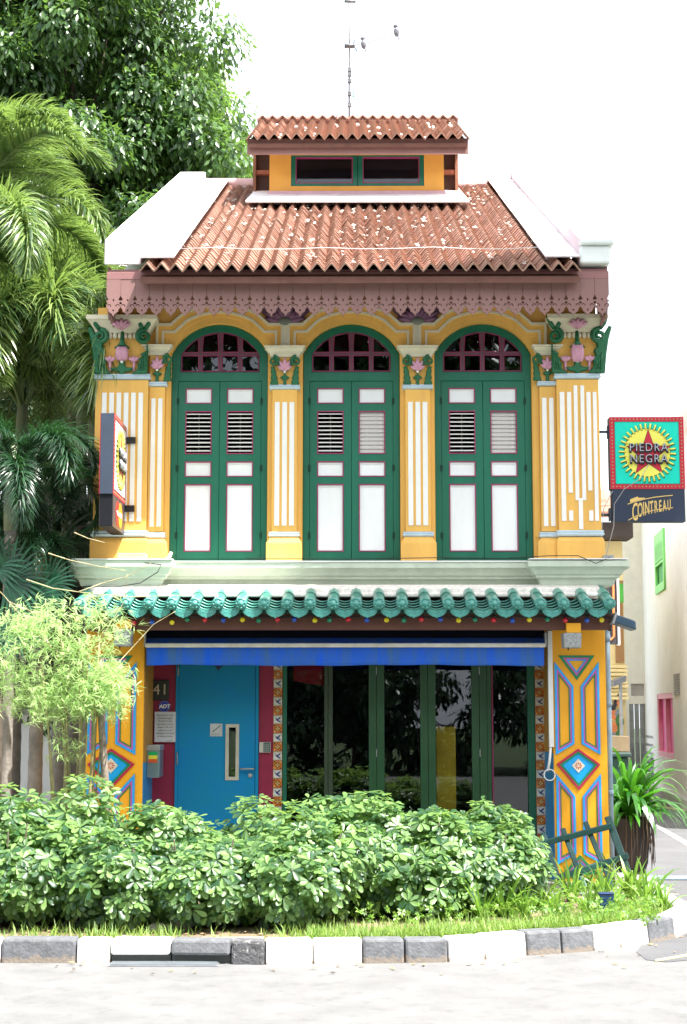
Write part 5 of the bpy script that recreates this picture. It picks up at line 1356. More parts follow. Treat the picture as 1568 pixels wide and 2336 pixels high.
def fat_leaves(base, ax, up, L, Wd, droop=.2, fold=.15):
    """rounded obovate leaflets with three cross rows"""
    N = len(base); ax = unit(ax); side = unit(np.cross(ax, up)); nn = unit(np.cross(side, ax)); L = L[:, None]; Wd = Wd[:, None]; out = [base]
    for t, w_ in ((.34, .58), (.68, 1.0), (.9, .66)):
        c = base+ax*L*t-nn*L*droop*t*t; out += [c+side*Wd*.5*w_, c-nn*Wd*fold*w_, c-side*Wd*.5*w_]
    out.append(base+ax*L-nn*L*droop); V = np.stack(out, 1).reshape(-1, 3)
    f = [[0, 1, 2], [0, 2, 3]]
    for r_ in (1, 4): f += [[r_, r_+3, r_+4], [r_, r_+4, r_+1], [r_+1, r_+4, r_+5], [r_+1, r_+5, r_+2]]
    f += [[7, 10, 8], [8, 10, 9]]; F = (np.array(f)[None]+11*np.arange(N)[:, None, None]).reshape(-1, 3); return V, F
def blades(base, d0, up, L, Wd, droop, n=4):
    """long narrow blades bending over under their own weight"""
    N = len(base); d = unit(d0); p = base.copy(); side = unit(np.cross(d, up)+1e-6); out = []
    for i in range(n+1):
        t = i/n; w_ = Wd*(1.0 if i == 0 else (1-t)**.6*1.15 if i < n else 0)
        if i < n: out += [p+side*w_[:, None]*.5, p-side*w_[:, None]*.5]
        else: out.append(p.copy())
        p = p+d*(L/n)[:, None]; d = unit(d+np.array([0, 0, -1.0])*(droop/n)[:, None]*(.5+1.5*t))
    V = np.stack(out, 1).reshape(-1, 3); k = 2*n+1; fs = []
    for i in range(n-1): fs += [[2*i, 2*i+1, 2*i+3], [2*i, 2*i+3, 2*i+2]]
    fs.append([2*n-2, 2*n-1, 2*n])
    F = (np.array(fs)[None]+k*np.arange(N)[:, None, None]).reshape(-1, 3); return V, F
def cat_(parts):
    Vs, Fs, o = [], [], 0
    for V, F in parts: Vs.append(V); Fs.append(F+o); o += len(V)
    return np.concatenate(Vs), np.concatenate(Fs)
def rdir(n, zmin=-1, zmax=1):
    a = rng.uniform(0, 2*pi, n); z = rng.uniform(zmin, zmax, n); r_ = np.sqrt(np.maximum(0, 1-z*z)); return np.stack([r_*np.cos(a), r_*np.sin(a), z], 1)

LTREE = leafmat('tree_leaf', (.007, .032, .012), (.085, .17, .045), .36, .22, (.30, .55, .09), .5)
LTREE2 = leafmat('dark_tree_leaf', (.006, .022, .008), (.035, .085, .022), .35, .2)
LBUSH = leafmat('umbrella_leaf', (.012, .055, .022), (.175, .30, .085), .40, .28, (.42, .68, .14), .5)
LSTRAP = leafmat('strap_leaf', (.05, .14, .015), (.25, .42, .07), .35, .3, (.35, .6, .08))
LPOT = leafmat('pot_leaf', (.010, .075, .008), (.05, .20, .015), .28, .25, (.15, .5, .03))
LPALM = leafmat('palm_leaflet', (.022, .07, .024), (.24, .33, .10), .28, .22, (.40, .6, .12), .7)
LPALMD = leafmat('dark_palm_leaflet', (.008, .035, .018), (.035, .10, .04), .32, .15, None, .6)
LDEAD = leafmat('dry_palm_leaflet', (.07, .06, .06), (.16, .14, .14), .6, .1)
LBAM = leafmat('bamboo_leaf', (.16, .34, .08), (.52, .64, .30), .55, .4, (.75, .95, .45))
LGRASS = leafmat('grass_blade', (.07, .15, .02), (.26, .38, .08), .5, .3, (.4, .6, .1))
BARK = mat('tree_bark', (.09, .07, .05), .95, .3, 8, .8, 20)
PALMT = mat('palm_trunk', (.25, .22, .19), .9, .2, 9, .5, 30, dirt=.5, dcol=(.12, .10, .09))
CROWNS = mat('palm_crownshaft', (.22, .26, .16), .6, .2, 6, .2)

# ================================================================ HEDGE of umbrella shrubs
def rosette_cloud(P0, N0, size, fat=False):
    """P0 (n,3) tips, N0 (n,3) directions; eight or nine leaflets each, spread like an umbrella"""
    n = len(P0); k = 8
    up = unit(N0); ref = unit(np.cross(up, rdir(n))); q = np.cross(up, ref)
    bs, ax, upv, Ls, Ws = [], [], [], [], []
    off = rng.uniform(0, 2*pi, n)
    for j in range(k):
        a = off+j*2*pi/k+rng.uniform(-.18, .18, n)
        d = ref*np.cos(a)[:, None]+q*np.sin(a)[:, None]
        el = rng.uniform(-.25, .45, n)[:, None]
        dd = unit(d+up*el); bs.append(P0+dd*size[:, None]*.10); ax.append(dd); upv.append(up+rdir(n)*.2)
        Ls.append(size*rng.uniform(.75, 1.1, n)); Ws.append(size*rng.uniform(.38, .50, n))
    return (fat_leaves if fat else leaves)(np.concatenate(bs), np.concatenate(ax), np.concatenate(upv), np.concatenate(Ls), np.concatenate(Ws), .16, .14)
def shrub(label, cx, cy, rx_, ry_, z0, h, n, seed, lsz=.080):
    root = empty('umbrella_shrub', (cx, cy, z0), label, 'shrub', 'umbrella leaved shrubs of the hedge')
    g = np.random.default_rng(seed)
    n = int(n*1.6)
    # a lumpy body: several overlapping heads
    nh = 10; hx = g.uniform(-.72, .72, nh)*rx_; hy = g.uniform(-.6, .6, nh)*ry_; hz_ = g.uniform(.28, .80, nh)*h; hr = g.uniform(.26, .40, nh)*min(1, h)
    which = g.integers(0, nh, n); d = rdir(n, -.75, 1)
    rr = (g.uniform(.55, 1.05, n))[:, None]
    Pn = np.stack([cx+hx[which], cy+hy[which], z0+hz_[which]], 1)+d*rr*hr[which][:, None]*np.array([rx_/min(rx_, .8), ry_/min(ry_, .8), 1.0])
    # filler around the whole volume
    m_ = int(n*.75); d2 = rdir(m_, -.9, 1); P2 = np.array([cx, cy, z0+h*.42])+d2*np.array([rx_, ry_, h*.42])*g.uniform(.75, 1.0, m_)[:, None]
    Pn = np.concatenate([Pn, P2]); d = np.concatenate([d, d2])
    Pn[:, 2] = np.maximum(Pn[:, 2], z0+.05)
    # keep everything behind the kerb
    Pn[:, 1] = np.maximum(Pn[:, 1], -3.55)
    nd = unit(d*.8+np.array([0, -.25, .9])+rdir(len(d))*.35)
    V, F = rosette_cloud(Pn, nd, g.uniform(.75, 1.25, len(Pn))*lsz, True)
    put('foliage', npmesh('foliage', V, F, LBUSH), root)
    b = MB()
    for i in range(16):
        a_ = g.uniform(0, 2*pi); q = np.array([cx+cos(a_)*rx_*.75, cy+sin(a_)*ry_*.7, z0+h*g.uniform(.5, .85)]); s_ = np.array([cx+cos(a_)*rx_*.35, cy+sin(a_)*ry_*.35, z0-.04])
        b.tube([s_, (s_+q)/2+g.normal(0, .04, 3), q], [.014, .010, .005], 5)
    put('stems', b.mesh('stems', BARK), root)
bz = KH-.03
def at(u, v, z): p = PG(u, v, z); return p.x, p.y
for i, (lab, u, vb, wpx, y, h, n, sd_) in enumerate([
    ('umbrella leaved shrub at the left end of the hedge, in front of the bamboo', 60, 0, 300, -2.86, .90, 560, 1),
    ('umbrella leaved shrub of the hedge in front of the flowered left pier', 285, 0, 250, -2.92, .80, 420, 2),
    ('umbrella leaved shrub of the hedge in front of the blue door', 475, 0, 250, -2.92, .76, 420, 3),
    ('umbrella leaved shrub of the hedge in front of the leftmost glass door', 665, 0, 250, -2.88, .80, 420, 4),
    ('umbrella leaved shrub of the hedge in front of the middle glass doors', 850, 0, 250, -2.35, .86, 400, 5),
    ('umbrella leaved shrub of the hedge in front of the yellow cabinet', 1010, 0, 240, -2.15, .83, 400, 6),
    ('umbrella leaved shrub at the right end of the hedge, beside the leaning green gate', 1108, 0, 190, -2.0, .78, 400, 7),
    ('umbrella leaved shrub beyond the left edge of the hedge, cut by the picture edge', -130, 0, 260, -2.6, .95, 420, 8)]):
    d_ = y+14.7; x = (u-811)/3630*d_
    shrub(lab, x, y, wpx/3630*d_*.62, .62 if u > 800 else .72, bz, h, n, sd_)
# bleached dry strip of ground behind the kerb, right of the drain
vi = [k for k in range(len(kpts)) if (kpts[k].x > -1.75 and k < 19)]
va = [(kpts[k]+nrm(k)*.171) for k in vi]; vb = [(kpts[k]+nrm(k)*(.36+.05*sin(k*2.1))) for k in vi]
b = MB(); b.add([(p.x, p.y, bz+.004) for p in va]+[(p.x, p.y, bz+.004) for p in vb[::-1]], [list(range(2*len(va)))])
put('verge', b.mesh('verge', mat('bleached_ground', (.42, .38, .31), .95, .2, 8, .8, 40, dirt=.5, dcol=(.22, .18, .10))), kind='structure')
# ---------------------------------------------------------------- strap leaved plants, grass, litter
def strap(label, x, y, s_, n, seed, name='strap_leaf_plant', m_=None, grp='strap leaved plants along the kerb', z=None, cat='plant', spread=.55, droop=1.6, wd=.032, parent=None):
    g = np.random.default_rng(seed); z = bz if z is None else z
    a = g.uniform(0, 2*pi, n); el = g.uniform(.75, 1.45, n)
    d = np.stack([np.cos(a)*np.cos(el), np.sin(a)*np.cos(el), np.sin(el)], 1)*1.0
    d[:, :2] *= spread/.55
    base = np.stack([x+np.cos(a)*.04*s_*g.uniform(0, 1, n), y+np.sin(a)*.04*s_*g.uniform(0, 1, n), np.full(n, z)], 1)
    V, F = blades(base, d, np.tile([0, 0, 1.0], (n, 1))+rdir(n)*.3, g.uniform(.6, 1.15, n)*.42*s_, g.uniform(.8, 1.25, n)*wd*min(1.3, max(.8, s_)), g.uniform(.7, 1.3, n)*droop, 5)
    me = npmesh(name, V, F, m_ or LSTRAP, True)
    if parent: return put('leaves', me, parent)
    me.transform(Matrix.Translation((-x, -y, -z)))
    return put(name, me, loc=(x, y, z), label=label, cat=cat, group=grp)
sp_ = [(690, 2105, .7), (790, 2100, .9), (845, 2105, 1.15), (905, 2108, .8), (960, 2100, 1.0), (1005, 2110, .8), (1060, 2104, .9), (1100, 2112, 1.05), (1150, 2105, 1.2), (1195, 2110, 1.1),
       (1235, 2085, 1.35), (1270, 2108, 1.15), (1305, 2070, 1.4), (1345, 2100, 1.1), (1375, 2065, 1.45), (1410, 2092, 1.1), (1440, 2060, 1.3), (1478, 2078, 1.1), (1515, 2090, .8), (1210, 2050, 1.2), (1330, 2040, 1.3), (1400, 2038, 1.2)]
near = ['below the right half of the hedge', 'in front of the leaning green gate', 'by the curved end of the kerb']
sp_.sort(); ords = ['leftmost', 'second', 'third', 'fourth', 'fifth', 'sixth', 'seventh', 'eighth', 'ninth', 'tenth', 'eleventh', 'twelfth', 'rightmost']
zone = [0 if q[0] < 1180 else 1 if q[0] < 1420 else 2 for q in sp_]
for i, (u, v, s_) in enumerate(sp_):
    zi = zone[i]; k_ = i-zone.index(zi); tot = zone.count(zi)
    x, y = at(u, v-12, bz)
    strap('%s of the %s strap leaved plants %s' % ('leftmost' if k_ == 0 else 'rightmost' if k_ == tot-1 else ords[k_]+' from left', 'bright' if zi else 'kerbside', near[zi]), x, y, s_*(.62 if zi == 1 else .8), rnd.randint(18, 28), 50+i, grp='strap leaved plants %s' % near[zi])
for i, (u, v, s_) in enumerate([(130, 2120, .45), (285, 2118, .5), (400, 2122, .5), (505, 2118, .6), (560, 2125, .45)]):
    x, y = at(u, v-12, bz); strap('%s of the small strap leaved plants under the left half of the hedge' % ['leftmost', 'second from left', 'middle', 'second from right', 'rightmost'][i], x, y, s_, 10, 90+i, grp='small strap leaved plants under the left half of the hedge')
# grass along the kerb: too many blades to count
def grass():
    pts = []; g = np.random.default_rng(5)
    for _ in range(9000):
        i = g.integers(1, len(kpts)-5); t = g.random(); p = kpts[i]*(1-t)+kpts[i+1]*t
        n_ = nrm(int(i)); dd = .19+abs(g.normal(0, .22)); u_ = 811+(p.x)/(p.y+14.7)*3630
        dens = .28 if u_ < 420 else (.12 if u_ < 640 else .9)
        if g.random() > dens: continue
        if 410 < u_ < 700 and g.random() > .3: continue
        pts.append((p.x+n_.x*dd, p.y+n_.y*dd, bz))
    B = np.array(pts); n = len(B); d = rdir(n, .3, 1); d[:, 2] += .5
    return blades(B, d, np.tile([0, 0, 1.0], (n, 1)), g.uniform(.04, .13, n), np.full(n, .008), g.uniform(.3, 1.6, n), 3)
V, F = grass(); put('grass', npmesh('grass', V, F, LGRASS), label='bright green grass growing between the hedge and the kerb', cat='grass', kind='stuff')
# little leafy ground cover among the straps
n = 900; us_ = rng.uniform(720, 1500, n); vs_ = rng.uniform(2040, 2118, n); B = np.array([[*at(a, b, bz), bz+rng.uniform(.02, .14)] for a, b in zip(us_, vs_)])
V, F = rosette_cloud(B, unit(rdir(n, .2, 1)), rng.uniform(.02, .045, n)); put('ground_cover', npmesh('ground_cover', V, F, LSTRAP), label='low leafy ground cover between the strap leaved plants', cat='ground cover', kind='stuff')
# fallen leaves and stones
LIT = mat('dry_leaf', (.36, .24, .12), .9, .3, 20)
def litter():
    g = np.random.default_rng(8); pts = []
    for _ in range(240):
        i = g.integers(1, len(kpts)-6); t = g.random(); p = kpts[i]*(1-t)+kpts[i+1]*t; n_ = nrm(int(i)); dd = .2+g.random()*.5; pts.append((p.x+n_.x*dd, p.y+n_.y*dd, bz+.012))
    for _ in range(46):
        i = g.integers(1, len(kpts)-6); t = g.random(); p = kpts[i]*(1-t)+kpts[i+1]*t; n_ = nrm(int(i)); dd = -abs(g.normal(0, .25))-.03; pts.append((p.x+n_.x*dd, p.y+n_.y*dd, .012))
    B = np.array(pts); n = len(B); return leaves(B, rdir(n, -.1, .2), np.tile([0, 0, 1.0], (n, 1))+rdir(n)*.4, g.uniform(.03, .07, n), g.uniform(.015, .03, n), .1, .2)
V, F = litter(); put('leaf_litter', npmesh('leaf_litter', V, F, LIT), label='dry fallen leaves lying along the kerb and in the gutter', cat='leaf litter', kind='stuff')
def stone(u, v, r_, lab):
    x, y = at(u, v, bz); m_ = MB(); m_.ball((0, 0, r_*.35), r_, seg=9, rg=6, sq=(1.2, .8, .55)); m_.v = [(a*(1+rnd.uniform(-.12, .12)), b_*(1+rnd.uniform(-.12, .12)), c_*(1+rnd.uniform(-.12, .12))) for a, b_, c_ in m_.v]
    put('stone', m_.mesh('stone', SLAB), loc=(x, y, bz), label=lab, cat='stone')
stone(408, 2116, .12, 'grey stone under the hedge above the painted kerb'); stone(360, 2124, .06, 'small pale stone beside the larger grey stone under the hedge')
x, y = at(1384, 2087, bz)
b = MB(); b.box(-.055, .055, -.04, .04, 0, .15); b.box(-.06, .06, -.045, .045, .151, .165)
put('plastic_tub', b.mesh('plastic_tub', mat('navy_plastic', (.01, .035, .12), .3)), loc=(x, y, bz), bevel=.01, label='small dark blue plastic tub among the strap leaved plants', cat='tub')

# ---------------------------------------------------------------- leaning green gate
gyF = -.75
def gp(u, v, Y=gyF): return P(u, v, Y)
gate = empty('gate_frame', gp(1340, 2010), 'dark green wooden gate frame leaning against the right pier', 'gate')
GG = mat('dark_green_gate_paint', (.008, .07, .06), .5, .15, 10, .2, 40, dirt=.2, dcol=(.1, .15, .13))
def bar3(a, c, wd, th, name, rnd_=False):
    a, c = Vector(a), Vector(c); t = (c-a).normalized(); s_ = Vector((-t.z, 0, t.x)).normalized()*wd/2; y_ = Vector((0, th/2, 0))
    b = MB(); b.hexa([tuple(a-s_-y_), tuple(a+s_-y_), tuple(a+s_+y_), tuple(a-s_+y_), tuple(c-s_-y_), tuple(c+s_-y_), tuple(c+s_+y_), tuple(c-s_+y_)])
    return put(name, b.mesh(name, GG), gate, bevel=.008)
for (u0, v0, u1, v1) in ((1239, 1900, 1280, 2020), (1284, 1890, 1335, 2025), (1336, 1875, 1398, 2025)):
    bar3(gp(u0, v0, -.62), gp(u1, v1, -.95), .046, .028, 'gate_picket')
bar3(gp(1387, 1863, -.60), gp(1444, 2020, -.95), .062, .04, 'gate_stile')
bar3(gp(1232, 1926, -.71), gp(1398, 1884, -.71), .052, .03, 'gate_rail'); bar3(gp(1270, 2004, -.92), gp(1434, 1952, -.84), .052, .03, 'gate_rail')

# ---------------------------------------------------------------- big pot plant at the corner
ppx, ppy = at(1440, 1992, KH-.02)
pot = empty('pot_plant', (ppx, ppy, KH-.02), 'big potted plant with long arching leaves beside the right pier', 'plant')
POT = mat('brown_pot', (.022, .013, .010), .7, .25, 10, .4, 30, streak=True)
b = MB(); b.lathe([(.13, 0), (.165, .1), (.185, .33), (.195, .47), (.205, .48), (.205, .52), (.18, .52), (.17, .48)], (ppx, ppy, KH-.02), 20)
put('pot', b.mesh('pot', POT), pot)
b = MB()
for k in range(26):
    a = rnd.uniform(-1.9, 1.0); r_ = .205; l = rnd.uniform(.25, .5); x, y = ppx+cos(a)*r_, ppy+sin(a)*r_
    b.tube([(x, y, KH+.53), (x+cos(a)*.02, y+sin(a)*.02, KH+.5-l*.4), (x+rnd.uniform(-.03, .03), y, KH+.5-l)], [.006, .005, .003], 4)
put('hanging_roots', b.mesh('hanging_roots', mat('dry_roots', (.13, .085, .055), .9, .2, 30)), pot)
g = np.random.default_rng(12); n = 120; a = g.uniform(0, 2*pi, n); el = g.uniform(.15, 1.45, n)
d = np.stack([np.cos(a)*np.cos(el), np.sin(a)*np.cos(el), np.sin(el)], 1)
base = np.array([ppx, ppy, KH+.50])+np.stack([np.cos(a)*.10*g.random(n), np.sin(a)*.10*g.random(n), g.uniform(0, .18, n)], 1)
V1 = blades(base, d, np.tile([0, 0, 1.0], (n, 1))+rdir(n)*.3, g.uniform(.38, .72, n), g.uniform(.045, .075, n), g.uniform(1.2, 3.2, n), 6)
n = 26; a = g.uniform(-.9, .5, n); d = np.stack([np.cos(a), np.sin(a)*.5, g.uniform(.0, .5, n)], 1)
base = np.array([ppx+.15, ppy, KH+.60])+g.normal(0, .04, (n, 3))
V2 = blades(base, d, np.tile([0, 0, 1.0], (n, 1)), g.uniform(.35, .65, n), g.uniform(.012, .022, n), g.uniform(1.2, 3, n), 6)
V, F = cat_([V1, V2]); put('leaves', npmesh('leaves', V, F, LPOT, True), pot)

# ---------------------------------------------------------------- bamboo
bx_, by_ = at(165, 1935, bz)
by_ = -1.55; bd = by_+14.7; X3 = lambda u: (u-811)/3630*bd
bam = empty('bamboo', (X3(185), by_, bz), 'bamboo clump with pale yellow green leaves before the left pier', 'bamboo')
CULM = mat('bamboo_culm', (.30, .27, .12), .5, .25, 12, .2, 30); CULM2 = mat('grey_stem', (.27, .22, .17), .8, .3, 14, .4, 30)
tips = []
for k in range(17):
    u0 = rnd.uniform(135, 205); u1 = u0+rnd.uniform(-60, 45); zt3 = rnd.uniform(1.7, 2.35); y0 = by_+rnd.uniform(-.12, .15)
    p0, p1 = Vector((X3(u0), y0, bz)), Vector((X3(u1), y0+rnd.uniform(-.25, .2), zt3))
    mid_ = (p0+p1)/2+Vector((rnd.uniform(-.04, .04), 0, 0)); b = MB(); r0 = rnd.uniform(.010, .017)
    pts = [p0*(1-t)**2+mid_*2*t*(1-t)+p1*t*t for t in [i/10 for i in range(11)]]
    rr = [r0*(1-.06*i)*(1.15 if i % 2 == 0 else 1) for i in range(11)]; b.tube(pts, rr, 7); put('culm', b.mesh('culm', CULM), bam); tips += pts[6:]
b = MB(); p0 = P(243, 1850, by_); pts = [P(246, 1900, by_), P(243, 1840, by_), P(239, 1760, by_), P(234, 1690, by_), P(228, 1610, by_), P(232, 1500, by_)]
b.tube(pts, [.034, .033, .031, .03, .026, .018], 9); put('thick_stem', b.mesh('thick_stem', CULM2), bam); tips += pts[4:]
whips = [[(225, 1560), (300, 1480), (350, 1425), (400, 1395)], [(120, 1480), (60, 1420), (10, 1360), (-20, 1330)], [(200, 1490), (150, 1440), (95, 1405), (20, 1372)], [(180, 1350), (235, 1330), (290, 1315), (345, 1285)], [(110, 1262), (160, 1278), (225, 1292), (288, 1302)], [(60, 1322), (120, 1342), (190, 1352), (300, 1362), (420, 1358)], [(170, 1215), (200, 1228), (240, 1238)], [(215, 1560), (235, 1450), (285, 1370), (290, 1310)]]
b = MB()
for wh in whips:
    pts = [P(u, v, by_+.1+.1*sin(i)) for i, (u, v) in enumerate(wh)]
    pts2 = []
    for i in range(len(pts)-1):
        for t in (0, .25, .5, .75): pts2.append(pts[i].lerp(pts[i+1], t))
    pts2.append(pts[-1]); b.tube(pts2, [.0045*(1.35 if i % 3 == 0 else 1)*(1-.55*i/len(pts2)) for i in range(len(pts2))], 5)
put('whip_branches', b.mesh('whip_branches', mat('pale_twig', (.50, .42, .24), .7, .2, 20)), bam)
g = np.random.default_rng(21)
cl = [(60, 1430, 80, 45, 260), (10, 1510, 90, 50, 240), (110, 1560, 110, 50, 330), (225, 1560, 85, 50, 430), (170, 1480, 90, 55, 300), (200, 1400, 80, 40, 130), (240, 1600, 55, 45, 200), (110, 1620, 80, 40, 200), (150, 1700, 45, 30, 60), (250, 1530, 40, 30, 110), (15, 1580, 70, 40, 70), (265, 1440, 50, 50, 60), (180, 1600, 100, 35, 300), (100, 1400, 60, 40, 70)]
Ps = []
for (u, v, ru, rv, n) in cl:
    a = g.normal(0, .5, (n, 3)); 
    a = np.clip(a, -1.0, 1.0)
    for q in a: Ps.append(tuple(P(u+q[0]*ru, v+q[1]*rv, by_+q[2]*.42)))
B = np.array(Ps); n = len(B); k = 4
seedd = rdir(n, -.5, .6)
B4 = np.repeat(B, k, 0); d4 = unit(np.repeat(seedd, k, 0)+rdir(n*k)*.65+np.array([.0, 0, -.15]))
V, F = leaves(B4, d4, np.tile([0, 0, 1.0], (n*k, 1))+rdir(n*k)*.5, g.uniform(.06, .13, n*k), g.uniform(.007, .012, n*k), .18, .15, .35)
put('foliage', npmesh('foliage', V, F, LBAM), bam)

# ================================================================ PALMS
def frond_mesh(name, L_, seed, m_, plume=True, nl=80, ll=.55, lw=.030, arch=1.9, e0=1.15):
    g = np.random.default_rng(seed); pts = []; p = np.zeros(3); e = e0; ns = 24; step = L_/ns; dirs = []
    for i in range(ns+1):
        pts.append(p.copy()); d = np.array([cos(e), 0, sin(e)]); dirs.append(d); p = p+d*step; e -= arch/ns*(.5+1.2*i/ns)
    pts = np.array(pts); dirs = np.array(dirs)
    b = MB(); b.tube([tuple(q) for q in pts], [.028*(1-.85*i/ns) for i in range(ns+1)], 5)
    me0 = (np.array(b.v), np.array([[f[0], f[1], f[2]] for f in b.f]+[[f[0], f[2], f[3]] for f in b.f if len(f) == 4]))
    rows = 2 if not plume else 5; parts = [me0]; N = nl*rows
    t = np.tile(np.linspace(.12, 1.0, nl), rows)+g.uniform(-.005, .005, N); t = np.clip(t, 0, 1); x = t*ns; i0 = np.minimum(x.astype(int), ns-1); fr = (x-i0)[:, None]
    base = pts[i0]*(1-fr)+pts[i0+1]*fr; dd = unit(dirs[i0]*(1-fr)+dirs[i0+1]*fr); sd_ = np.tile([0, 1.0, 0], (N, 1)); nn = np.cross(dd, sd_); nn *= np.sign(nn[:, 2:3]+1e-9)
    ang_ = np.repeat(np.linspace(-75, 75, rows) if plume else np.array([-80, 80]), nl)+g.uniform(-12, 12, N); ang_ = np.radians(ang_)
    out = sd_*np.sin(ang_)[:, None]+nn*np.cos(ang_)[:, None]*(.8 if plume else .35)
    d = unit(out*1.0+dd*.75); Ls = ll*(np.sin(np.pi*np.clip(t*.86+.12, 0, 1))**.6)*g.uniform(.85, 1.1, N)
    parts.append(blades(base, d, np.tile([0, 0, 1.0], (N, 1))+rdir(N)*.5, Ls, np.full(N, lw)*g.uniform(.8, 1.2, N), g.uniform(1.2, 2.1, N), 4))
    V, F = cat_(parts); return npmesh(name, V, F, m_)
FR = [frond_mesh('frond', 2.7, 31+i, LPALM, True, 85, .62, .026, 2.3, 1.2) for i in range(3)]
FRH = [frond_mesh('frond', 2.9, 61+i, LPALM, True, 90, .72, .022, 3.2, 1.40) for i in range(3)]
FRD = [frond_mesh('frond', 2.3, 41+i, LPALMD, True, 60, .55, .026, 2.7, .9) for i in range(2)]
DEADF = frond_mesh('dry_frond', 1.8, 55, LDEAD, True, 60, .5, .014, 2.9, .6)
def palm(label, x, y, top, r_, spec, lean=(0, 0), seed=0, group='foxtail palms left of the house', dark=False):
    g = random.Random(seed); z0 = GZ-.02
    root = empty('palm_tree', (x, y, z0), label, 'palm', group)
    b = MB(); n = int((top-z0)/.07); pts = []; rr = []
    for i in range(n+1):
        t = i/n; pts.append((x+lean[0]*t*t, y+lean[1]*t*t, z0+(top-z0)*t)); rr.append(r_*(1.15-.25*t)*(1.05 if i % 3 == 0 else 1.0))
    b.tube(pts, rr, 14); put('trunk', b.mesh('trunk', PALMT), root)
    tx, ty = pts[-1][0], pts[-1][1]
    b = MB(); b.tube([(tx, ty, top), (tx, ty, top+.2), (tx, ty, top+.6), (tx, ty, top+.8)], [r_*1.05, r_*1.15, r_*.8, r_*.5], 12); put('crownshaft', b.mesh('crownshaft', CROWNS), root)
    for (az, tilt, kind, s_) in spec:
        me = {'g': FR, 'h': FRH, 'd': FRD, 'x': [DEADF]}[kind]; me = me[g.randrange(len(me))]
        put('frond', me, root, loc=(tx, ty, top+(.55 if kind != 'x' else .05)), rot=(g.uniform(-.25, .25), -radians(tilt), radians(az)), scale=(s_, s_, s_))
def ringspec(n, t0, t1, kind, s_, a0=0, seed=0):
    g = random.Random(seed); return [(a0+i*360/n+g.uniform(-14, 14), g.uniform(t0, t1), kind, s_*g.uniform(.9, 1.1)) for i in range(n)]
def pxy(u, Y): return (u-811)/3630*(Y+14.7)
def arcspec(n, a0, a1, t0, t1, kind, s_, seed):
    g = random.Random(seed); return [(a0+(a1-a0)*i/max(1, n-1)+g.uniform(-9, 9), g.uniform(t0, t1), kind, s_*g.uniform(.88, 1.1)) for i in range(n)]
palm('foxtail palm with a pale ringed trunk, nearest the house wall', pxy(200, 3.0), 3.0, 4.75, .062, arcspec(9, 95, 285, 0, 12, 'h', .95, 1)+arcspec(8, 100, 280, -24, -5, 'h', 1.0, 2), seed=1)
palm('foxtail palm with its green crownshaft showing, second from the house wall', pxy(172, 1.6), 1.6, 4.2, .066, arcspec(9, 95, 280, 0, 12, 'h', .9, 3)+arcspec(7, 105, 275, -24, -5, 'h', .95, 4), seed=2)
palm('foxtail palm with bright fronds arching in from the upper left edge', pxy(-110, .9), .9, 5.75, .07, ringspec(13, -5, 30, 'g', .78, 10, 5)+ringspec(8, -45, -10, 'g', .74, 25, 6), seed=3)
palm('foxtail palm with low drooping fronds at the left edge', pxy(12, -.3), -.3, 3.3, .062, ringspec(8, -15, 10, 'd', .55, 40, 7)+ringspec(5, -50, -30, 'd', .6, 10, 8), seed=4)
palm('foxtail palm with dark fronds crowded under the brighter palm', pxy(32, 1.9), 1.9, 4.3, .068, ringspec(10, 0, 14, 'h', .85, 0, 15)+ringspec(9, -28, -5, 'h', .9, 20, 16), seed=8)
palm('short palm with dark fronds and dry grey ones hanging, behind the bamboo', pxy(135, 1.4), 1.4, 2.9, .066, arcspec(8, 40, 320, -20, 10, 'd', .6, 9)+arcspec(7, 20, 330, -60, -25, 'x', .7, 10), seed=5)
palm('palm with a pale lit trunk left of the bamboo stems', pxy(82, .2), .2, 2.5, .064, ringspec(8, -25, 5, 'd', .5, 0, 11)+ringspec(3, -60, -40, 'x', .6, 25, 12), seed=6)
palm('tall palm behind the others with its crown above the shorter palms', pxy(150, 4.4), 4.4, 5.6, .07, arcspec(9, 100, 280, 0, 14, 'h', .85, 13)+arcspec(6, 100, 275, -24, -5, 'h', .95, 14), seed=7)
# fan palm low at the left edge
fpx_, fpy_ = pxy(-10, -.6), -.6
fan_ = empty('fan_palm', (fpx_, fpy_, GZ), 'dark fan palm with stiff pleated leaves low at the left edge', 'palm')
b = MB(); b.tube([(fpx_, fpy_, GZ-.02), (fpx_, fpy_, 2.2)], [.07, .05], 9); put('trunk', b.mesh('trunk', BARK), fan_)
LFAN = leafmat('fan_palm_leaf', (.006, .05, .022), (.02, .13, .06), .35, .15)
for (du, v, roll, s_) in ((20, 1320, -10, 1.0), (70, 1365, 25, .9), (-20, 1290, -60, .9), (40, 1420, 60, .85), (110, 1330, 5, .7)):
    c = P(du, v, fpy_-.1); nb_ = 22; a = np.linspace(-1.9, 1.9, nb_)+radians(-roll); d = np.stack([np.cos(a), np.full(nb_, -.25), np.sin(a)], 1)
    V, F = blades(np.tile(np.array(c), (nb_, 1)), d, np.tile([0, -1.0, .3], (nb_, 1)), np.full(nb_, .42*s_), np.full(nb_, .04*s_), np.full(nb_, .55), 4)
    b = MB(); b.tube([(fpx_, fpy_, 2.15), tuple(Vector((fpx_, fpy_, 2.25)).lerp(c, .6)), tuple(c)], [.016, .012, .008], 5)
    bv = np.array(b.v); bf = np.array([[f[0], f[1], f[2]] for f in b.f if len(f) >= 4]+[[f[0], f[2], f[3]] for f in b.f if len(f) == 4])
    V, F = cat_([(V, F), (bv, bf)]); put('fan_leaf', npmesh('fan_leaf', V, F, LFAN), fan_)

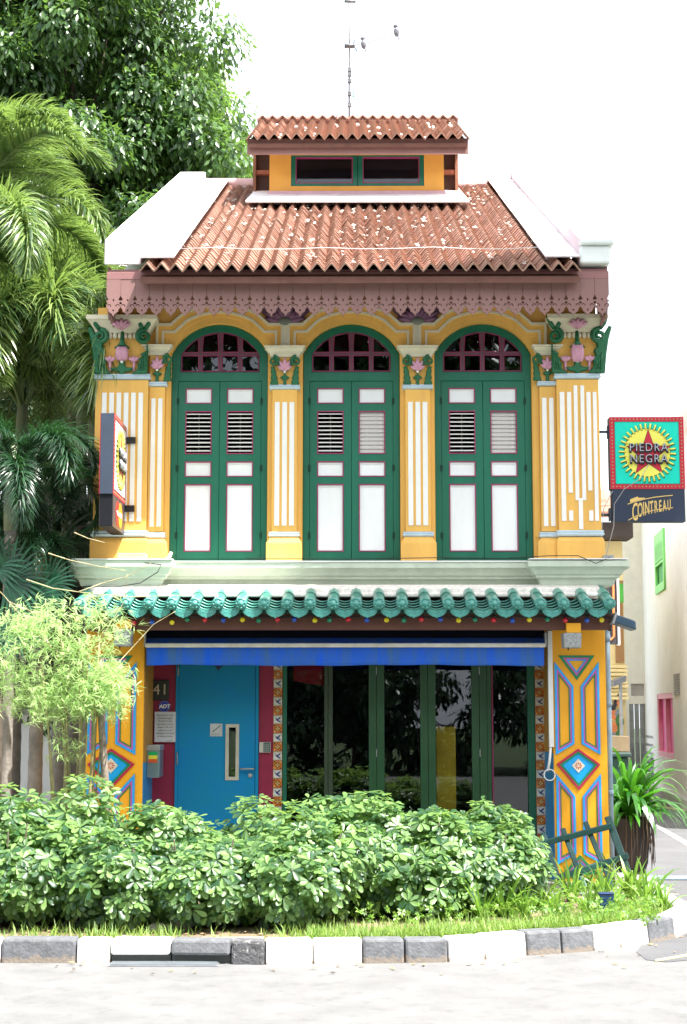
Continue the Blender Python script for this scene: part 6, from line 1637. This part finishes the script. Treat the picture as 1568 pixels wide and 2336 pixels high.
# ================================================================ BROAD LEAVED TREES
def tree(name, label, x, y, trunk_h, r_, crown, nclump, nleaf, lsz, m_, seed, cat='tree', group=None, clr=(.55, 1.0), shell=.55):
    g = np.random.default_rng(seed); z0 = GZ-.05
    root = empty(name, (x, y, z0), label, cat, group)
    cxn, cyn, czn, rx_, ry_, rz_ = crown; c = np.array([cxn, cyn, czn]); R = np.array([rx_, ry_, rz_])
    d = rdir(nclump); rad = g.uniform(shell, 1.0, nclump)[:, None]; cc = c+d*rad*R
    cr_ = g.uniform(*clr, nclump)
    b = MB(); top = np.array([cxn, cyn, czn-rz_*.35])
    b.tube([(x, y, z0), (x*.7+cxn*.3, y*.7+cyn*.3, z0+(top[2]-z0)*.5), tuple(top)], [r_, r_*.8, r_*.55], 12)
    put('trunk', b.mesh('trunk', BARK), root)
    b = MB()
    for i in range(0, nclump, max(1, nclump//46)):
        q = cc[i]; m1 = top*.55+q*.45+np.array([0, 0, -.2]); b.tube([tuple(top-np.array([0, 0, .3])), tuple(m1), tuple(q)], [r_*.35, r_*.16, .02], 6)
    put('limbs', b.mesh('limbs', BARK), root)
    N = nclump*nleaf; w_ = np.repeat(np.arange(nclump), nleaf); dl = rdir(N); rr = g.uniform(.25, 1.0, N)**.6
    pos = cc[w_]+dl*(rr*cr_[w_])[:, None]*np.array([1, 1, .72])
    ax = unit(dl*.6+rdir(N)*.55+np.array([0, 0, -.65])); up = unit(dl+rdir(N)*.35+np.array([0, 0, .5]))
    V, F = leaves(pos, ax, up, g.uniform(.75, 1.25, N)*lsz, g.uniform(.38, .5, N)*lsz, .18, .16, .45)
    put('crown', npmesh('crown', V, F, m_), root)
tree('broadleaf_tree', 'huge glossy leaved tree rising behind the left gable', -5.0, 9.8, 4, .38, (-4.62, 9.8, 10.6, 2.8, 3.0, 4.8), 240, 520, .150, LTREE, 3, clr=(.5, .9), shell=.45)
tree('broadleaf_tree', 'broad tree crown filling the upper left corner behind the palms', -8.6, 9.0, 4, .40, (-8.2, 9.0, 11.4, 3.2, 3.0, 4.6), 150, 470, .155, LTREE, 4, clr=(.6, 1.0), shell=.45)
tree('broadleaf_tree', 'lower lighter tree head just left of the roof ridge', -3.2, 11.5, 4, .25, (-2.85, 11.5, 10.9, 1.0, 1.4, 2.3), 80, 430, .14, leafmat('light_tree_leaf', (.02, .06, .012), (.12, .22, .04), .3, .35, (.35, .6, .08), .6), 5, clr=(.4, .7), shell=.5)
tree('added_shade_tree', 'tall unseen tree added to shade the right of the front, outside the right edge', 6.6, -3.4, 5, .22, (5.3, -3.1, 12.2, 1.9, 1.7, 1.5), 34, 300, .22, LTREE2, 9, clr=(.6, .9), shell=.3)  # unseen tree, added to cast shade on the right of canopy and valance
tree('understorey_tree', 'dark low tree filling the gap behind the palm trunks', -5.6, 7.0, 1, .2, (-5.9, 7.0, 3.4, 3.2, 1.3, 3.6), 80, 330, .16, LTREE2, 6, clr=(.5, .9), shell=.2)
tree('understorey_tree', 'dark low tree beyond the left edge behind the fan palm', -10.0, 6.5, 1, .2, (-10.0, 6.5, 3.4, 2.8, 1.5, 3.6), 50, 260, .17, LTREE2, 7, clr=(.6, 1.0), shell=.2)
tree('understorey_tree', 'dark bushy tree low behind the bamboo stems', -4.1, 4.6, .6, .1, (-4.0, 5.6, 1.5, 1.5, .5, 1.7), 40, 260, .14, LTREE2, 17, clr=(.35, .6), shell=.2)
# undergrowth on the left
n = 1500; B = np.stack([rng.uniform(-6.0, -2.9, n), rng.uniform(.2, 2.8, n), rng.uniform(.15, .62, n)], 1)
V, F = rosette_cloud(B, unit(rdir(n, .3, 1)), rng.uniform(.05, .10, n)); put('undergrowth', npmesh('undergrowth', V, F, LBUSH), label='leafy undergrowth round the feet of the palms', cat='undergrowth', kind='stuff')
# white garden wall glimpsed between the palm trunks
wl_ = empty('garden_wall', (pxy(70, 4.9), 4.9, GZ), 'white garden wall glimpsed between the palm trunks', 'wall')
put('wall_face', MB().box(pxy(-260, 4.9), pxy(118, 4.9), 4.9, 5.05, -.03, Z(1630, 4.9)).mesh('wall_face', WHITE), wl_)
put('coping', MB().box(pxy(-260, 4.9), pxy(118, 4.9)+.03, 4.87, 5.08, Z(1630, 4.9)+.001, Z(1630, 4.9)+.06).mesh('coping', SLAB), wl_)

# trees on the far side of the road, behind the viewer: the dark reflections in the glass
for i, (x, y, r_, lab) in enumerate([(-17, -31, 4.6, 'leftmost of the five roadside trees across the road'), (-8.5, -32, 4.8, 'second from left of the five roadside trees across the road'), (.2, -31, 4.8, 'middle one of the five roadside trees across the road'), (8.8, -32, 4.8, 'second from right of the five roadside trees across the road'), (17.5, -31, 4.6, 'rightmost of the five roadside trees across the road')]):
    tree('roadside_tree', lab, x, y, 4, .3, (x, y, 8.2, r_+.8, 2.6, 8.4), 110, 130, .56, LTREE2, 80+i, group='roadside trees across the road', clr=(1.0, 1.7), shell=.25)
for i, (x, lab) in enumerate([(-14, 'leftmost low bushy tree across the road'), (-7, 'second low bushy tree across the road'), (0, 'middle low bushy tree across the road'), (7, 'fourth low bushy tree across the road'), (14, 'rightmost low bushy tree across the road')]):
    tree('low_roadside_tree', lab, x, -27.5, .5, .12, (x, -27.5, 1.9, 4.0, 1.2, 2.3), 46, 150, .30, LTREE2, 90+i, group='low bushy trees across the road', clr=(.5, .9), shell=.2)

# ================================================================ THE LANE ON THE RIGHT
LW = mat('white_lane_render', (.90, .89, .87), .8, .04, 2, .15, 30, dirt=.08, dcol=(.6, .55, .5))  # plain white render, the wall's own colour
A0, A1 = PG(1474, 1800, 0.0), PG(1569, 1845, 0.0)
A0 = Vector((A0.x, A0.y, 0)); A1 = Vector((A1.x, A1.y, 0)); dirA = (A1-A0).normalized(); A2 = A0+dirA*(A1-A0).length*1.75
nA = Vector((dirA.y, -dirA.x, 0));  nA = nA if nA.x > 0 else -nA          # into the building
WH = 6.4
wb = empty('white_house', ((A0.x+A2.x)/2+1, (A0.y+A2.y)/2, 0), 'white rendered house across the lane with pink window and lime green shutter', 'house')
ww_ = empty('side_wall', A0, None); adopt(ww_, wb); ww_.parent = wb; ww_.matrix_parent_inverse = world(wb).inverted()
# the long wall facing the lane, with openings cut as recessed boxes
def onA(u, v):     # point on the lane face of the wall at a picture position
    d = ray(u, v); t = (A0-CAM).dot(nA)/d.dot(nA); return CAM+d*t
def Acoord(p): return ((p-A0).dot(dirA), p.z)
def wallplate(name, loops, m_, t, off, par):
    me = flat(name, loops, m_, t)
    o = put(name, me, par); ang2 = atan2(dirA.y, dirA.x)
    # local x -> dirA ; local y -> outward/inward
    inward = Vector((-sin(ang2), cos(ang2), 0)); s_ = 1 if inward.dot(nA) > 0 else -1
    loc = A0+nA*off
    M = Matrix.Translation(loc) @ Matrix.Rotation(ang2, 4, 'Z')
    if s_ < 0: M = M @ Matrix.Diagonal((1, -1, 1, 1))
    o.matrix_basis = M; return o
LA = (A2-A0).length
def rectA(u0, v0, u1, v1):
    a, c = Acoord(onA(u0, v1)), Acoord(onA(u1, v0)); return [(a[0], a[1]), (c[0], a[1]), (c[0], c[1]), (a[0], c[1])]
pinkR = rectA(1503, 1580, 1535, 1724); shR = rectA(1500, 1204, 1517, 1357); ventR = rectA(1540, 1537, 1551, 1586); grR = rectA(1477, 1729, 1492, 1797)
wallplate('wall_face', [[(0, 0), (LA, 0), (LA, WH), (0, WH)], pinkR, shR, grR, ventR], LW, .2, .1, wb)
def inset(r_, q): return [(r_[0][0]+q, r_[0][1]+q), (r_[1][0]-q, r_[1][1]+q), (r_[2][0]-q, r_[2][1]-q), (r_[3][0]+q, r_[3][1]-q)]
PF = mat('pink_window_frame', (.90, .32, .45), .5, .05); PP = mat('hot_pink_panel', (.85, .06, .40), .5, .06)
r_ = pinkR; q = .10; mx_ = (r_[0][0]+r_[1][0])/2
wf = wallplate('window', [[*r_], [(r_[0][0]+q, r_[0][1]+q), (mx_-.05, r_[0][1]+q), (mx_-.05, r_[2][1]-q), (r_[0][0]+q, r_[2][1]-q)], [(mx_+.05, r_[0][1]+q), (r_[1][0]-q, r_[0][1]+q), (r_[1][0]-q, r_[2][1]-q), (mx_+.05, r_[2][1]-q)]], PF, .08, .05, wb)
wallplate('window_board', [inset(r_, .02)], PP, .02, .10, wb)
LIME = mat('lime_green_shutter', (.26, .80, .20), .5, .06)
r_ = shR; hgt = r_[2][1]-r_[0][1]
wallplate('shutter', [[*r_], [(r_[0][0]+.1, r_[0][1]+hgt*.50), (r_[1][0]-.1, r_[0][1]+hgt*.50), (r_[1][0]-.1, r_[2][1]-.18), (r_[0][0]+.1, r_[2][1]-.18)], [(r_[0][0]+.14, r_[0][1]+.16), (r_[1][0]-.14, r_[0][1]+.16), (r_[1][0]-.14, r_[0][1]+hgt*.46), (r_[0][0]+.14, r_[0][1]+hgt*.46)]], LIME, .04, -.021, wb)
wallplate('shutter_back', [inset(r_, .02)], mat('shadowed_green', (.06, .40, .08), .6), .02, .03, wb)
for k in range(11):
    z_ = r_[0][1]+hgt*.52+k*(hgt*.48-.2)/11
    wallplate('shutter_slat', [[(r_[0][0]+.1, z_), (r_[1][0]-.1, z_), (r_[1][0]-.1, z_+.055), (r_[0][0]+.1, z_+.055)]], LIME, .02, -.03, wb)
r_ = ventR
wallplate('vent_back', [inset(r_, .01)], DARK, .02, .06, wb); nv = 9
for k in range(nv+1):
    z_ = r_[0][1]+(r_[2][1]-r_[0][1]-.02)*k/nv; wallplate('vent_slat', [[(r_[0][0], z_), (r_[1][0], z_), (r_[1][0], z_+.03), (r_[0][0], z_+.03)]], mat('vent_grey', (.38, .36, .33), .6), .04, .0, wb)
r_ = grR; wallplate('grille_back', [inset(r_, .01)], mat('grille_grey', (.20, .22, .23), .6), .02, .05, wb)
for k in range(7):
    z_ = r_[0][1]+.05+k*.17; wallplate('grille_bar', [[(r_[0][0]+.03, z_), (r_[1][0]-.03, z_), (r_[1][0]-.03, z_+.05), (r_[0][0]+.03, z_+.05)]], METAL, .03, .01, wb)
wallplate('plinth', [[(-.02, 0), (LA, 0), (LA, .18), (-.02, .18)]], mat('grey_white_plinth', (.55, .53, .50), .85), .12, -.06, wb)
# its end wall towards the street and roof, kept simple where the picture does not show them
e1 = A2+nA*7; e0 = A0+nA*7
b = MB(); b.prism_z([(A2.x, A2.y), (e1.x, e1.y), (e1.x, e1.y+.2), (A2.x+nA.x*.2, A2.y+.2)], 0, WH); put('front_wall', b.mesh('front_wall', LW), wb)
b = MB(); b.prism_z([(A0.x+nA.x*.21, A0.y), (e0.x, e0.y), (e0.x, e0.y+.2), (A0.x+nA.x*.21, A0.y+.2)], 0, WH); put('rear_wall', b.mesh('rear_wall', LW), wb)
b = MB(); b.prism_z([(A0.x-nA.x*.3, A0.y+.3), (A2.x-nA.x*.3, A2.y-.3), (e1.x, e1.y-.3), (e0.x, e0.y+.3)], WH+.001, WH+.15); put('flat_roof', b.mesh('flat_roof', LW), wb)
# set back bay with grey doors (facing the street)
BYY = A0.y-.35
dx0_, dx1_ = X(1424, 1700, BYY), X(1480, 1700, BYY)
bay = empty('door_bay', ((dx0_+dx1_)/2, BYY, 0), 'pale narrow bay at the lane end with grey folding doors', 'building')
dr = [(X(1438, 1700, BYY), Z(1795, BYY)), (X(1474, 1700, BYY), Z(1795, BYY)), (X(1474, 1700, BYY), Z(1606, BYY)), (X(1438, 1700, BYY), Z(1606, BYY))]
wr = [(X(1440, 1570, BYY), Z(1588, BYY)), (X(1470, 1570, BYY), Z(1588, BYY)), (X(1470, 1570, BYY), Z(1560, BYY)), (X(1440, 1570, BYY), Z(1560, BYY))]
put('bay_wall', flat('bay_wall', [[(dx0_, 0), (dx1_, 0), (dx1_, WH), (dx0_, WH)], dr, wr], mat('cream_white_wall', (.80, .77, .68), .8, .04), .2), bay, loc=(0, BYY+.1, 0))
GD = mat('grey_door', (.30, .32, .33), .5, .1)
dw = dr[1][0]-dr[0][0]
for k in range(3):
    x0 = dr[0][0]+dw*k/3+.01; x1 = dr[0][0]+dw*(k+1)/3-.01
    lf = put('door_leaf', MB().box(x0, x1, BYY+.03, BYY+.09, dr[0][1], dr[2][1]).mesh('door_leaf', GD), bay)
    put('door_glass', MB().box(x0+.03, x1-.03, BYY+.02, BYY+.028, dr[0][1]+1.05, dr[2][1]-.15).mesh('door_glass', mat('grey_glass', (.30, .31, .30), .2)), lf)
    for j in range(8): put('door_louvre', cached(('dl', k), lambda: MB().box(x0+.05, x1-.05, BYY+.0, BYY+.028, -.02, .04).mesh('door_louvre', GD)), lf, loc=(0, 0, dr[0][1]+.15+j*.105))
put('fanlight', MB().box(wr[0][0], wr[1][0], BYY+.05, BYY+.07, wr[0][1], wr[2][1]).mesh('fanlight', mat('fanlight_grey', (.42, .39, .37), .4)), bay)
# yellow building closing the lane, with board sign, mural and tiled eaves
YBY = 12.0
YB0, YB1 = X(1340, 1500, YBY), X(1426, 1500, YBY)
yb = empty('cream_building', ((YB0+YB1)/2, YBY, 0), 'cream building seen past the right pier with a green band and brown louvres', 'building')
CRW = mat('cream_yellow_wall', (.72, .58, .28), .8, .05, 2)
ybz = lambda v: Z(v, YBY)
b = MB(); b.box(2.35, YB1, YBY, YBY+6, 0, ybz(1235)); put('wall', b.mesh('wall', CRW), yb)
b = MB(); b.box(2.35, YB1+.0, YBY-.02, YBY, ybz(1375), ybz(1332)); put('green_band', b.mesh('green_band', mat('band_green', (.08, .42, .05), .6)), yb)
b = MB(); b.box(2.35, YB1, YBY-.021, YBY-.0, ybz(1332)+.001, ybz(1325)); put('brown_band', b.mesh('brown_band', mat('band_brown', (.30, .17, .06), .6)), yb)
for k in range(12):
    put('louvre_board', cached('lbd', lambda: MB().box(X(1405, 1500, YBY), YB1-.02, YBY-.05, YBY-.005, 0, .085).mesh('louvre_board', mat('louvre_brown', (.30, .15, .05), .6))), yb, loc=(0, 0, ybz(1512)+k*(ybz(1376)-ybz(1512))/12))
for k in range(9):      # rippled cornices
    z_ = ybz(1516+k*9); put('cornice_band', cached(('cb', k % 3), lambda: MB().box(2.35, YB1+.03, YBY-.05-.03*(k % 3), YBY, 0, .05).mesh('cornice_band', CRW)), yb, loc=(0, 0, z_-.06), rot=(0, 0, 0))
b = MB(); b.box(2.35, X(1420, 1220, YBY), YBY+.3, YBY+4, ybz(1236), ybz(1192)); put('upper_wall', b.mesh('upper_wall', LW), yb)
# eaves and roof
rf = [(X(1372, 1195, YBY-.5), YBY-.5)]
ez, rz2 = ybz(1196), ybz(1140)
b = MB(); b.hexa([(2.35, YBY-.6, ez), (X(1442, 1190, YBY), YBY-.6, ez+.05), (X(1442, 1190, YBY), YBY+3, rz2+.6), (2.35, YBY+3, rz2+.6), (2.35, YBY-.6, ez+.10), (X(1442, 1190, YBY), YBY-.6, ez+.15), (X(1442, 1190, YBY)-.8, YBY+3, rz2+.7), (2.35, YBY+3, rz2+.7)])
put('tiled_roof', b.mesh('tiled_roof', TILE), yb)
for k in range(6):
    zk_ = k/6; put('roof_course', MB().box(2.35, X(1442, 1190, YBY)-.1-.12*k, YBY-.58+k*.55, YBY-.5+k*.55, ez+.10+(rz2+.62-ez)*zk_, ez+.15+(rz2+.62-ez)*zk_).mesh('roof_course', TILE2), yb)
b = MB(); b.box(2.35, X(1434, 1200, YBY), YBY-.45, YBY+.2, ez-.28, ez-.02); put('eaves_board', b.mesh('eaves_board', mat('dark_eaves', (.05, .035, .03), .7)), yb)
# black board sign with an orange frame line
bsn = empty('board_sign', (X(1402, 1400, 8), 8.0, Z(1475, 8)), 'tall dark board sign with an orange line, behind the floodlight', 'sign')
bx0, bx1 = X(1378, 1400, 8), X(1409, 1400, 8)
b = MB(); b.box(bx0, bx1, 8.0, 8.12, Z(1470, 8), Z(1308, 8)); put('board', b.mesh('board', mat('board_charcoal', (.04, .035, .04), .5)), bsn)
zt8, zb8 = Z(1325, 8), Z(1460, 8); b = MB(); b.tube([(bx0, 7.99, zt8), (bx1-.10, 7.99, zt8), (bx1-.055, 7.99, zt8-.05), (bx1-.055, 7.99, zb8+.05), (bx1-.10, 7.99, zb8), (bx0, 7.99, zb8)], .018, 6); put('orange_line', b.mesh('orange_line', mat('orange_line', (.75, .22, .06), .5)), bsn)
b = MB(); b.box(bx1, bx1+.03, 7.98, 8.12, Z(1472, 8), Z(1306, 8)); put('board_edge', b.mesh('board_edge', WHITE), bsn)
# mural wall low on the cream building
mu = empty('mural', (X(1404, 1640, YBY-.1), YBY-.1, Z(1730, YBY)), 'orange, black and green painted mural on the cream building', 'mural')
g = random.Random(4); mm = {'o': mat('mural_orange', (.62, .18, .06), .7), 'k': mat('mural_black', (.02, .02, .03), .7), 'g': mat('mural_green', (.05, .16, .04), .7, .3, 8), 'b': mat('mural_grey', (.18, .20, .22), .7)}
for k, (u, v, ru, rv, c_) in enumerate([(1413, 1587, 4, 5, 'k'), (1406, 1590, 2, 2, 'k'), (1405, 1605, 6, 8, 'k'), (1414, 1602, 6, 9, 'o'), (1400, 1614, 6, 7, 'k'), (1402, 1632, 8, 12, 'o'), (1413, 1632, 8, 14, 'b'), (1414, 1650, 9, 18, 'g'), (1402, 1660, 6, 14, 'o'), (1411, 1685, 10, 18, 'g'), (1402, 1700, 8, 14, 'o'), (1411, 1712, 10, 12, 'g'), (1401, 1680, 5, 10, 'b')]):
    c0_ = P(u, v, YBY-.08-.004*k); s_ = (YBY+14.7)/3630
    b = MB(); b.prism([(c0_.x+cos(t)*ru*s_*(1+.25*sin(3*t+k)), c0_.z+sin(t)*rv*s_*(1+.2*sin(4*t+k))) for t in [2*pi*i/14 for i in range(14)]], c0_.y, c0_.y+.003); put('painted_shape', b.mesh('painted_shape', mm[c_]), mu)
# lamp post with cowl, bin, box
lp = empty('lane_lamp_post', (X(1419, 1700, 10.5), 10.5, 0), 'grey post with a sloping hood lamp at the lane end', 'lamp post')
b = MB(); b.box(X(1415, 1600, 10.5), X(1421, 1600, 10.5), 10.5, 10.6, 0, Z(1553, 10.5)); put('post', b.mesh('post', METAL), lp)
b = MB(); c0_, c1_ = P(1396, 1560, 10.5), P(1424, 1548, 10.5); b.hexa([(c0_.x, 10.3, c0_.z-.05), (c1_.x, 10.3, c1_.z-.05), (c1_.x, 10.9, c1_.z-.05), (c0_.x, 10.9, c0_.z-.05), (c0_.x, 10.3, c0_.z+.04), (c1_.x, 10.3, c1_.z+.04), (c1_.x, 10.9, c1_.z+.04), (c0_.x, 10.9, c0_.z+.04)]); put('hood', b.mesh('hood', mat('hood_grey', (.15, .16, .18), .5)), lp)
binY = 7.5
bn = empty('wheelie_bin', (X(1417, 1800, binY), binY, 0), 'dark green wheelie bin standing in the lane past the right pier', 'bin')
x0, x1 = X(1392, 1760, binY), X(1436, 1760, binY); zt9 = Z(1728, binY)
b = MB(); t_ = .03; b.hexa([(x0+t_, binY+t_, .05), (x1-t_, binY+t_, .05), (x1-t_, binY+.5, .05), (x0+t_, binY+.5, .05), (x0, binY, zt9), (x1, binY, zt9), (x1, binY+.6, zt9), (x0, binY+.6, zt9)])
put('bin_body', b.mesh('bin_body', mat('bin_green', (.008, .045, .022), .5)), bn, bevel=.02)
put('bin_lid', MB().box(x0-.02, x1+.03, binY-.05, binY+.63, zt9+.002, zt9+.07).mesh('bin_lid', mat('bin_lid_dark', (.02, .05, .04), .5)), bn, bevel=.02)
for x in (x0+.05, x1-.05): me = cached('whl', lambda: MB().tube([(-.025, 0, 0), (.025, 0, 0)], .09, 14).mesh('wheel', BLACK)); put('wheel', me, bn, loc=(x, binY+.52, .09))
bx = put('cardboard_box', MB().box(-.125, .125, -.12, .12, 0, .22).mesh('cardboard_box', mat('cardboard', (.20, .145, .08), .8)), loc=(X(1419, 1710, binY), binY+.28, zt9+.073), rot=(0, .03, .1), bevel=.008, label='tan cardboard box standing on the green wheelie bin lid', cat='box')
# lane markings
PW = mat('road_paint_white', (.6, .6, .58), .8, .1, 10, dirt=.4, dcol=(.2, .2, .2)); PY = mat('road_paint_yellow', (.50, .42, .20), .85, .1, 10, dirt=.5, dcol=(.2, .2, .2))
def strip_(name, q, m_, z=.007):
    p = [PG(u, v, z) for u, v in q]; put(name, MB().prism_z([(a.x, a.y) for a in p][::-1], z-.003, z).mesh(name, m_), kind='structure')
strip_('lane_marking', [(1498, 1880), (1572, 1922), (1572, 1932), (1496, 1886)], PW)
strip_('lane_marking', [(1494, 1836), (1575, 1848), (1575, 1852), (1492, 1840)], PY)
strip_('yellow_line', [(1496, 2189), (1640, 2164), (1640, 2170), (1496, 2193)], PY, .007)
# blue drain cover on the corner footway
dc = put('drain_cover', MB().box(0, .62, 0, .30, 0, .012).mesh('drain_cover', mat('blue_grey_cover', (.16, .21, .27), .6, .1, 12, .3)), loc=(*at(1480, 2008, .006), .006), label='blue grey drain cover set in the lane beside the pot plant', cat='drain cover')
